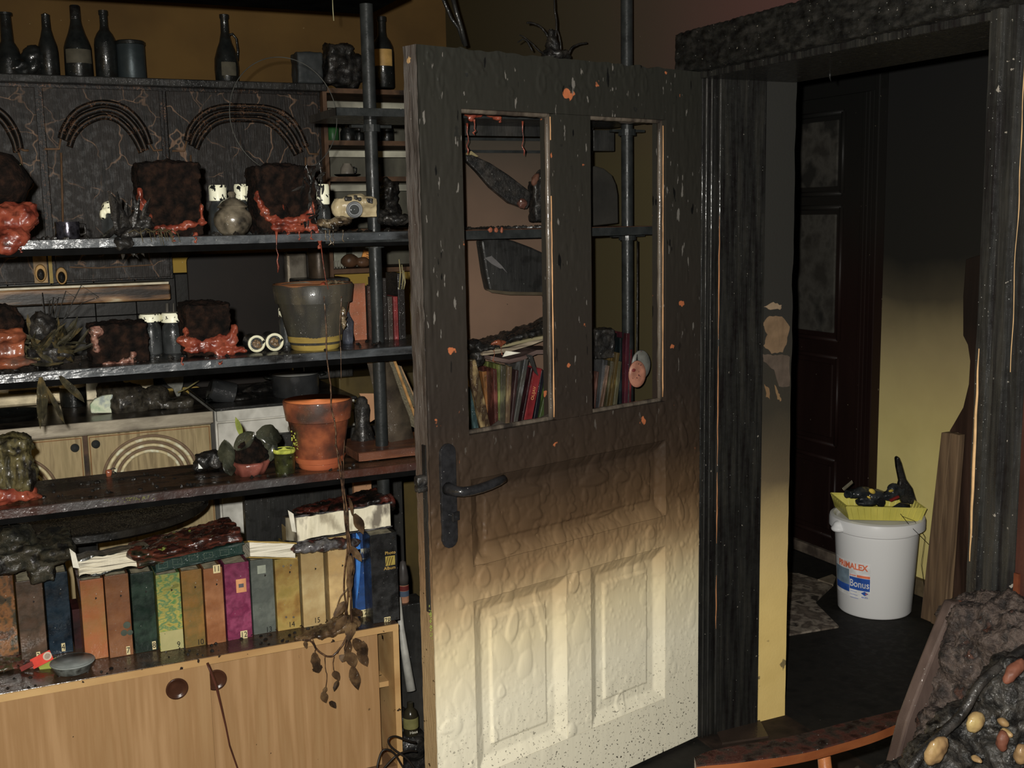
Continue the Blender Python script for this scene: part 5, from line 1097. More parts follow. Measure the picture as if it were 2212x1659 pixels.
g.add(vs+[v+Vector((0, .003, 0)) for v in vs], [(i*2, i*2+1, i*2+3, i*2+2) for i in range(7)]+[(16+i*2, 16+i*2+2, 16+i*2+3, 16+i*2+1) for i in range(7)]+[(i*2, i*2+2, 18+i*2, 16+i*2) for i in range(7)]+[(i*2+1, 17+i*2, 19+i*2, i*2+3) for i in range(7)])
g.build('warped_sleeve', mat('smoky_curled_sheet', [S(44, 38, 33), S(74, 64, 52), S(36, 33, 30)], scale=9, rough=.2, bump=.5, sparkle=.5), None, smooth=True, label='warped smoky plastic folder curling on the lower shelf by the door edge', cat='folder')
for i, (P, w_, col, lab) in enumerate(((((848, 775), (884, 872)), .007, (170, 124, 60), 'leaning book with a yellow ochre spine right of the warped folder'), (((864, 792), (890, 850)), .004, (150, 120, 84), 'thin leaning book with a pale spine, nearest the door edge'))):
    a = at(*P[0], 'y', 2.94); b = at(*P[1], 'y', 2.94); b = a+(b-a)*1.6
    if b.z < Z3+.03: b = a+(b-a)*((a.z-Z3-.06)/(a.z-b.z))
    t = thing('leaning_book', lab, 'book', b)
    dirv = (b-a).normalized(); perp = Vector((dirv.z, 0, -dirv.x)) if dirv.z > 0 else Vector((-dirv.z, 0, dirv.x))
    G().prism([a, b, b+perp*w_, a+perp*w_], (0, .004, 0)).build('spine', mat('lb%d' % i, [S(*col), S(*[k*.7 for k in col])], scale=30, rough=.5, bump=.3), t)
    G().prism([a+Vector((0, .004, 0))+perp*.001, b+Vector((0, .004, 0))+perp*.001, b+perp*(w_-.001)+Vector((0, .004, 0)), a+perp*(w_-.001)+Vector((0, .004, 0))], (0, .08, 0)).build('pages', m_pages, t)

# --- right bay seen through the door openings
y = 2.93
def rb(pxb, pxt, pyt, pyb, w_px, col, label, yy=2.9, z=Z3+.027, col2=None, gloss=.35, txt=None):
    """book whose spine runs from bottom px to top px"""
    a = at(pxb, pyb, 'y', yy); b = at(pxt, pyt, 'y', yy); wd = w_px*mpp(a); a = a+(a-b)*((a.z-z)/(b.z-a.z)) if b.z > a.z else a
    d = (b-a).normalized(); pr = Vector((d.z, 0, -d.x))
    t = thing('scorched_book', label, 'book', a, 'scorched books seen through the door')
    k = 'rb_'+str(pxb)
    g_ = sum(col)/3; cA = [q*.72+g_*.16 for q in col]; cB = col2 or [q*.55 for q in cA]
    mt = mat(k, [S(*cA), S(*cB), S(*[q*.55 for q in cA])], scale=34, stretch=(1, 1, .4), rough=gloss, wet=.1, bump=.4, sparkle=.5)
    A, B = a-pr*wd/2, a+pr*wd/2; D, Cc = b-pr*wd/2, b+pr*wd/2
    sp_ = G().prism([A, B, Cc, D], (0, .004, 0)).build('spine', mt, t, bevel=.0015)
    e = Vector((0, .004, 0)); th = pr*.0018
    G().prism([A+e, A+th+e, D+th+e, D+e], (0, .12, 0)).build('cover_board', mt, t); G().prism([B-th+e, B+e, Cc+e, Cc-th+e], (0, .12, 0)).build('cover_board', mt, t)
    G().prism([A+th+e+d*.003, B-th+e+d*.003, Cc-th+e-d*.004, D+th+e-d*.004], (0, .112, 0)).build('pages', m_pages, t)
    if txt: text(txt, .013, plain('gilt_lettering', S(190, 130, 70), .4), sp_, a+(b-a)*.6-Vector((0, .0012, 0)), X=d, Z=(-d.z, 0, d.x) if 0 else Vector((-d.z, 0, d.x)))
    return t
rb(1031, 1012, 840, 930, 10, (70, 110, 114), 'teal blue book leaning furthest left behind the door opening')
rb(1050, 1018, 780, 925, 22, (170, 140, 80), 'thick straw coloured book with black scorch leaning left', col2=(50, 36, 26))
rb(1062, 1050, 802, 915, 17, (170, 104, 32), 'orange book behind the straw coloured one', yy=2.95, col2=(120, 76, 30))
rb(1073, 1070, 798, 912, 8, (136, 64, 52), 'narrow brick red book in the left opening')
rb(1079, 1079, 788, 912, 4, (150, 160, 60), 'very thin lime edged book in the left opening')
rb(1086, 1088, 790, 910, 12, (110, 110, 70), 'rounded grey yellow book with a pattern of rings', col2=(54, 50, 40))
rb(1097, 1102, 792, 910, 10, (156, 130, 76), 'tan book right of the grey yellow one', col2=(80, 62, 46))
rb(1107, 1118, 800, 910, 7, (96, 60, 58), 'brown purple book in the middle of the left opening')
rb(1114, 1138, 776, 912, 10, (110, 112, 112), 'grey glossy book with a white highlight leaning right', col2=(60, 58, 52))
rb(1128, 1150, 795, 915, 5, (80, 34, 40), 'thin maroon book before the big red one')
rb(1139, 1163, 795, 915, 19, (152, 32, 38), 'thick glossy crimson book with gilt lettering', gloss=.2, col2=(110, 26, 30), txt='OLIJAV')
rb(1156, 1174, 800, 912, 9, (36, 36, 50), 'dark navy book right of the crimson one')
rb(1169, 1188, 826, 908, 12, (112, 146, 36), 'lime green spotted book in the left opening', col2=(50, 62, 34))
rb(1188, 1199, 850, 905, 6, (120, 118, 114), 'pale grey book by the mullion')
rb(1283, 1292, 803, 895, 5, (136, 82, 66), 'salmon coloured thin book in the right opening')
rb(1297, 1308, 778, 898, 12, (78, 80, 78), 'grey book in the right opening', col2=(54, 54, 56))
rb(1298, 1316, 790, 900, 4, (180, 130, 96), 'pale pink edged thin book in the right opening', yy=2.885)
rb(1310, 1322, 780, 900, 6, (110, 100, 60), 'olive speckled thin book in the right opening')
rb(1316, 1336, 762, 900, 8, (140, 108, 40), 'mustard book with a bright white edge in the right opening', yy=2.885)
rb(1327, 1340, 780, 895, 9, (130, 124, 66), 'yellow and grey flecked book in the right opening', col2=(70, 66, 50))
rb(1341, 1342, 730, 895, 6, (30, 46, 50), 'dark teal tall book in the right opening')
rb(1352, 1357, 720, 895, 9, (94, 28, 32), 'tall maroon book near the right end of the row', col2=(60, 24, 34))
rb(1361, 1364, 755, 895, 5, (130, 28, 34), 'red book at the right end of the row')
# heap lying across the books
y = 2.9
t = thing('paper_stack', 'sagging stack of scorched magazines lying on the books behind the left opening', 'magazines', at(1100, 760, 'y', y))
for i, (P, th, nm, mt) in enumerate((([(1042, 768), (1100, 760), (1150, 745), (1208, 722)], .012, 'magazine', mat('sooty_paper', [S(70, 60, 50), S(150, 136, 112)], scale=20, stretch=(.4, 1, 6), rough=.6, bump=.5)),
        ([(1045, 758), (1100, 748), (1150, 736), (1208, 726)], .008, 'magazine', mat('olive_paper', [S(112, 104, 74), S(136, 126, 92)], scale=9, rough=.6)),
        ([(1060, 778), (1100, 786), (1130, 778), (1160, 765), (1208, 764)], .012, 'magazine', mat('purple_brown_paper', [S(62, 48, 44), S(100, 82, 76)], scale=16, stretch=(.4, 1, 5), rough=.4, bump=.4)))):
    vs = []
    for q in P: p = at(q[0], q[1], 'y', y-.004*i); vs += [p, p+Vector((0, 0, th)), p+Vector((0, .12, th)), p+Vector((0, .12, 0))]
    n = len(P)-1; g = G(); g.add(vs, [(k*4+a, (k+1)*4+a, (k+1)*4+(a+1) % 4, k*4+(a+1) % 4) for k in range(n) for a in range(4)]+[(0, 1, 2, 3), (n*4+3, n*4+2, n*4+1, n*4)]); g.build(nm, mt, t)
G().prism([at(x, y_, 'y', y-.01) for x, y_ in ((1086, 771), (1093, 758), (1125, 762))], (0, .003, 0)).build('torn_page', plain('torn_page', S(200, 196, 180), .7), t)
G().blob([('b', at(1085, 752-20, 'y', 2.94), (.2, .12, .014), Matrix.Rotation(-.24, 3, 'Y')), ('b', at(1165, 705, 'y', 2.94), (.11, .1, .016), Matrix.Rotation(-.4, 3, 'Y')), ('e', at(1190, 705, 'y', 2.93), (.035, .03, .02)), ('e', at(1025, 745, 'y', 2.93), (.03, .04, .014)), ('e', at(1030, 770, 'y', 2.94), (.02, .03, .03))], voxel=.0045, amp=.007, ns=55, amp2=.002).build('charred_top', m_char, t, smooth=True)
G().blob([('e', at(1198, 722, 'y', 2.885), (.016, .01, .012)), ('e', at(1190, 738, 'y', 2.885), (.01, .008, .012))], voxel=.0032, amp=.004, ns=80).build('melted_plastic', m_melt2, t, smooth=True)
g = G(); g.blob([('e', at(1077, 741, 'y', 2.885), (.024, .01, .009))], voxel=.0032, amp=.004, ns=80)
for px, l in ((1066, .055), (1083, .035)): g.drip(at(px, 742, 'y', 2.88), l, .0009)
g.build('melted_plastic', m_melt2, t, smooth=True)
G().prism([at(x, y_, 'y', 2.875) for x, y_ in ((1137, 765), (1150, 768), (1163, 812), (1156, 806))], (0, .004, 0)).build('ribbon', m_char2, t)
t = thing('burnt_box', 'charred black box standing on the books in the right opening', 'box', at(1298, 775, 'y', 2.92))
G().blob([('b', at(1296, 741, 'y', 2.93), (.065, .06, .088))], voxel=.004, amp=.004, ns=70).build('box_body', m_char, t, smooth=True)
G().bb(at(1322, 756, 'y', 2.955), at(1345, 718, 'y', 2.965)).build('dark_panel', m_black, None, label='black flat book cover behind the mustard book', cat='book')
# shelf things above
y = 2.92
pts = [(1006, 335), (1020, 334), (1060, 352), (1100, 378), (1148, 415), (1146, 440), (1139, 452), (1100, 438), (1060, 405), (1030, 370), (1008, 348)]
G().prism([at(a, b, 'y', 2.93) for a, b in pts], (0, .022, 0)).build('x', m_char, None).name = 'tmpx'
o = bpy.data.objects['tmpx']; o.name = 'burnt_folder'; o['label'] = 'long charred wedge leaning across the upper bay behind the left opening'; o['category'] = 'folder'
b_ = o.modifiers.new('b', 'BEVEL'); b_.width = .004; b_.segments = 2
t2 = thing('melted_lump', 'reddish melted end stuck to the charred wedge above the upper bay shelf', 'melted plastic', at(1128, 440, 'y', 2.92))
G().blob([('e', at(1128, 440, 'y', 2.925), (.014, .01, .017))], voxel=.0035, amp=.005, ns=70).build('lump', plain('reddish_crust', S(74, 44, 34), .7, sparkle=.3), t2, smooth=True)
G().prism([at(a, b, 'y', 2.945) for a, b in ((1008, 330), (1018, 326), (1034, 338), (1008, 342))], (0, .004, 0)).build('card_corner', plain('olive_card', S(120, 108, 72), .6), None, label='small pale olive card corner poking above the charred wedge', cat='card')
t = thing('burnt_container', 'black burnt container with a brown shoulder beside the charred wedge', 'container', at(1170, 478, 'y', 2.95))
G().blob([('b', at(1170, 435, 'y', 2.96), (.066, .05, .115)), ('e', at(1182, 385, 'y', 2.96), (.035, .03, .03))], voxel=.0045, amp=.006, ns=50).build('container_body', m_char, t, smooth=True)
G().blob([('e', at(1156, 388, 'y', 2.94), (.010, .01, .02), Matrix.Rotation(.5, 3, 'Y'))], voxel=.003, amp=.003, ns=80).build('brown_shoulder', plain('scorched_orange', S(80, 50, 36), .7), t, smooth=True)
g = G()
for k in range(80):
    g.lathe(Vector((rnd.uniform(1.17, 1.5), rnd.uniform(YF+.02, YF+.14), Z1)), [(rnd.uniform(.003, .008), 0), (rnd.uniform(.003, .007), .004), (0, rnd.uniform(.004, .009))], 6, wob=.9)
g.build('charcoal_crumbs', m_char, None, label='black ash crumbs on the upper bay shelf behind the left opening', cat='debris', kind='stuff')
pts = [at(a, b, 'y', 2.96) for a, b in ((1262, 490), (1262, 372), (1285, 358), (1305, 364), (1322, 378), (1331, 398), (1335, 420), (1336, 482))]
o = G().prism(pts, (0, .06, 0)).build('rounded_box', mat('matt_black_box', [S(30, 29, 26), S(40, 38, 34)], rough=.6), None, label='matt black box with a rounded top corner on the upper shelf behind the right opening', cat='box', bevel=.003)
G().bb(at(1282, 326, 'y', 3.03), at(1322, 282, 'y', 3.045)).build('hanging_plate', m_char2, None, label='small dark plate on the back panel above the rounded black box', cat='plate', bevel=.002)
# dark bent folder below
pts = [(1040, 520), (1062, 510), (1110, 520), (1150, 535), (1208, 562), (1208, 636), (1100, 634), (1058, 628), (1050, 590)]
t = thing('warped_case', 'warped glossy black case with a grey smear hanging under the upper bay shelf', 'case', at(1120, 630, 'y', 2.93))
G().prism([at(a, b, 'y', 2.94) for a, b in pts], (0, .045, 0)).build('case_body', m_char2, t, bevel=.006)
G().prism([at(a, b, 'y', 2.936) for a, b in ((1047, 557), (1062, 553), (1075, 565), (1085, 575), (1096, 590), (1086, 580), (1080, 580), (1062, 570))], (0, .003, 0)).build('grey_smear', plain('grey_smear', S(84, 82, 82), .4), t)
G().prism([at(a, b, 'y', 2.937) for a, b in ((1050, 625), (1100, 630), (1208, 632), (1208, 638), (1100, 637), (1062, 632))], (0, .003, 0)).build('pale_edge', plain('olive_edge', S(62, 54, 40), .5), t)
# melted red drips on the top shelf of this bay
g = G(); g.blob([('e', at(1024, 244, 'y', 2.775), (.03, .008, .014)), ('e', at(1018, 252, 'y', 2.775), (.012, .006, .012)), ('e', at(1045, 240, 'y', 2.775), (.04, .008, .006)), ('e', at(1066, 244, 'y', 2.775), (.026, .008, .012)), ('e', at(1074, 254, 'y', 2.775), (.014, .006, .008))], voxel=.0032, amp=.004, ns=70)
g.drip(at(1024, 258, 'y', 2.775), .04, .0016); g.drip(at(1009, 266, 'y', 2.775), .08, .0014); g.drip(at(1081, 258, 'y', 2.775), .008, .0016)
g.build('melted_drips', m_melt, None, smooth=True, label='orange red melted plastic dripping from the top shelf behind the left opening', cat='melted plastic')
for px, w_, lab in ((1059, .007, 'left one of three small dried orange drips on the upper bay shelf edge'), (1072, .006, 'middle one of three small dried orange drips on the upper bay shelf edge'), (1084, .005, 'right one of three small dried orange drips on the upper bay shelf edge'), (1188, .012, 'wide dried orange drip on the upper bay shelf edge beside the mullion')):
    G().blob([('e', at(px, 497, 'y', 2.774), (w_, .003, .009))], voxel=.0028, amp=.002, ns=90).build('melted_drip', plain('dried_orange_drip', S(130, 70, 46), .4), None, smooth=True, label=lab, cat='melted plastic')
g = G(); g.drip(at(1129, 262, 'y', 2.775), .09, .0013); g.build('melted_drip', m_melt, None, smooth=True, label='single long thin red drip under the top shelf in the left door opening', cat='melted plastic')
# cord and two round discs hanging on the right pole
yd = 2.83
t = thing('hanging_discs', 'grey and salmon round discs hanging on a cord by the right pole', 'pendant', at(1388, 835, 'y', yd))
for (px, py, rp, col, nm, yy) in ((1384, 788, 24, (104, 104, 98), 'grey_disc', yd+.012), (1376, 808, 22, (168, 110, 86), 'salmon_disc', yd)):
    c = at(px, py, 'y', yy); r = rp*mpp(c)
    G().lathe(c, [(0, -.002), (r*.8, -.0015), (r, 0), (r*.96, .003), (r*.6, .005), (0, .0055)], 32, Matrix.Rotation(math.pi/2, 3, 'X') @ Matrix.Diagonal((1, 1.2, 1)) if 0 else Matrix.Diagonal((1, 1, 1.35)) @ Matrix.Rotation(math.pi/2, 3, 'X')).build(nm, mat(nm, [S(*col), S(*[k*.75 for k in col])], scale=30, rough=.4, speck=[(S(80, 44, 44), 90, .66)]), t, smooth=True)
G().blob([('e', at(1369, 800, 'y', yd-.006), (.007, .003, .006))], voxel=.002, amp=.001).build('dark_red_mark', plain('dark_red_mark', S(100, 34, 34), .4), t, smooth=True)
G().tube([at(1377, 520, 'y', 2.87), at(1377, 640, 'y', 2.86), at(1376, 740, 'y', 2.85), at(1376, 780, 'y', yd+.005)], .0025, 6).build('cord', m_char, t, smooth=True)
# charred plant and cords above the door
c = at(1195, 122, 'y', 3.2)
t = thing('hanging_plant', 'charred hanging plant curling above the top of the door on a black cord', 'plant', c)
g = G()
def vv(P, r0, r1, y=3.2): global g; vine([(p[0], p[1], y) for p in P], r0, r1)
vv([(1195, 110), (1200, 80), (1202, 50), (1198, 20), (1197, -20)], .004, .0025)
vv([(1192, 118), (1186, 85), (1170, 60), (1150, 50), (1138, 49)], .004, .003)
vv([(1188, 122), (1165, 110), (1150, 95), (1132, 80), (1122, 76)], .003, .0015)
vv([(1150, 110), (1140, 92), (1130, 85), (1118, 92)], .003, .0015)
vv([(1228, 118), (1235, 104), (1250, 96), (1268, 93)], .004, .003)
vv([(1212, 118), (1210, 90), (1204, 65)], .003, .0015)
g.build('stem', m_char, t, smooth=True)
G().blob([('e', at(1194, 95, 'y', 3.2), (.018, .018, .045)), ('e', at(1200, 120, 'y', 3.2), (.05, .03, .02))], voxel=.005, amp=.01, ns=50).build('crown', m_char, t, smooth=True)
tubething('conduit', 'sooty cable twisting down the corner behind the door top, left strand', 'cable', [at(x, y, 'y', 3.6) for x, y in ((950, -20), (962, 10), (975, 40), (990, 60), (1002, 95))], .006, m_char2, 8)
tubething('conduit', 'sooty cable hanging straight down beside the twisted strand above the door', 'cable', [at(x, y, 'y', 3.55) for x, y in ((974, -20), (984, 20), (996, 60), (1006, 100))], .008, m_char2, 8)
tubething('cord', 'thin pale string hanging at the top of the divider', 'string', [at(718, -10, 'y', 2.8), at(719, 20, 'y', 2.8), at(721, 45, 'y', 2.8)], .0013, plain('ash_string', S(130, 124, 90), .6), 5)
# ================================================================== KITCHEN BEHIND
YC = 4.35      # wall cabinet fronts
ct = at(0, 178, 'y', YC).z
def cabinet(xa, xb, zb, label, yf=YC):
    t = thing('wall_cabinet', label, 'cabinet', ((xa+xb)/2, 4.5, zb), 'crazed wall cabinets')
    G().bb((xa, yf+.02, zb), (xb, 4.648, ct)).build('body', m_crackd, t)
    return t
xs = [at(px, 300, 'y', YC).x for px in (-190, 91, 357, 697)]
zb_lo = at(200, 608, 'y', YC).z; zb_hi = at(500, 512, 'y', YC).z
labs = ('black crazed wall cabinet at the far left with only half its arch in view', 'black crazed wall cabinet with a round arch moulding, between the other two', 'black crazed wall cabinet with the wide flattened arch behind the wire hoop')
def arcpts(px, k=24):
    return [at(x, y, 'y', YC-.004) for x, y in px]
def smooth_path(P, q_=6):
    sm = []
    for k in range(len(P)-1):
        a = P[max(0, k-1)]; b = P[k]; c_ = P[k+1]; d = P[min(len(P)-1, k+2)]
        for q in range(q_):
            u = q/q_; sm.append(tuple(.5*((2*b[i])+(c_[i]-a[i])*u+(2*a[i]-5*b[i]+4*c_[i]-d[i])*u*u+(3*b[i]-a[i]-3*c_[i]+d[i])*u**3) for i in range(2)))
    sm.append(P[-1]); return sm
for i in range(3):
    xa, xb = xs[i], xs[i+1]; zb = zb_lo if i < 2 else zb_hi
    t = cabinet(xa, xb, zb, labs[i])
    d = G().bb((xa+.012, YC, zb+.006), (xb-.012, YC+.018, ct-.012)).build('door', m_crack, t, bevel=.002)
    if i == 0: shapes = [[(-60, 222), (-30, 224), (10, 248), (35, 285), (45, 322)], [(-60, 236), (-30, 238), (5, 262), (28, 300), (36, 330)]]
    elif i == 1: shapes = [[(131, 300), (139, 275), (160, 245), (190, 228), (225, 222), (262, 230), (290, 250), (312, 280), (324, 312)], [(142, 305), (152, 280), (172, 255), (200, 242), (226, 237), (256, 244), (282, 264), (302, 292), (316, 325)], [(150, 318), (160, 292), (180, 270), (204, 257), (226, 252), (252, 259), (276, 279), (294, 304), (306, 330)]]
    else: shapes = [[(403, 305), (412, 275), (440, 245), (480, 231), (530, 230), (582, 234), (620, 250), (645, 280), (662, 318)], [(412, 315), (424, 285), (450, 258), (485, 245), (530, 244), (578, 248), (610, 266), (634, 295), (650, 330)], [(424, 322), (436, 296), (460, 270), (490, 259), (530, 258), (572, 262), (602, 282), (624, 308), (640, 335)]]
    for sh in shapes:
        P = smooth_path(sh)
        o = G().tube([at(x, y, 'y', YC+.001) for x, y in P], .0115, 8).build('arch_moulding', m_crackd, d, smooth=True)
        G_ = G().tube([at(x, y-2.2, 'y', YC-.0098)+Vector((0, 0, .0006*rnd.uniform(-1, 1))) for x, y in P], .001, 5).build('bared_edge', m_tanline, d, smooth=True)
    side = {0: [[(45, 322), (52, 325), (62, 325)], [(40, 330), (46, 345), (52, 400), (56, 460)]], 1: [[(96, 322), (128, 322), (131, 300)], [(132, 330), (136, 480)], [(324, 312), (332, 325), (350, 324)]], 2: [[(372, 326), (398, 326), (403, 305)], [(412, 335), (414, 480)], [(662, 318), (668, 332), (688, 333)], [(660, 340), (662, 470)]]}[i]
    for sh in side:
        G().tube([at(x, y, 'y', YC-.002) for x, y in sh], .004, 6).build('shoulder_moulding', m_tanline, d, smooth=True)
    G().bb((xa+.001, YC+.004, zb), (xa+.008, YC+.022, ct-.01)).build('frame_strip', m_crackd, t)
    if i < 2:
        for px, py in (((88, 590),) if i == 0 else ((133, 596),)):
            dk = G().lathe(at(px, py, 'y', YC-.001), [(.0, 0), (.02, .002), (.016, .004), (0, .005)], 20, Matrix.Diagonal((1, 1, 1.6)) @ Matrix.Rotation(math.pi/2, 3, 'X')).build('knob_backplate', plain('scorched_ochre', S(124, 96, 52, 4.5), .5), d, smooth=True)
            G().lathe(at(px, py+3, 'y', YC-.006), [(.0, 0), (.013, .003), (.009, .01), (0, .012)], 18, Matrix.Diagonal((1, 1, 1.6)) @ Matrix.Rotation(math.pi/2, 3, 'X')).build('drop_knob', m_char, d, smooth=True)
        if i == 1:
            G().bb(at(108, 612, 'y', YC-.002), at(110, 540, 'y', YC)).build('bared_edge', plain('mustard_edge', S(110, 92, 30, 4.5), .5), t)
            G().tube([at(150, 577, 'y', YC-.002), at(215, 579, 'y', YC-.002), at(330, 572, 'y', YC-.002)], .0022, 5).build('scorched_groove', m_tanline, d)
        else:
            G().bb(at(75, 612, 'y', YC-.003), at(99, 545, 'y', YC-.0)).build('scorched_strip', mat('scorched_ochre_strip', [S(60, 48, 34, 4.5), S(128, 102, 62, 4.5)], scale=14, rough=.5, bump=.3), d, bevel=.001)
# cornice board the bottles stand on
G().bb((-.5, YC-.03, ct), (at(697, 190, 'y', YC).x+.01, 4.648, ct+.028)).build('cornice_board', m_char2, None, label='long charred board on top of the crazed wall cabinets', cat='board', bevel=.004)
ctop = ct+.028
# extractor hood under the left cabinets
hx = at(370, 625, 'y', YC-.06).x
t = thing('cooker_hood', 'scorched cream front strip of the hood under the left wall cabinets', 'hood', (.2, 4.4, zb_lo-.1))
z0 = at(200, 655, 'y', YC-.04).z; z1 = at(200, 620, 'y', YC-.04).z
G().bb((-.5, YC-.04, z0), (hx, YC+.12, z1)).build('front_strip', mat('scorched_enamel', [S(24, 20, 17, 4.3), S(34, 27, 21, 4.3), S(84, 60, 38, 4.3), S(120, 92, 60, 4.3), S(206, 184, 144, 4.3)], scale=5, stretch=(.7, 1, 5), rough=.35, bump=.3, lo_=.32, hi_=.68), t, bevel=.006)
G().bb((-.5, YC-.038, z1), (hx-.004, YC+.1, z1+.008)).build('metal_trim', plain('bright_trim', S(150, 142, 120, 4.3), .3), t, bevel=.001)
zt = at(200, 612, 'y', YC).z
for k, px in enumerate((361, 375)): G().tube([at(px, 655, 'y', 4.5), at(px+1, 760, 'y', 4.5)], .003 if k else .006, 8).build('hanging_rod', mat('smoky_rod', [S(56, 54, 50, 4.4), S(84, 80, 74, 4.4)], rough=.25), t, smooth=True)
# kitchen back wall tiles (dark) behind the counter
tt_ = mat('sooty_tile', [S(24, 23, 20, 3.2), S(30, 28, 25, 3.2)], scale=3, rough=.35, bump=.15)
t = thing('trim_6', None, None, (.5, 4.64, .95), kind='structure')
G().bb((-.5, 4.644, .95), (1.2, 4.65, 1.41)).build('grout', m_black, t)
for r in range(3):
    for c_ in range(11):
        x0 = -.5+c_*.152; z = .95+r*.152
        G().bb((x0+.001, 4.642, z+.001), (x0+.15, 4.652, z+.15)).build('tile', tt_, t, bevel=.001)
# bottles on the cornice
m_bott = mat('sooty_bottle', [S(13, 15, 15, 3.6), S(22, 24, 23, 3.6), S(18, 17, 15, 3.6)], scale=20, rough=.4, wet=.1, bump=.3, bscale=80, sparkle=.3)
def bottle(px, pt, pb, w_px, prof, label, nm='wine_bottle', cat='bottle', grp='sooty bottles on the cabinets', seg=28, y=4.42, body='bottle_body', mt=None):
    c = at(px, pb, 'y', y); c.z = ctop; s_ = mpp(c); h = at(px, pt, 'y', y).z-ctop; r = w_px/2*s_
    t = thing(nm, label, cat, c, grp)
    b = G().lathe(c, [(a*r, z*h) for a, z in prof], seg).build(body, mt or m_bott, t, smooth='auto'); return t, c, r, h
wine = [(0, 0), (.9, 0), (1, .02), (1, .5), (.93, .58), (.7, .66), (.42, .72), (.36, .78), (.36, .92), (.42, .93), (.42, .99), (0, 1)]
slope = [(0, 0), (.92, 0), (1, .02), (.98, .4), (.9, .5), (.65, .62), (.45, .75), (.4, .95), (.42, .97), (0, 1)]
bottle(22, 28, 168, 52, [(0, 0), (1, 0), (1.05, .25), (.8, .45), (.5, .55), (.42, .95), (.55, .96), (.55, 1), (0, 1)], 'sooty bottle at the far left of the cabinet top, beside a black lump')
t, c, r, h = bottle(108, 28, 168, 42, slope, 'slim sooty bottle second from the left on the cabinet top')
t, c, r, h = bottle(172, 12, 168, 58, [(0, 0), (.93, 0), (1, .03), (.97, .42), (.85, .5), (.6, .62), (.42, .74), (.34, .84), (.34, .97), (.3, 1), (0, 1)], 'tallest sooty bottle with a faint label patch, third from the left')
G().lathe(c, [(r*.985, h*.2), (r*1.0, h*.21), (r*.985, h*.38), (r*.97, h*.39)], 24, a0=math.pi*1.15, a1=math.pi*1.85).build('paper_label', plain('sooty_label', S(48, 45, 36, 4.5), .7), t, smooth=True)
G().lathe(c, [(r*.37, h*.8), (r*.38, h*.82), (r*.36, h*.99), (0, h*1.005)], 20).build('neck_foil', m_char, t, smooth=True)
bottle(232, 22, 168, 46, wine, 'round shouldered sooty wine bottle beside the dark tin')
t, c, r, h = bottle(286, 90, 168, 60, [(0, 0), (.97, 0), (1, .02), (.98, .93), (.95, .97), (.9, 1), (.0, 1)], 'short wide dark tin with a faint sheen on the cabinet top', 'storage_tin', 'tin', None, body='tin_body', mt=mat('sheen_tin', [S(30, 36, 38, 4.5), S(38, 44, 46, 4.5)], rough=.4, metal=.4))
G().lathe(c, [(r*1.0, h*.9), (r*1.03, h*.91), (r*1.03, h*.985), (r*.95, h*1.01), (0, h*1.01)], 28).build('lid', m_bott, t, smooth='auto')
t, c, r, h = bottle(491, 32, 172, 52, [(0, 0), (.85, 0), (.95, .06), (1, .2), (.95, .36), (.72, .5), (.5, .6), (.34, .74), (.32, .93), (.38, .95), (.38, 1), (0, 1)], 'dark slender jug shaped bottle with a loop handle on the cabinet top', 'handled_bottle')
G().tube([c+Vector((r*.35, 0, h*.71)), c+Vector((r*.62, 0, h*.73)), c+Vector((r*.92, 0, h*.66)), c+Vector((r*1.0, 0, h*.5)), c+Vector((r*.92, 0, h*.34))], .0045, 8).build('handle', m_bott, t, smooth=True)
G().lathe(c+Vector((0, -.0, 0)), [(r*.99, h*.1), (r*1.01, h*.12), (r*1.01, h*.28), (r*.96, h*.3)], 24, a0=math.pi*1.3, a1=math.pi*1.7).build('paper_label', plain('sooty_label', S(48, 45, 36, 4.5), .7), t, smooth=True)
c = at(60, 168, 'y', 4.42); c.z = ctop
G().blob([('e', c+Vector((-.02, 0, .03)), (.05, .05, .04)), ('e', c+Vector((.02, 0, .05)), (.035, .04, .06))], voxel=.007, amp=.012, ns=25).build('charred_lump', m_bott, None, smooth=True, label='black burnt lump between the first two bottles on the cabinet top', cat='lump')
# boxes at the right end
t = thing('charred_box', 'dark box with a broken open top near the pole on the cabinet top', 'box', at(680, 175, 'y', 4.42))
a = at(645, 178, 'y', 4.42); b = at(697, 112, 'y', 4.42)
G().blob([('b', Vector(((a.x+b.x)/2, 4.47, (a.z+b.z)/2)), (b.x-a.x, .1, b.z-a.z))], voxel=.008, amp=.004, ns=30).build('box_body', mat('bluish_char_box', [S(28, 31, 32, 4.5), S(36, 38, 38, 4.5)], rough=.5), t, smooth=True)
zs = at(800, 195, 'y', 4.42).z
t = thing('charred_bundle', 'lumpy black bundle just left of the pole on the cabinet top', 'bundle', at(740, 185, 'y', 4.42))
G().blob([('b', at(727, 143, 'y', 4.46), (.1, .1, .15), Matrix.Rotation(.12, 3, 'Y')), ('e', at(758, 155, 'y', 4.46), (.06, .05, .07)), ('e', at(735, 110, 'y', 4.46), (.05, .04, .02))], voxel=.008, amp=.016, ns=22, amp2=.004).build('bundle_body', m_char, t, smooth=True)
t, c, r, h = bottle(829, 35, 196, 48, wine, 'sooty wine bottle with a gold label right of the pole', y=4.42)
G().lathe(c, [(r*1.0, h*.3), (r*1.012, h*.31), (r*1.012, h*.52), (r*1.0, h*.53)], 20, a0=math.pi*1.12, a1=math.pi*1.7).build('gold_label', plain('gold_label', S(120, 92, 40, 4.4), .5), t, smooth=True)
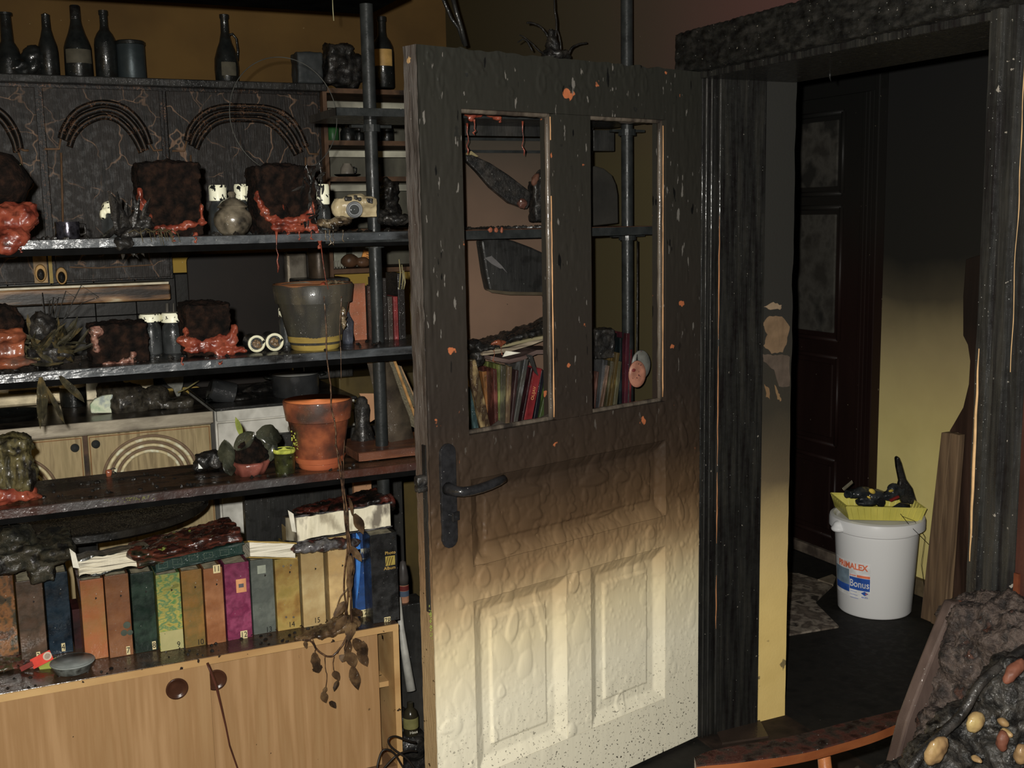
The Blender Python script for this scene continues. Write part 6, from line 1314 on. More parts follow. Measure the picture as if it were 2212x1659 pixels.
# narrow open shelf cabinet to the right of them
XS0, XS1 = at(704, 300, 'y', YC).x, at(704, 300, 'y', YC).x+.46
t = thing('open_shelf_cabinet', 'narrow open kitchen shelf with tan board edges and pale back behind the pole', 'shelves', ((XS0+XS1)/2, 4.5, 1.4))
m_tan = mat('sooty_tan_board', [S(48, 34, 24, 4.2), S(68, 48, 32, 4.2), S(30, 23, 18, 4.2)], scale=8, rough=.5, bump=.3)
m_bk = mat('smoked_white_back', [S(40, 38, 32, 4.3), S(66, 64, 54, 4.3), S(26, 25, 22, 4.3)], scale=3.5, stretch=(1, 1, .5), rough=.5)
ztb = at(760, 192, 'y', YC).z; zbt = at(740, 592, 'y', YC).z
G().bb((XS0-.012, YC-.02, zbt-.012), (XS0+.004, 4.64, ztb)).build('side_board', m_tan, t)
G().bb((XS1, YC-.02, zbt-.012), (XS1+.016, 4.64, ztb)).build('side_board', m_tan, t)
G().bb((XS0, 4.63, zbt), (XS1, 4.64, ztb)).build('back_board', m_bk, t)
shz = {}
for nm, py in (('a', 197), ('b', 309), ('c', 387), ('e', 500), ('d', 586)):
    z = at(740, py, 'y', YC).z; shz[nm] = z+.009
    G().bb((XS0, YC-.015, z-.009), (XS1, 4.64, z+.009)).build('shelf_board', m_tan, t)
for py in (222, 328, 402):
    z = at(740, py, 'y', YC+.03).z
    G().bb((XS0+.004, YC+.03, z-.02), (XS1-.01, YC+.036, z+.004)).build('pale_rail', mat('pale_rail', [S(150, 148, 130, 4.5), S(90, 88, 78, 4.5), S(40, 38, 34, 4.5)], scale=2.5, rough=.4, lo_=.3), t)
G().bb((XS1-.13, YC-.022, at(850, 415, 'y', YC).z), (XS1+.02, YC-.016, at(850, 330, 'y', YC).z)).build('door_remnant', m_char2, t)
def kb(px, pb_z, w_px, h_px, prof, label, nm, cat, mt, y=4.44, grp=None):
    c = at(px, 300, 'y', y); c.z = pb_z+.0005; s_ = mpp(c); return thing(nm, label, cat, c, grp), c, w_px/2*s_, h_px*s_
t, c, r, h = kb(719, shz['b'], 26, 50, 0, 'soot clouded green bottle on the narrow kitchen shelf', 'green_bottle', 'bottle', None)
G().lathe(c, [(0, 0), (.9*r, 0), (r, .05*h), (r, .6*h), (.6*r, .8*h), (.4*r, h), (0, h)], 20).build('bottle_body', mat('clouded_green', [S(22, 62, 24, 4.5), S(16, 40, 18, 4.5)], scale=9, rough=.4), t, smooth='auto')
for px, w_, hh, lab, nm in ((752, 34, 34, 'dark rounded jar in the row behind the pole on the narrow kitchen shelf', 'glass_jar'), (776, 20, 30, 'small black jar next to the pole on the narrow kitchen shelf', 'glass_jar'), (836, 30, 44, 'black jar with a faint highlight right of the pole on the narrow kitchen shelf', 'glass_jar')):
    t, c, r, h = kb(px, shz['b'], w_, hh, 0, lab, nm, 'jar', None)
    G().lathe(c, [(0, 0), (.9*r, 0), (r, .1*h), (r, .6*h), (.8*r, .8*h), (.82*r, h), (0, h)], 20).build('jar_body', m_bott, t, smooth='auto')
    G().lathe(c, [(.85*r, h*.84), (.86*r, h*1.03), (0, h*1.04)], 20).build('lid', m_char, t, smooth='auto')
t, c, r, h = kb(747, shz['c'], 58, 5, 0, 'dark saucer under the grey cup on the narrow kitchen shelf', 'saucer', 'saucer', None, y=4.42)
G().lathe(c, [(0, 0), (.4*r, 0), (.9*r, .008), (r, .012), (.85*r, .012), (.4*r, .005), (0, .005)], 28).build('plate_body', m_bott, t, smooth='auto')
c2 = c+Vector((0, 0, .006)); t = thing('cup', 'upturned grey enamel cup on a dark saucer on the narrow kitchen shelf', 'cup', c2)
r = 15*mpp(c2); G().lathe(c2, [(r*1.0, 0), (r, .012), (r*.9, .03), (r*.6, .043), (r*.55, .048), (0, .048)], 24).build('cup_body', mat('grey_cup', [S(92, 86, 76, 4.5), S(66, 62, 56, 4.5)], scale=14, rough=.35), t, smooth='auto')
G().tube([c2+Vector((r*.95, 0, .034)), c2+Vector((r*1.35, 0, .03)), c2+Vector((r*1.3, 0, .014)), c2+Vector((r*.98, 0, .01))], .003, 6).build('handle', m_bott, t, smooth=True)
t, c, r, h = kb(815, shz['c'], 12, 28, 0, 'pale narrow jar just right of the pole on the narrow kitchen shelf', 'glass_jar', 'jar', None)
G().lathe(c, [(0, 0), (r, 0), (r, h*.8), (.7*r, h), (0, h)], 16).build('jar_body', plain('pale_jar', S(84, 84, 72, 4.5), .4), t, smooth='auto')
c = at(836, 480, 'y', YC-.05); 
G().blob([('e', at(836, 412, 'y', YC), (.04, .04, .055)), ('e', at(845, 450, 'y', YC), (.035, .03, .06))], voxel=.006, amp=.014, ns=30).build('burnt_cloth', m_char, None, smooth=True, label='black burnt cloth hanging off the right of the narrow kitchen shelf', cat='cloth')
for i, (px, w_, col, lab) in enumerate(((722, 28, (96, 96, 84), 'tall pale grey packet at the left of the bottom kitchen shelf'), (768, 40, (104, 102, 90), 'second pale grey packet on the bottom kitchen shelf'))):
    t, c, r, h = kb(px, shz['d'], w_, 74, 0, lab, 'packet', 'packet', None, y=4.55)
    G().bb((c.x-r, 4.53, c.z), (c.x+r, 4.58, c.z+h)).build('packet_body', plain('pp%d' % i, S(*col, 4.6), .5), t, bevel=.003)
c = at(753, 300, 'y', 4.42); c.z = shz['d']
t = thing('burnt_fruit', 'brown burnt rounded fruit pile on the bottom kitchen shelf', 'fruit', c)
G().blob([('e', c+Vector((-.015, 0, .028)), (.036, .03, .028)), ('e', c+Vector((.04, 0, .022)), (.03, .025, .022))], voxel=.005, amp=.003, ns=30).build('fruit_skin', mat('burnt_fruit_skin', [S(40, 28, 18, 4.5), S(70, 46, 28, 4.5)], rough=.4), t, smooth=True)
c = at(781, 300, 'y', 4.45); c.z = shz['d']+.02
t = thing('orange_packet', 'small bright orange packet behind the burnt fruit, against the pole', 'packet', c)
G().box(c+Vector((0, 0, .02)), (.035, .01, .05), Matrix.Rotation(.35, 3, 'Y')).build('packet_body', plain('orange_print', S(206, 104, 20, 4.5), .4), t)
for k in range(4): G().box(c+Vector((.006, -.0065, .03-.01*k)), (.012, .001, .003), Matrix.Rotation(.35, 3, 'Y')).build('printed_line', plain('dark_print', S(60, 36, 20, 4.5), .5), t)
c = at(716, 300, 'y', 4.42); c.z = shz['d']
t = thing('toast_rack', 'small wire rack at the left of the bottom kitchen shelf', 'rack', c)
for k in range(5): G().tube([c+Vector((k*.012-.02, 0, 0)), c+Vector((k*.012-.02, 0, .03)), c+Vector((k*.012-.012, 0, .03)), c+Vector((k*.012-.012, 0, 0))], .0012, 5).build('wire_loop', plain('rack_wire', S(110, 106, 96, 4.5), .3), t)
# canister beside the shelf cabinet, seen over the big pot
c = at(690, 600, 'y', 4.3); 
t = thing('steel_canister', 'dull sooty canister left of the bottom kitchen shelf', 'canister', c)
G().lathe(c, [(0, 0), (.04, 0), (.042, .01), (.042, .1), (.038, .115), (0, .12)], 24).build('canister_body', mat('sooty_canister', [S(34, 28, 22, 4.3), S(56, 46, 36, 4.3)], rough=.35, metal=.3), t, smooth='auto')
G().bb((c.x-.1, c.y-.07, 1.0), (c.x+.1, c.y+.08, c.z)).build('charred_microwave', m_char2, None, label='black box shaped appliance behind the big sooty pot', cat='appliance', bevel=.006)

# base unit, worktop with sink, cooker
YK = 4.05; ZK = .945; XK = at(455, 900, 'y', YK).x
t = thing('base_cabinet', 'olive grey kitchen base cabinet with pale triple arch mouldings', 'cabinet', (.1, 4.3, 0))
G().bb((-.75, YK+.02, .08), (XK, 4.64, ZK-.045)).build('body', m_tan, t)
G().bb((-.75, YK+.06, 0), (XK, 4.6, .08)).build('plinth', m_black, t)
m_olive = mat('smoked_olive_cabinet_front', [S(112, 98, 66, 4.2), S(128, 112, 78, 4.2), S(98, 84, 56, 4.2)], scale=18, stretch=(3, 1, .3), rough=.55, bump=.3, bscale=90)
m_arc = mat('pale_arch_moulding', [S(176, 164, 126, 4.2), S(150, 136, 100, 4.2), S(196, 184, 150, 4.2)], scale=30, rough=.5, bump=.3)
m_arcd = plain('umber_arch_groove', S(92, 74, 56, 4.2), .6)
xm0 = at(180, 950, 'y', YK).x; xm1 = at(188, 950, 'y', YK).x; zt0 = ZK-.05
for i, (xa, xb) in enumerate(((-.45, xm0-.002), (xm1+.002, XK-.002))):
    d = G().bb((xa, YK, .1), (xb, YK+.018, zt0)).build('door', m_olive, t, bevel=.003)
    cx_ = (20, 327)[i]; cy_ = (1075, 1030)[i]
    cc = at(cx_, cy_, 'y', YK-.002); s_ = mpp(cc)
    for k, rp in enumerate((91, 76, 62)):
        rp2 = rp*1.0; P = [cc+Vector((math.cos(a)*rp2*s_, 0, math.sin(a)*rp2*s_*.92)) for a in np.linspace(-.2, math.pi+.2, 40)]
        G().tube(P, .0058, 7, flat=1).build('arch_moulding', m_arc, d, smooth=True)
        P = [cc+Vector((math.cos(a)*(rp2+7)*s_, .001, math.sin(a)*(rp2+7)*s_*.92)) for a in np.linspace(-.2, math.pi+.2, 40)]
        G().tube(P, .005, 6).build('groove_band', m_arcd, d, smooth=True)
    kx, ky = ((161, 966), (206, 958))[i]
    G().lathe(at(kx, ky, 'y', YK), [(.006, 0), (.006, .008), (.0145, .012), (.0135, .021), (0, .025)], 20, Matrix.Rotation(math.pi/2, 3, 'X')).build('knob', mat('black_knob', [S(26, 28, 28, 4.2), S(44, 46, 46, 4.2)], rough=.25), d, smooth=True)
    for (a, b) in (((xa+.006, zt0-.006), (xb-.006, zt0-.006)), ((xa+.006, .11), (xa+.006, zt0-.006)), ((xb-.006, .11), (xb-.006, zt0-.006))):
        G().tube([(a[0], YK-.001, a[1]), (b[0], YK-.001, b[1])], .0018, 5).build('bared_edge', plain('umber_edge', S(110, 78, 44, 4.2), .5), d)
t = thing('sink_worktop', 'smoked steel sink worktop on the olive base cabinet', 'worktop', (.1, 4.3, ZK))
m_steel = mat('smoked_steel', [S(92, 84, 72, 4.2), S(124, 116, 100, 4.2), S(70, 62, 52, 4.2)], scale=8, stretch=(.4, 1, 1), rough=.38, metal=.25, bump=.3, speck=[(S(170, 164, 146, 4.2), 70, .75)])
m_steeltop = mat('sooty_steel_top', [S(26, 23, 20, 4.4), S(60, 54, 46, 4.4), S(18, 16, 14, 4.4)], scale=6, rough=.3, metal=.3, bump=.4)
g = G(); g.bb((-.75, YK-.02, ZK-.042), (XK+.006, YK-.012, ZK)); g.bb((-.75, YK-.015, ZK-.046), (XK, YK+.004, ZK-.036)); g.build('front_lip', m_steel, t, bevel=.003)
G().bb((-.75, YK-.014, ZK-.03), (XK+.004, 4.64, ZK-.004)).build('top_sheet', m_steeltop, t)
G().bb((-.02, 4.56, ZK-.004), (XK-.12, 4.6, ZK+.07)).build('splash_strip', plain('bright_steel_strip', S(150, 140, 116, 4.5), .3, metal=.3), t, bevel=.003)
# on the worktop
def kz(px, py, z=ZK): c = at(px, py, 'z', z-.003); c.y = min(4.56, max(4.08, c.y)); q = at(px, py, 'y', c.y); q.z = z-.003; return q
c = kz(20, 905); t = thing('frying_pan', 'dark shallow pan on the steel worktop at the left edge', 'pan', c)
G().lathe(c, [(0, 0), (.09, 0), (.115, .02), (.118, .022), (.09, .006), (0, .004)], 32).build('pan_body', m_bott, t, smooth='auto')
G().tube([c+Vector((-.11, 0, .02)), c+Vector((-.2, .02, .03)), c+Vector((-.28, .03, .035))], .008, 8).build('handle', m_bott, t, smooth=True)
c = kz(60, 880)+Vector((0, .08, 0)); t = thing('steel_basin', 'pale reflecting steel basin behind the dark pan on the worktop', 'basin', c)
G().bb((c.x-.22, c.y-.05, c.z), (c.x+.13, c.y+.12, c.z+.05)).build('basin_body', plain('basin_steel', S(150, 138, 110, 4.3), .3, metal=.3), t, bevel=.01)
G().bb((c.x-.06, c.y-.06, c.z+.052), (c.x+.12, c.y+.06, c.z+.057)).build('olive_board', plain('olive_board', S(50, 46, 18, 4.3), .5), t)
c = kz(5, 860)+Vector((0, .1, .06)); t = thing('steel_pot_lid', 'tilted shiny round steel pot lid at the left edge behind the worktop', 'dish', c)
G().lathe(c, [(.085, 0), (.09, .004), (.08, .01), (.04, .02), (0, .024)], 28, Matrix.Rotation(.5, 3, 'X')).build('lid_body', plain('lid_steel', S(110, 108, 100, 4.4), .25, metal=.6), t, smooth=True)  # the shiny round piece is a loose pot lid
c = kz(162, 880)+Vector((0, .05, 0)); t = thing('coffee_pot', 'dark cylindrical pot with a bright band at the middle of the worktop', 'pot', c)
G().lathe(c, [(0, 0), (.045, 0), (.047, .03), (.046, .1), (.04, .11), (0, .115)], 24).build('pot_body', m_bott, t, smooth='auto')
G().lathe(c, [(.0465, .07), (.048, .072), (.048, .082), (.0465, .084)], 24).build('bright_band', plain('band_steel', S(170, 156, 130, 4.3), .25, metal=.3), t, smooth=True)
c = kz(235, 893); t = thing('painted_plate', 'pale green and white half round china piece leaning on the worktop', 'plate', c)
pt_ = [at(px, py, 'y', c.y) for px, py in ((197, 893), (194, 875), (205, 862), (222, 855), (243, 852), (258, 860), (270, 878), (275, 892))]
G().prism(pt_, (0, .02, .0)).build('plate_body', mat('mottled_green_china', [S(130, 150, 120, 4.2), S(170, 176, 150, 4.2), S(120, 130, 130, 4.2), S(150, 156, 120, 4.2)], scale=18, rough=.4), t, bevel=.004)
c = kz(300, 888)+Vector((0, .02, 0)); 
G().blob([('e', c+Vector((-.03, .02, .03)), (.09, .06, .07)), ('e', c+Vector((.06, .03, .03)), (.06, .05, .05)), ('e', c+Vector((-.08, .05, .06)), (.05, .04, .06)), ('b', c+Vector((.13, .03, .012)), (.12, .12, .03))], voxel=.007, amp=.012, ns=22, amp2=.003).build('charred_heap', mat('ashy_char', [S(18, 16, 14, 4.2), S(44, 40, 32, 4.2), S(28, 25, 20, 4.2)], scale=30, rough=.6, bump=1, sparkle=.6), None, smooth=True, label='ashy black heap of burnt things on the worktop right of the green china piece', cat='debris')
c = kz(385, 860); t = thing('plaster_shard', 'pointed grey shard hanging point down under the middle shelf behind', 'shard', c)
G().prism([at(x, y, 'y', c.y) for x, y in ((352, 812), (398, 808), (396, 830), (388, 860), (384, 862), (374, 840), (362, 832))], (0, .02, 0)).build('shard_body', mat('grey_shard', [S(74, 74, 68, 4.2), S(100, 100, 92, 4.2)], scale=60, rough=.7), t, bevel=.003)
for i, (P, lab) in enumerate((([(384, 848), (405, 838), (430, 822)], 'thin curved olive wire on the worktop by the grey shard'),)):
    tubething('wire', lab, 'wire', [at(x, y, 'y', 4.25) for x, y in P], .003, plain('olive_wire', S(90, 84, 50, 4.2), .4), 6)
# cooker
XA = at(464, 885, 'y', YK+.01).x; XB = XA+.52; ZC = at(600, 868, 'y', YK+.02).z
t = thing('cooker', 'white enamel gas cooker with a sooty top and raised black lid', 'cooker', ((XA+XB)/2, 4.35, 0))
m_white = mat('grimy_white_enamel', [S(142, 140, 132, 4.2), S(162, 160, 152, 4.2), S(120, 118, 110, 4.2)], scale=6, rough=.25, bump=.06, speck=[(S(40, 36, 30, 4.2), 22, .72), (S(70, 66, 60, 4.2), 8, .72)])
G().bb((XA, YK+.02, .08), (XB, 4.6, ZC-.01)).build('body', m_white, t, bevel=.004)
G().bb((XA+.004, YK, ZC-.052), (XB-.004, YK+.03, ZC-.012)).build('control_panel', m_white, t, bevel=.004)
dd_ = G().bb((XA+.006, YK+.002, .12), (XB-.006, YK+.028, ZC-.058)).build('oven_door', m_white, t, bevel=.004)
G().bb((XA-.004, YK-.006, ZC-.012), (XB+.004, 4.6, ZC)).build('hob_top', m_char2, t, bevel=.004)
G().lathe(at(632, 925, 'y', YK+.0), [(.018, 0), (.0185, .006), (.017, .018), (.012, .02), (0, .02)], 24, Matrix.Rotation(math.pi/2, 3, 'X')).build('knob', plain('brownish_knob', S(96, 90, 74, 4.2), .35), dd_, smooth='auto')
g = G()
for x in (.12, .38):
    for y in (4.2, 4.42): g.lathe((XA+x, y, ZC), [(0, 0), (.04, 0), (.045, .008), (.03, .016), (0, .016)], 20)
g.build('burner', m_char, t, smooth=True)
la = at(412, 700, 'y', 4.58); lb = at(668, 543, 'y', 4.58)
pts = []
rr = .03
for cx_, cz_, a0 in ((lb.x-rr, lb.z-rr, 0), (la.x+rr, lb.z-rr, 90), (la.x+rr, ZC+rr, 180), (lb.x-rr, ZC+rr, 270)):
    for k in range(6): a = math.radians(a0+k*18); pts.append((cx_+rr*math.cos(a), 4.585, cz_+rr*math.sin(a)))
G().prism(pts, (0, .018, 0)).build('raised_lid', mat('black_enamel_lid', [S(18, 14, 11, 3.8), S(24, 18, 14, 3.8)], scale=5, rough=.5, bump=.02), t, bevel=.003)
c = at(643, 600, 'y', 4.5); 
t2 = thing('steel_tin', 'upright dull metallic tin behind the big sooty pot, against the black cooker lid', 'tin', Vector((c.x, 4.52, ZC)))
a = at(620, 612, 'y', 4.52); b = at(661, 545, 'y', 4.52)
G().bb((a.x, 4.51, ZC), (b.x, 4.56, b.z)).build('tin_body', mat('dull_tin', [S(70, 66, 58, 4.4), S(100, 94, 84, 4.4), S(54, 48, 40, 4.4)], scale=7, rough=.25, metal=.4), t2, bevel=.012)
G().bb((a.x-.0, 4.512, b.z-.005), (b.x, 4.56, b.z+.004)).build('tin_lid', m_bott, t2, bevel=.003)
# yellow painted edge of wall above lid is the wall itself; pots on the hob
c = at(640, 868, 'y', 4.2); c.z = ZC; s_ = mpp(c)
t = thing('cooking_pot', 'large black cooking pot with a grey enamel inside on the cooker', 'pot', c)
r = 52*s_; h = at(640, 806, 'y', 4.2).z-ZC
G().lathe(c, [(0, 0), (r*.92, 0), (r*.97, .01), (r*.98, h*.96), (r*1.06, h*.985), (r*1.06, h), (r*.99, h), (r*.95, h*.94)], 40).build('pot_body', mat('black_enamel', [S(22, 23, 24, 4.3), S(36, 37, 38, 4.3)], rough=.25, sparkle=.3), t, smooth='auto')
G().lathe(c, [(0, h*.84), (r*.93, h*.84), (r*.95, h*.97)], 40).build('enamel_inside', plain('grey_enamel', S(104, 104, 100, 4.3), .3), t, smooth=True)
for s in (-1, 1): G().tube([c+Vector((s*r, -.02, h*.86)), c+Vector((s*(r+.022), -.018, h*.9)), c+Vector((s*(r+.022), .018, h*.9)), c+Vector((s*r, .02, h*.86))], .0045, 7).build('handle', m_bott, t, smooth=True)
c = at(475, 880, 'y', 4.22); c.z = ZC
t = thing('milk_pan', 'black pan tipped over at the left of the cooker top', 'pan', c)
Mx = Matrix.Rotation(.35, 3, 'Y') @ Matrix.Rotation(math.pi/2, 3, 'Y')
q = at(470, 838, 'y', 4.2)
G().lathe(q+Vector((-.03, 0, 0)), [(0, .0), (.036, 0), (.042, .006), (.045, .09), (.043, .09), (.038, .01)], 28, Mx).build('pan_body', mat('black_enamel', []) if 0 else MATS['black_enamel'], t, smooth='auto')
G().tube([c+Vector((.0, -.02, .02)), q+Vector((-.05, -.03, -.04)), q+Vector((-.03, -.02, -.02))], .008, 8).build('handle', m_bott, t, smooth=True)
G().bb((c.x-.05, 4.16, ZC), (c.x+.07, 4.3, at(470, 868, 'y', 4.2).z)).build('pan_rest', m_char, t, bevel=.01)
G().blob([('b', at(545, 868, 'y', 4.24), (.22, .2, .03)), ('e', at(520, 860, 'y', 4.26), (.08, .06, .02)), ('e', at(570, 848, 'y', 4.4), (.09, .05, .04))], voxel=.007, amp=.01, ns=25).build('burnt_spill', m_char, None, smooth=True, label='black burnt spill covering the cooker top before the big pot', cat='debris')
# things right of the cooker
G().bb((XB+.006, 4.28, 0), (XB+.5, 4.62, at(740, 815, 'y', 4.3).z)).build('side_cupboard', mat('olive_brown_cupboard', [S(66, 54, 22, 4.3), S(48, 40, 20, 4.3)], scale=5, rough=.5, bump=.2), None, label='olive brown cupboard standing right of the cooker', cat='cupboard', bevel=.004)
# charred round table between the shelf unit and the kitchen
ctb = at(250, 1116, 'z', .80); 
t = thing('round_table', 'charred black round table seen under the lower shelf', 'table', Vector((.23, 3.46, 0)))
rt = .36; cz = .80
g = G(); g.lathe(Vector((.23, 3.46, cz)), [(0, -.03), (rt*.97, -.03), (rt, -.022), (rt, -.004), (rt*.985, 0), (0, 0)], 72, wob=.01); g.build('tabletop', mat('charred_tabletop', [S(14, 13, 11, 3.4), S(30, 27, 22, 3.4), S(22, 19, 16, 3.4)], scale=12, rough=.5, wet=.25, bump=1, bscale=50, sparkle=.9, speck=[(S(110, 100, 60, 3.4), 50, .75)]), t, smooth='auto')
G().lathe(Vector((.23, 3.46, 0)), [(.2, 0), (.2, .02), (.05, .05), (.035, .1), (.035, .76)], 24).build('pedestal', m_char2, t, smooth=True)
g = G(); g.bb((at(765, 1062, 'y', 3.45).x, 3.45, .5), (at(803, 1062, 'y', 3.45).x, 3.47, at(780, 1032, 'y', 3.45).z)); g.bb((at(765, 1062, 'y', 3.45).x, 3.44, 0), (at(803, 1062, 'y', 3.45).x, 3.48, .5))
g.build('tan_plank', tan, None, label='pale tan plank end seen just under the lower shelf by the pole', cat='plank', bevel=.001)
G().bb((at(515, 1080, 'y', 3.7).x+.02, 3.7, 0), (at(870, 1080, 'y', 3.7).x, 3.74, .9)).build('upright_board', m_char2, None, label='tall charred dark board behind the shelf unit under the lower shelf', cat='board', bevel=.003)

# ================================================================== HALL THINGS
c = Vector((3.125, 3.275+.135, 0)); c = at(1893, 1339, 'z', 0)+Vector((.0, 0, 0)); 
va = (c-CAM); va.z = 0; va.normalize(); RB = .145; c = c+va*RB-Vector((math.cos(YAW), -math.sin(YAW), 0))*.010; HB = .395; RT_ = .166
bk = thing('paint_bucket', 'white plastic paint bucket with a red and blue label in the hall', 'bucket', c)
m_wht = mat('white_plastic', [S(205, 206, 200, 4.1), S(214, 214, 208, 4.1)], scale=5, rough=.35, bump=.03, speck=[(S(120, 110, 90, 4.1), 30, .76)])
G().lathe(c, [(0, .004), (RB*.96, 0), (RB, .008), (RT_*.985, HB-.06), (RT_*1.0, HB-.058), (RT_*1.015, HB-.056), (RT_*1.02, HB-.02), (RT_*.97, HB-.018)], 72).build('bucket_body', m_wht, bk, smooth='auto')
G().lathe(c, [(RT_*1.02, HB-.045), (RT_*1.12, HB-.045), (RT_*1.12, HB-.012), (RT_*1.10, HB-.004), (RT_*1.02, HB), (RT_*.97, HB-.006), (RT_*.95, HB-.02)], 72).build('rim', m_wht, bk, smooth='auto')
aL = math.atan2(-va.y, -va.x)-math.radians(52)   # handle lug on the left
lug = c+Vector((math.cos(aL)*RT_*1.1, math.sin(aL)*RT_*1.1, HB-.04))
G().blob([('e', lug, (.03, .03, .016)), ('e', lug+Vector((0, 0, .012)), (.022, .022, .02))], voxel=.0045, amp=0).build('handle_lug', m_wht, bk, smooth=True)
aF = math.atan2(-va.y, -va.x)-math.radians(0)
def onb(th, z, off=.0006):
    """angle th (to the right as seen from the room) and height z on the bucket wall"""
    f = z/(HB-.06); r = RB+(RT_*.985-RB)*f+off; a = aF+th; return c+Vector((math.cos(a)*r, math.sin(a)*r, z))
def patch(t0, t1, z0, z1, mt, nm, off=.0006, n=12):
    vs = [onb(t0+(t1-t0)*i/n, z, off) for i in range(n+1) for z in (z0, z1)]; vi = [v-(v-Vector((c.x, c.y, v.z))).normalized()*.0008 for v in vs]
    k = len(vs); fs = [(i*2, i*2+2, i*2+3, i*2+1) for i in range(n)]+[(k+i*2, k+i*2+1, k+i*2+3, k+i*2+2) for i in range(n)]+[(i*2, k+i*2, k+i*2+2, i*2+2) for i in range(n)]+[(i*2+1, i*2+3, k+i*2+3, k+i*2+1) for i in range(n)]
    return G().add(vs+vi, fs).build(nm, mt, bk)
zl = lambda py: HB*(1339-py)/(1339-1138)-.0
def zfor(py): return max(.01, (1322-py)*.00166)
m_lab = plain('white_label', S(214, 208, 196, 4.1), .45); m_or = plain('orange_red_print', S(206, 84, 44, 4.1), .45); m_bl = plain('blue_print', S(26, 66, 140, 4.1), .45); m_gy = plain('grey_blue_picture', S(92, 110, 124, 4.1), .45)
patch(-1.28, -.11, zfor(1272), zfor(1185), m_lab, 'paper_label', .0006, 24)
lb_ = patch(-.68, -.12, zfor(1253), zfor(1222), m_bl, 'blue_field', .0012)
patch(-.46, -.12, zfor(1221), zfor(1215), m_or, 'orange_bar', .0012)
patch(-1.28, -.69, zfor(1262), zfor(1206), m_gy, 'picture', .0012, 16)
patch(-1.28, -.69, zfor(1262), zfor(1245), m_bl, 'blue_corner', .0014, 16)
def warp(th0, z0, off=.0018, k=1.0): return lambda x, y, z: onb(th0+x*k/RB, z0+y, off+z)
text('PRIMALEX', .0335, m_or, bk, c, 'lettering', warp=warp(-.63, zfor(1196)), bold=.0011, sx=.86)
text('Bonus', .041, m_lab, bk, c, 'lettering', warp=warp(-.40, zfor(1238), .0022), sx=.76, bold=.0003)
text('INTERIER', .0065, m_or, bk, c, 'lettering', warp=warp(-.57, zfor(1218)), bold=.0002)
for k in range(3): patch(-.66, -.46+.02*k, zfor(1258+k*8)-.0012, zfor(1258+k*8), m_bl, 'small_print', .0013, 4)
dm = [onb(-.25+dx/RB, zfor(1259)+dz, .0016) for dx, dz in ((-.014, 0), (0, .009), (.014, 0), (0, -.009))]; G().prism(dm, va*-.0006).build('diamond_logo', m_bl, bk)
dm = [onb(-.25+dx/RB, zfor(1259)+dz, .0024) for dx, dz in ((.002, 0), (.006, .003), (.011, 0), (.006, -.003))]; G().prism(dm, va*-.0006).build('logo_mark', m_or, bk)
text('AKZO', .009, m_bl, bk, c, 'lettering', warp=warp(-.25, zfor(1269)), bold=.0002)
# yellow ribbed tray on it
ty = mat('yellow_plastic_tray', [S(158, 150, 48, 4.0), S(176, 166, 60, 4.0)], scale=9, rough=.35, bump=.1)
tc = c+Vector((.0, 0, HB))
tray = thing('yellow_tray', 'yellow ribbed plastic tray lying on top of the white bucket', 'tray', tc)
rv = Vector((math.cos(YAW), -math.sin(YAW), 0)); fv = Vector((math.sin(YAW), math.cos(YAW), 0))
def tp_(u, v, z): return tc+rv*u+fv*v+Vector((0, 0, z-.12*u*.35))
L2, W2 = .155, .11
g = G(); g.prism([tp_(-L2+.012, -W2+.012, .004), tp_(L2-.012, -W2+.012, .004), tp_(L2-.012, W2-.012, .004), tp_(-L2+.012, W2-.012, .004)], (0, 0, .004)); g.build('tray_base', ty, tray)
for (a, b, n_) in ((( -L2, -W2), (L2, -W2), 12), ((-L2, W2), (L2, W2), 12), ((-L2, -W2), (-L2, W2), 8), ((L2, -W2), (L2, W2), 8)):
    k = .9
    G().prism([tp_(a[0]*k, a[1]*k, .0), tp_(b[0]*k, b[1]*k, .0), tp_(b[0], b[1], .052), tp_(a[0], a[1], .052)], (fv if a[1] == b[1] else rv)*(.003*(1 if (a[1] if a[1] == b[1] else a[0]) > 0 else -1))).build('tray_side', ty, tray)
    for i in range(n_):
        f = (i+.5)/n_; u = a[0]+(b[0]-a[0])*f; v = a[1]+(b[1]-a[1])*f
        G().tube([tp_(u*k, v*k*1.02, .002), tp_(u*1.01, v*1.03, .052)], .0032, 5).build('rib', ty, tray)
G().tube([tp_(-L2, -W2*1.01, .053), tp_(L2, -W2*1.01, .053), tp_(L2*1.01, W2, .053), tp_(-L2*1.01, W2, .053), tp_(-L2, -W2*1.01, .053)], .004, 6).build('tray_rim', ty, tray)
def hp(px, py, d=0): 
    v = ray(px, py); n = fv; t_ = n.dot(tc+fv*d-CAM)/n.dot(v); return CAM+v*t_
t = thing('work_glove', 'dark grey and black glove with two yellow patches in the yellow tray', 'glove', hp(1870, 1085))
G().blob([('e', hp(1862, 1064), (.055, .035, .022)), ('e', hp(1890, 1070), (.045, .04, .025)), ('e', hp(1876, 1083), (.06, .04, .018)), ('b', hp(1845, 1066), (.07, .04, .03))], voxel=.005, amp=.005, ns=40).build('glove_body', mat('black_rubber', [S(16, 20, 22, 4.1), S(40, 42, 44, 4.1), S(22, 24, 24, 4.1)], scale=16, rough=.35, bump=.5, sparkle=.3), t, smooth=True)
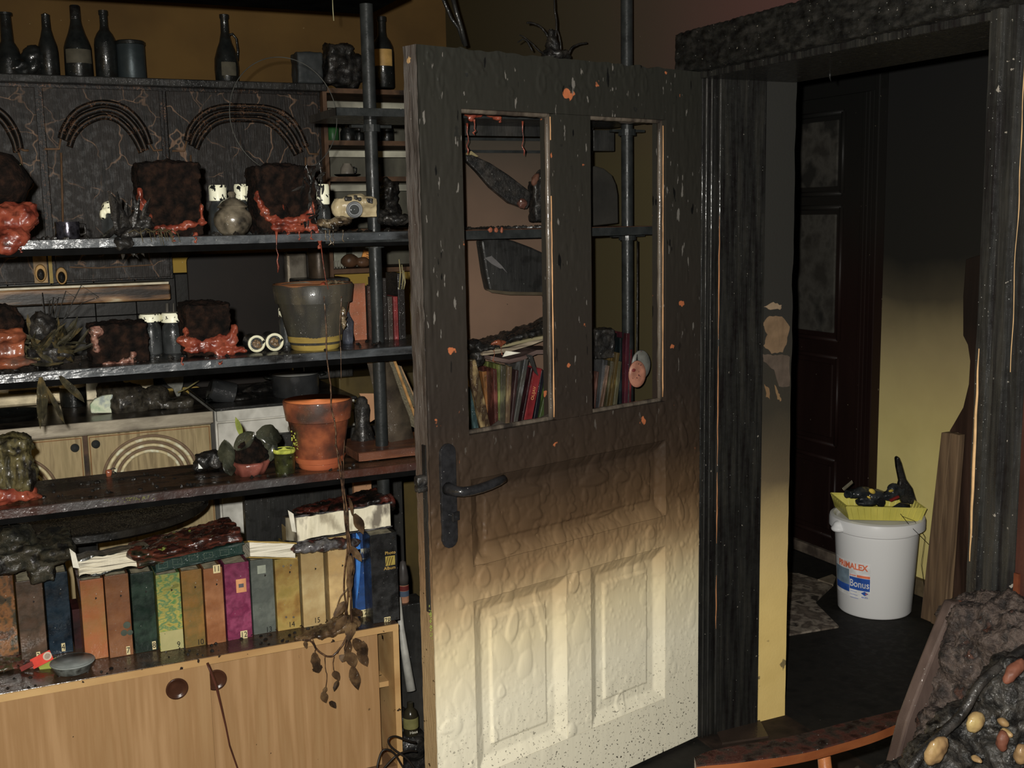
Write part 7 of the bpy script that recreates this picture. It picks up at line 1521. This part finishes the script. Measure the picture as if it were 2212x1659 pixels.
for px, py, a, b in ((1883, 1061, .019, .010), (1876, 1074, .011, .005)):
    G().lathe(hp(px, py, -.043), [(0, 0), (a, .002), (a*.8, .006), (0, .008)], 20, Matrix.Rotation(.5, 3, 'Y') @ Matrix.Diagonal((1, 1, b/a)) @ Matrix.Rotation(math.pi/2+0, 3, 'X')).build('yellow_patch', plain('amber_patch', S(206, 150, 20, 4.1), .35), t, smooth=True)
t = thing('goggles', 'dark round eyed goggles with a yellow and a red patch in the yellow tray', 'goggles', hp(1930, 1075))
G().blob([('e', hp(1930, 1056), (.03, .02, .024)), ('e', hp(1925, 1070), (.05, .03, .022)), ('b', hp(1937, 1064), (.06, .03, .03))], voxel=.0045, amp=.004, ns=50).build('goggle_frame', MATS['black_rubber'], t, smooth=True)
G().lathe(hp(1924, 1060, -.03), [(0, 0), (.013, .002), (.01, .005), (0, .006)], 18, Matrix.Diagonal((1, 1, .5)) @ Matrix.Rotation(math.pi/2, 3, 'X')).build('yellow_patch', plain('olive_yellow_patch', S(150, 130, 20, 4.1), .35), t, smooth=True)
G().box(hp(1932, 1077, -.04), (.045, .01, .01), Matrix.Rotation(-.25, 3, 'Y')).build('red_strap', plain('dark_red_strap', S(110, 24, 20, 4.1), .4), t, bevel=.002)
G().lathe(hp(1905, 1086, -.05), [(.006, .0), (.013, .001), (.018, .0), (.018, -.012), (0, -.012)], 24, Matrix.Rotation(math.pi/2, 3, 'X') ).build('lens_tube', m_handle, t, smooth='auto')
t = thing('garden_trowel', 'black pointed blade with a grey handle at the front of the yellow tray', 'tool', hp(1915, 1100, -.08))
G().prism([hp(1877, 1099, -.1), hp(1897, 1096, -.1), hp(1908, 1102, -.1), hp(1903, 1108, -.1)], fv*.01).build('blade', m_handle, t, bevel=.001)
G().tube([hp(1900, 1103, -.1), hp(1925, 1101, -.09), hp(1945, 1092, -.08), hp(1962, 1094, -.07)], [.006, .008, .013, .012], 8).build('handle', MATS['black_rubber'], t, smooth=True)
t = thing('wire_brush', 'small brush with a row of pale bristles sticking out at the left of the tray', 'brush', hp(1835, 1060))
G().tube([hp(1822, 1059), hp(1842, 1042)], .004, 6).build('brush_spine', plain('brush_spine', S(70, 62, 44, 4.1), .5), t)
for k in range(9):
    p = hp(1822+k*2.4, 1058-k*2); G().tube([p, p+rv*-.004+Vector((0, 0, .008))], .0016, 5).build('bristle', plain('pale_bristle', S(130, 126, 104, 4.1), .5), t)
t = thing('charred_horn', 'tall tapering charred spike leaning up out of the yellow tray', 'charred wood', hp(1960, 1085))
pts = [(1936, 990), (1942, 986), (1948, 1000), (1958, 1035), (1972, 1055), (1983, 1090), (1950, 1090), (1938, 1062), (1944, 1040), (1938, 1010)]
G().prism([hp(x, y, .02) for x, y in pts], fv*.03).build('spike_body', m_char, t, bevel=.006)
g = G(); g.tube([hp(1945, 1110, -.13), hp(1965, 1135, -.16), hp(1985, 1155, -.17), hp(2005, 1175, -.1), hp(2030, 1195, 0)], .0012, 5); g.tube([hp(1948, 1115, -.13), hp(1975, 1125, -.15), hp(1998, 1160, -.1), hp(1990, 1220, -.1), hp(2000, 1290, 0)], .001, 5)
g.build('wire', plain('black_wire', (.015, .012, .01)), None, label='thin black wire trailing from the yellow tray down past the bucket', cat='wire')
# leaning timber and the curved furniture side
pal = mat('scorched_pine', [S(98, 78, 56, 4), S(72, 56, 41, 4), S(114, 92, 66, 4)], scale=7, stretch=(3, 3, .25), rough=.55, bump=.3)
def lean(pix, x, label, mt, th=.03, nm='plank', cat='plank'):
    P = [at(a, b, 'x', x) for a, b in pix]
    for p in P: p.z = max(p.z, .001)
    return G().prism(P, (th, 0, 0)).build(nm, mt, None, label=label, cat=cat, bevel=.003)
lean([(2033, 934), (2054, 936), (2012, 1345), (1988, 1335)], 3.12, 'scorched pine board leaning nearest the bucket', pal, .04)
lean([(2054, 936), (2072, 940), (2040, 1360), (2010, 1346)], 3.09, 'second scorched pine batten leaning beside the first board', pal, .03)
outl = [(2150, 540), (2086, 560), (2080, 640), (2080, 725), (2090, 745), (2095, 780), (2092, 830), (2080, 880), (2060, 915), (2051, 930), (2060, 1100), (2050, 1370), (2180, 1420), (2200, 900)]
lean(outl, 3.16, 'dark wooden furniture side with a wavy cut edge standing behind the near door jamb', mat('dark_red_wood', [S(38, 27, 21, 4), S(56, 40, 31, 4), S(28, 20, 16, 4)], scale=6, stretch=(3, 3, .3), rough=.45, bump=.2, grad=([(0.2, S(60, 38, 28, 4), 0), (1.2, S(24, 20, 17, 4), .9)], .1, 4)), .025, 'furniture_side', 'furniture')
# mat and board on the hall floor
g = G(); P = [at(a, b, 'z', .006) for a, b in ((1690, 1235), (1725, 1238), (1800, 1262), (1760, 1300), (1812, 1352), (1690, 1372))]
g.prism(P, (0, 0, -.008)); g.build('floor_cloth', mat('grey_floor_cloth', [S(86, 76, 66, 4), S(60, 52, 45, 4), S(112, 102, 90, 4), S(40, 35, 30, 4)], scale=14, rough=.8, bump=.8), None, label='dusty grey cloth spread on the hall floor left of the bucket', cat='cloth')
g = G(); P = [at(a, b, 'z', .012) for a, b in ((1766, 1251), (1798, 1240), (1806, 1246), (1800, 1262))]; g.prism(P, (0, 0, -.01)); g.build('cardboard_scrap', plain('pale_edge_scrap', S(90, 80, 66, 4.2), .6), None, label='small pale edged tray scrap on the hall floor behind the cloth', cat='scrap', bevel=.001)
P = [at(a, b, 'z', .012) for a, b in ((1545, 1572), (1640, 1552), (1660, 1590), (1560, 1605))]
G().prism(P, (0, 0, -.008)).build('floor_tile', mat('brown_tile', [S(48, 38, 31), S(60, 46, 38)], scale=9, rough=.6, bump=.2, sparkle=.3), None, label='brown tile lying loose on the threshold under the door hinge side', cat='tile', bevel=.001)

# ================================================================== BURNT ARMCHAIR IN THE FOREGROUND
t = thing('burnt_armchair', 'burnt out armchair with an orange curved wooden arm and exposed foam at the lower right', 'armchair', (1.65, 1.7, 0))
m_arm = mat('orange_varnished_wood', [S(186, 104, 44, 2.3), S(160, 84, 34, 2.3), S(196, 116, 52, 2.3)], scale=9, stretch=(.5, 1, 1), rough=.3, bump=.2, sparkle=.5)
m_armtop = mat('scorched_arm_top', [S(50, 26, 22, 2.4), S(84, 48, 40, 2.4), S(60, 50, 44, 2.4), S(34, 20, 18, 2.4)], scale=26, rough=.4, wet=.15, bump=.8, sparkle=.8)
ZA = .5
top = [(1500, 1636), (1530, 1623), (1580, 1612), (1640, 1603), (1700, 1592), (1760, 1578), (1820, 1562), (1880, 1548), (1930, 1536), (1965, 1528), (2000, 1515)]
bot = [(1504, 1655), (1530, 1652), (1580, 1648), (1640, 1640), (1700, 1632), (1760, 1620), (1820, 1604), (1880, 1586), (1930, 1566), (1965, 1550), (2000, 1532)]
U = [at(x, y, 'z', ZA) for x, y in smooth_path(top, 3)]; Lw = [at(x, y-2, 'z', ZA) for x, y in smooth_path(bot, 3)]
n = len(U); g = G(); vs = []
for p, q in zip(U, Lw): vs += [p, q, q-Vector((0, 0, .004)), p-Vector((0, 0, .004))]
g.add(vs, [(i*4+a, (i+1)*4+a, (i+1)*4+(a+1) % 4, i*4+(a+1) % 4) for i in range(n-1) for a in range(4)]+[(0, 1, 2, 3), (n*4-1, n*4-2, n*4-3, n*4-4)])
g.build('arm_top', m_armtop, t)
vs = []
g = G()
for p, q in zip(U, Lw): vs += [p-Vector((0, 0, .004)), q-Vector((0, 0, .004)), q.lerp(p, .1)-Vector((0, 0, .028)), p-Vector((0, 0, .028))]
g.add(vs, [(i*4+a, (i+1)*4+a, (i+1)*4+(a+1) % 4, i*4+(a+1) % 4) for i in range(n-1) for a in range(4)]+[(0, 1, 2, 3), (n*4-1, n*4-2, n*4-3, n*4-4)])
g.build('arm_rail', m_arm, t)
for px, py in ((1790, 1625), (1642, 1650)):
    p = at(px, py, 'z', ZA-.03); p += Vector((.01, .03, 0)); G().tube([p, p+Vector((.03, -.01, -.25)), p+Vector((.05, -.02, -ZA+.03))], [.014, .017, .014], 10).build('arm_support', m_arm, t, smooth=True)
# side board and charred bulk
ys = 1.62
P = [at(a, b, 'y', ys) for a, b in ((2062, 1302), (2110, 1300), (2150, 1330), (2060, 1560), (1990, 1800), (1900, 1800), (1935, 1655), (1960, 1560), (1990, 1480), (2030, 1380))]
G().prism(P, (0, .03, 0)).build('side_board', mat('ashy_grey_board', [S(74, 58, 52, 2.4), S(98, 80, 72, 2.4), S(52, 42, 38, 2.4)], scale=9, stretch=(1, 1, .3), rough=.55, bump=.5, sparkle=.3, speck=[(S(150, 80, 40, 2.4), 12, .66)]), t, bevel=.006)
m_uph = mat('ashy_charred_upholstery', [S(22, 20, 20, 2.3), S(56, 46, 42, 2.3), S(90, 76, 68, 2.3), S(34, 30, 28, 2.3), S(96, 54, 34, 2.3)], scale=26, rough=.85, wet=.3, bump=2.6, bscale=170, sparkle=.9, lo_=.3, hi_=.75)
def ap(px, py, y): return at(px, py, 'y', y)
G().blob([('e', ap(2110, 1345, 1.6), (.07, .08, .05)), ('e', ap(2170, 1350, 1.55), (.08, .1, .06)), ('e', ap(2120, 1430, 1.58), (.09, .08, .08)), ('e', ap(2200, 1400, 1.5), (.08, .1, .08)), ('e', ap(2060, 1520, 1.6), (.05, .05, .08)), ('e', ap(2030, 1600, 1.58), (.05, .05, .07)), ('e', ap(2130, 1500, 1.56), (.07, .06, .06)), ('b', ap(2150, 1620, 1.66), (.28, .1, .32))],
         voxel=.005, amp=.014, ns=26, amp2=.006, ns2=170).build('charred_padding', m_uph, t, smooth=True)
m_tar = mat('tarry_black_foam', [S(14, 14, 14, 2.2), S(36, 35, 33, 2.2), S(60, 56, 50, 2.2), S(20, 18, 16, 2.2)], scale=30, rough=.6, wet=.35, bump=2.2, bscale=120, sparkle=1)
G().blob([('e', ap(2100, 1600, 1.46), (.10, .06, .08)), ('e', ap(2030, 1650, 1.44), (.07, .06, .06)), ('e', ap(2190, 1540, 1.42), (.09, .07, .12)), ('e', ap(2200, 1640, 1.4), (.08, .06, .08)), ('e', ap(2120, 1680, 1.42), (.14, .08, .05)), ('b', Vector((1.62, 1.5, .28)), (.3, .2, .5))], voxel=.0055, amp=.012, ns=36, amp2=.003).build('melted_foam', m_tar, t, smooth=True)
G().tube([ap(x, y, 1.42) for x, y in smooth_path([(2215, 1400), (2160, 1440), (2115, 1480), (2080, 1540), (2040, 1580), (1990, 1630), (1955, 1680)])], .009, 8).build('piping', m_char, t, smooth=True)
m_foam = mat('bared_yellow_foam', [S(196, 170, 96, 2.2), S(176, 140, 84, 2.2), S(130, 96, 60, 2.2)], scale=16, rough=.6, bump=.4, sparkle=.4)
for px, py, rx, rz, a, y, c2_ in ((2022, 1622, .030, .02, -.75, 1.39, 0), (2107, 1560, .022, .018, -.6, 1.40, 0), (2166, 1560, .011, .007, .6, 1.37, 0), (2176, 1584, .009, .007, .2, 1.37, 0), (2110, 1640, .006, .005, 0, 1.36, 0), (2190, 1450, .03, .012, -.7, 1.38, 1), (2165, 1600, .012, .02, .1, 1.37, 1), (2205, 1630, .012, .02, .1, 1.34, 0)):
    G().blob([('e', ap(px, py, y), (rx, .012, rz), Matrix.Rotation(a, 3, 'Y'))], voxel=.003, amp=.0025, ns=60).build('foam_patch', m_foam if not c2_ else plain('salmon_foam', S(130, 76, 54, 2.2), .5), t, smooth=True)
c = ap(2170, 1295, 1.62)
G().blob([('e', c, (.008, .003, .012))], voxel=.002, amp=.001).build('pale_chip', plain('pale_chip', S(170, 168, 140, 2.4), .5), t, smooth=True)
for k, (px, py) in enumerate(((1960, 1655), (2010, 1655))): pass
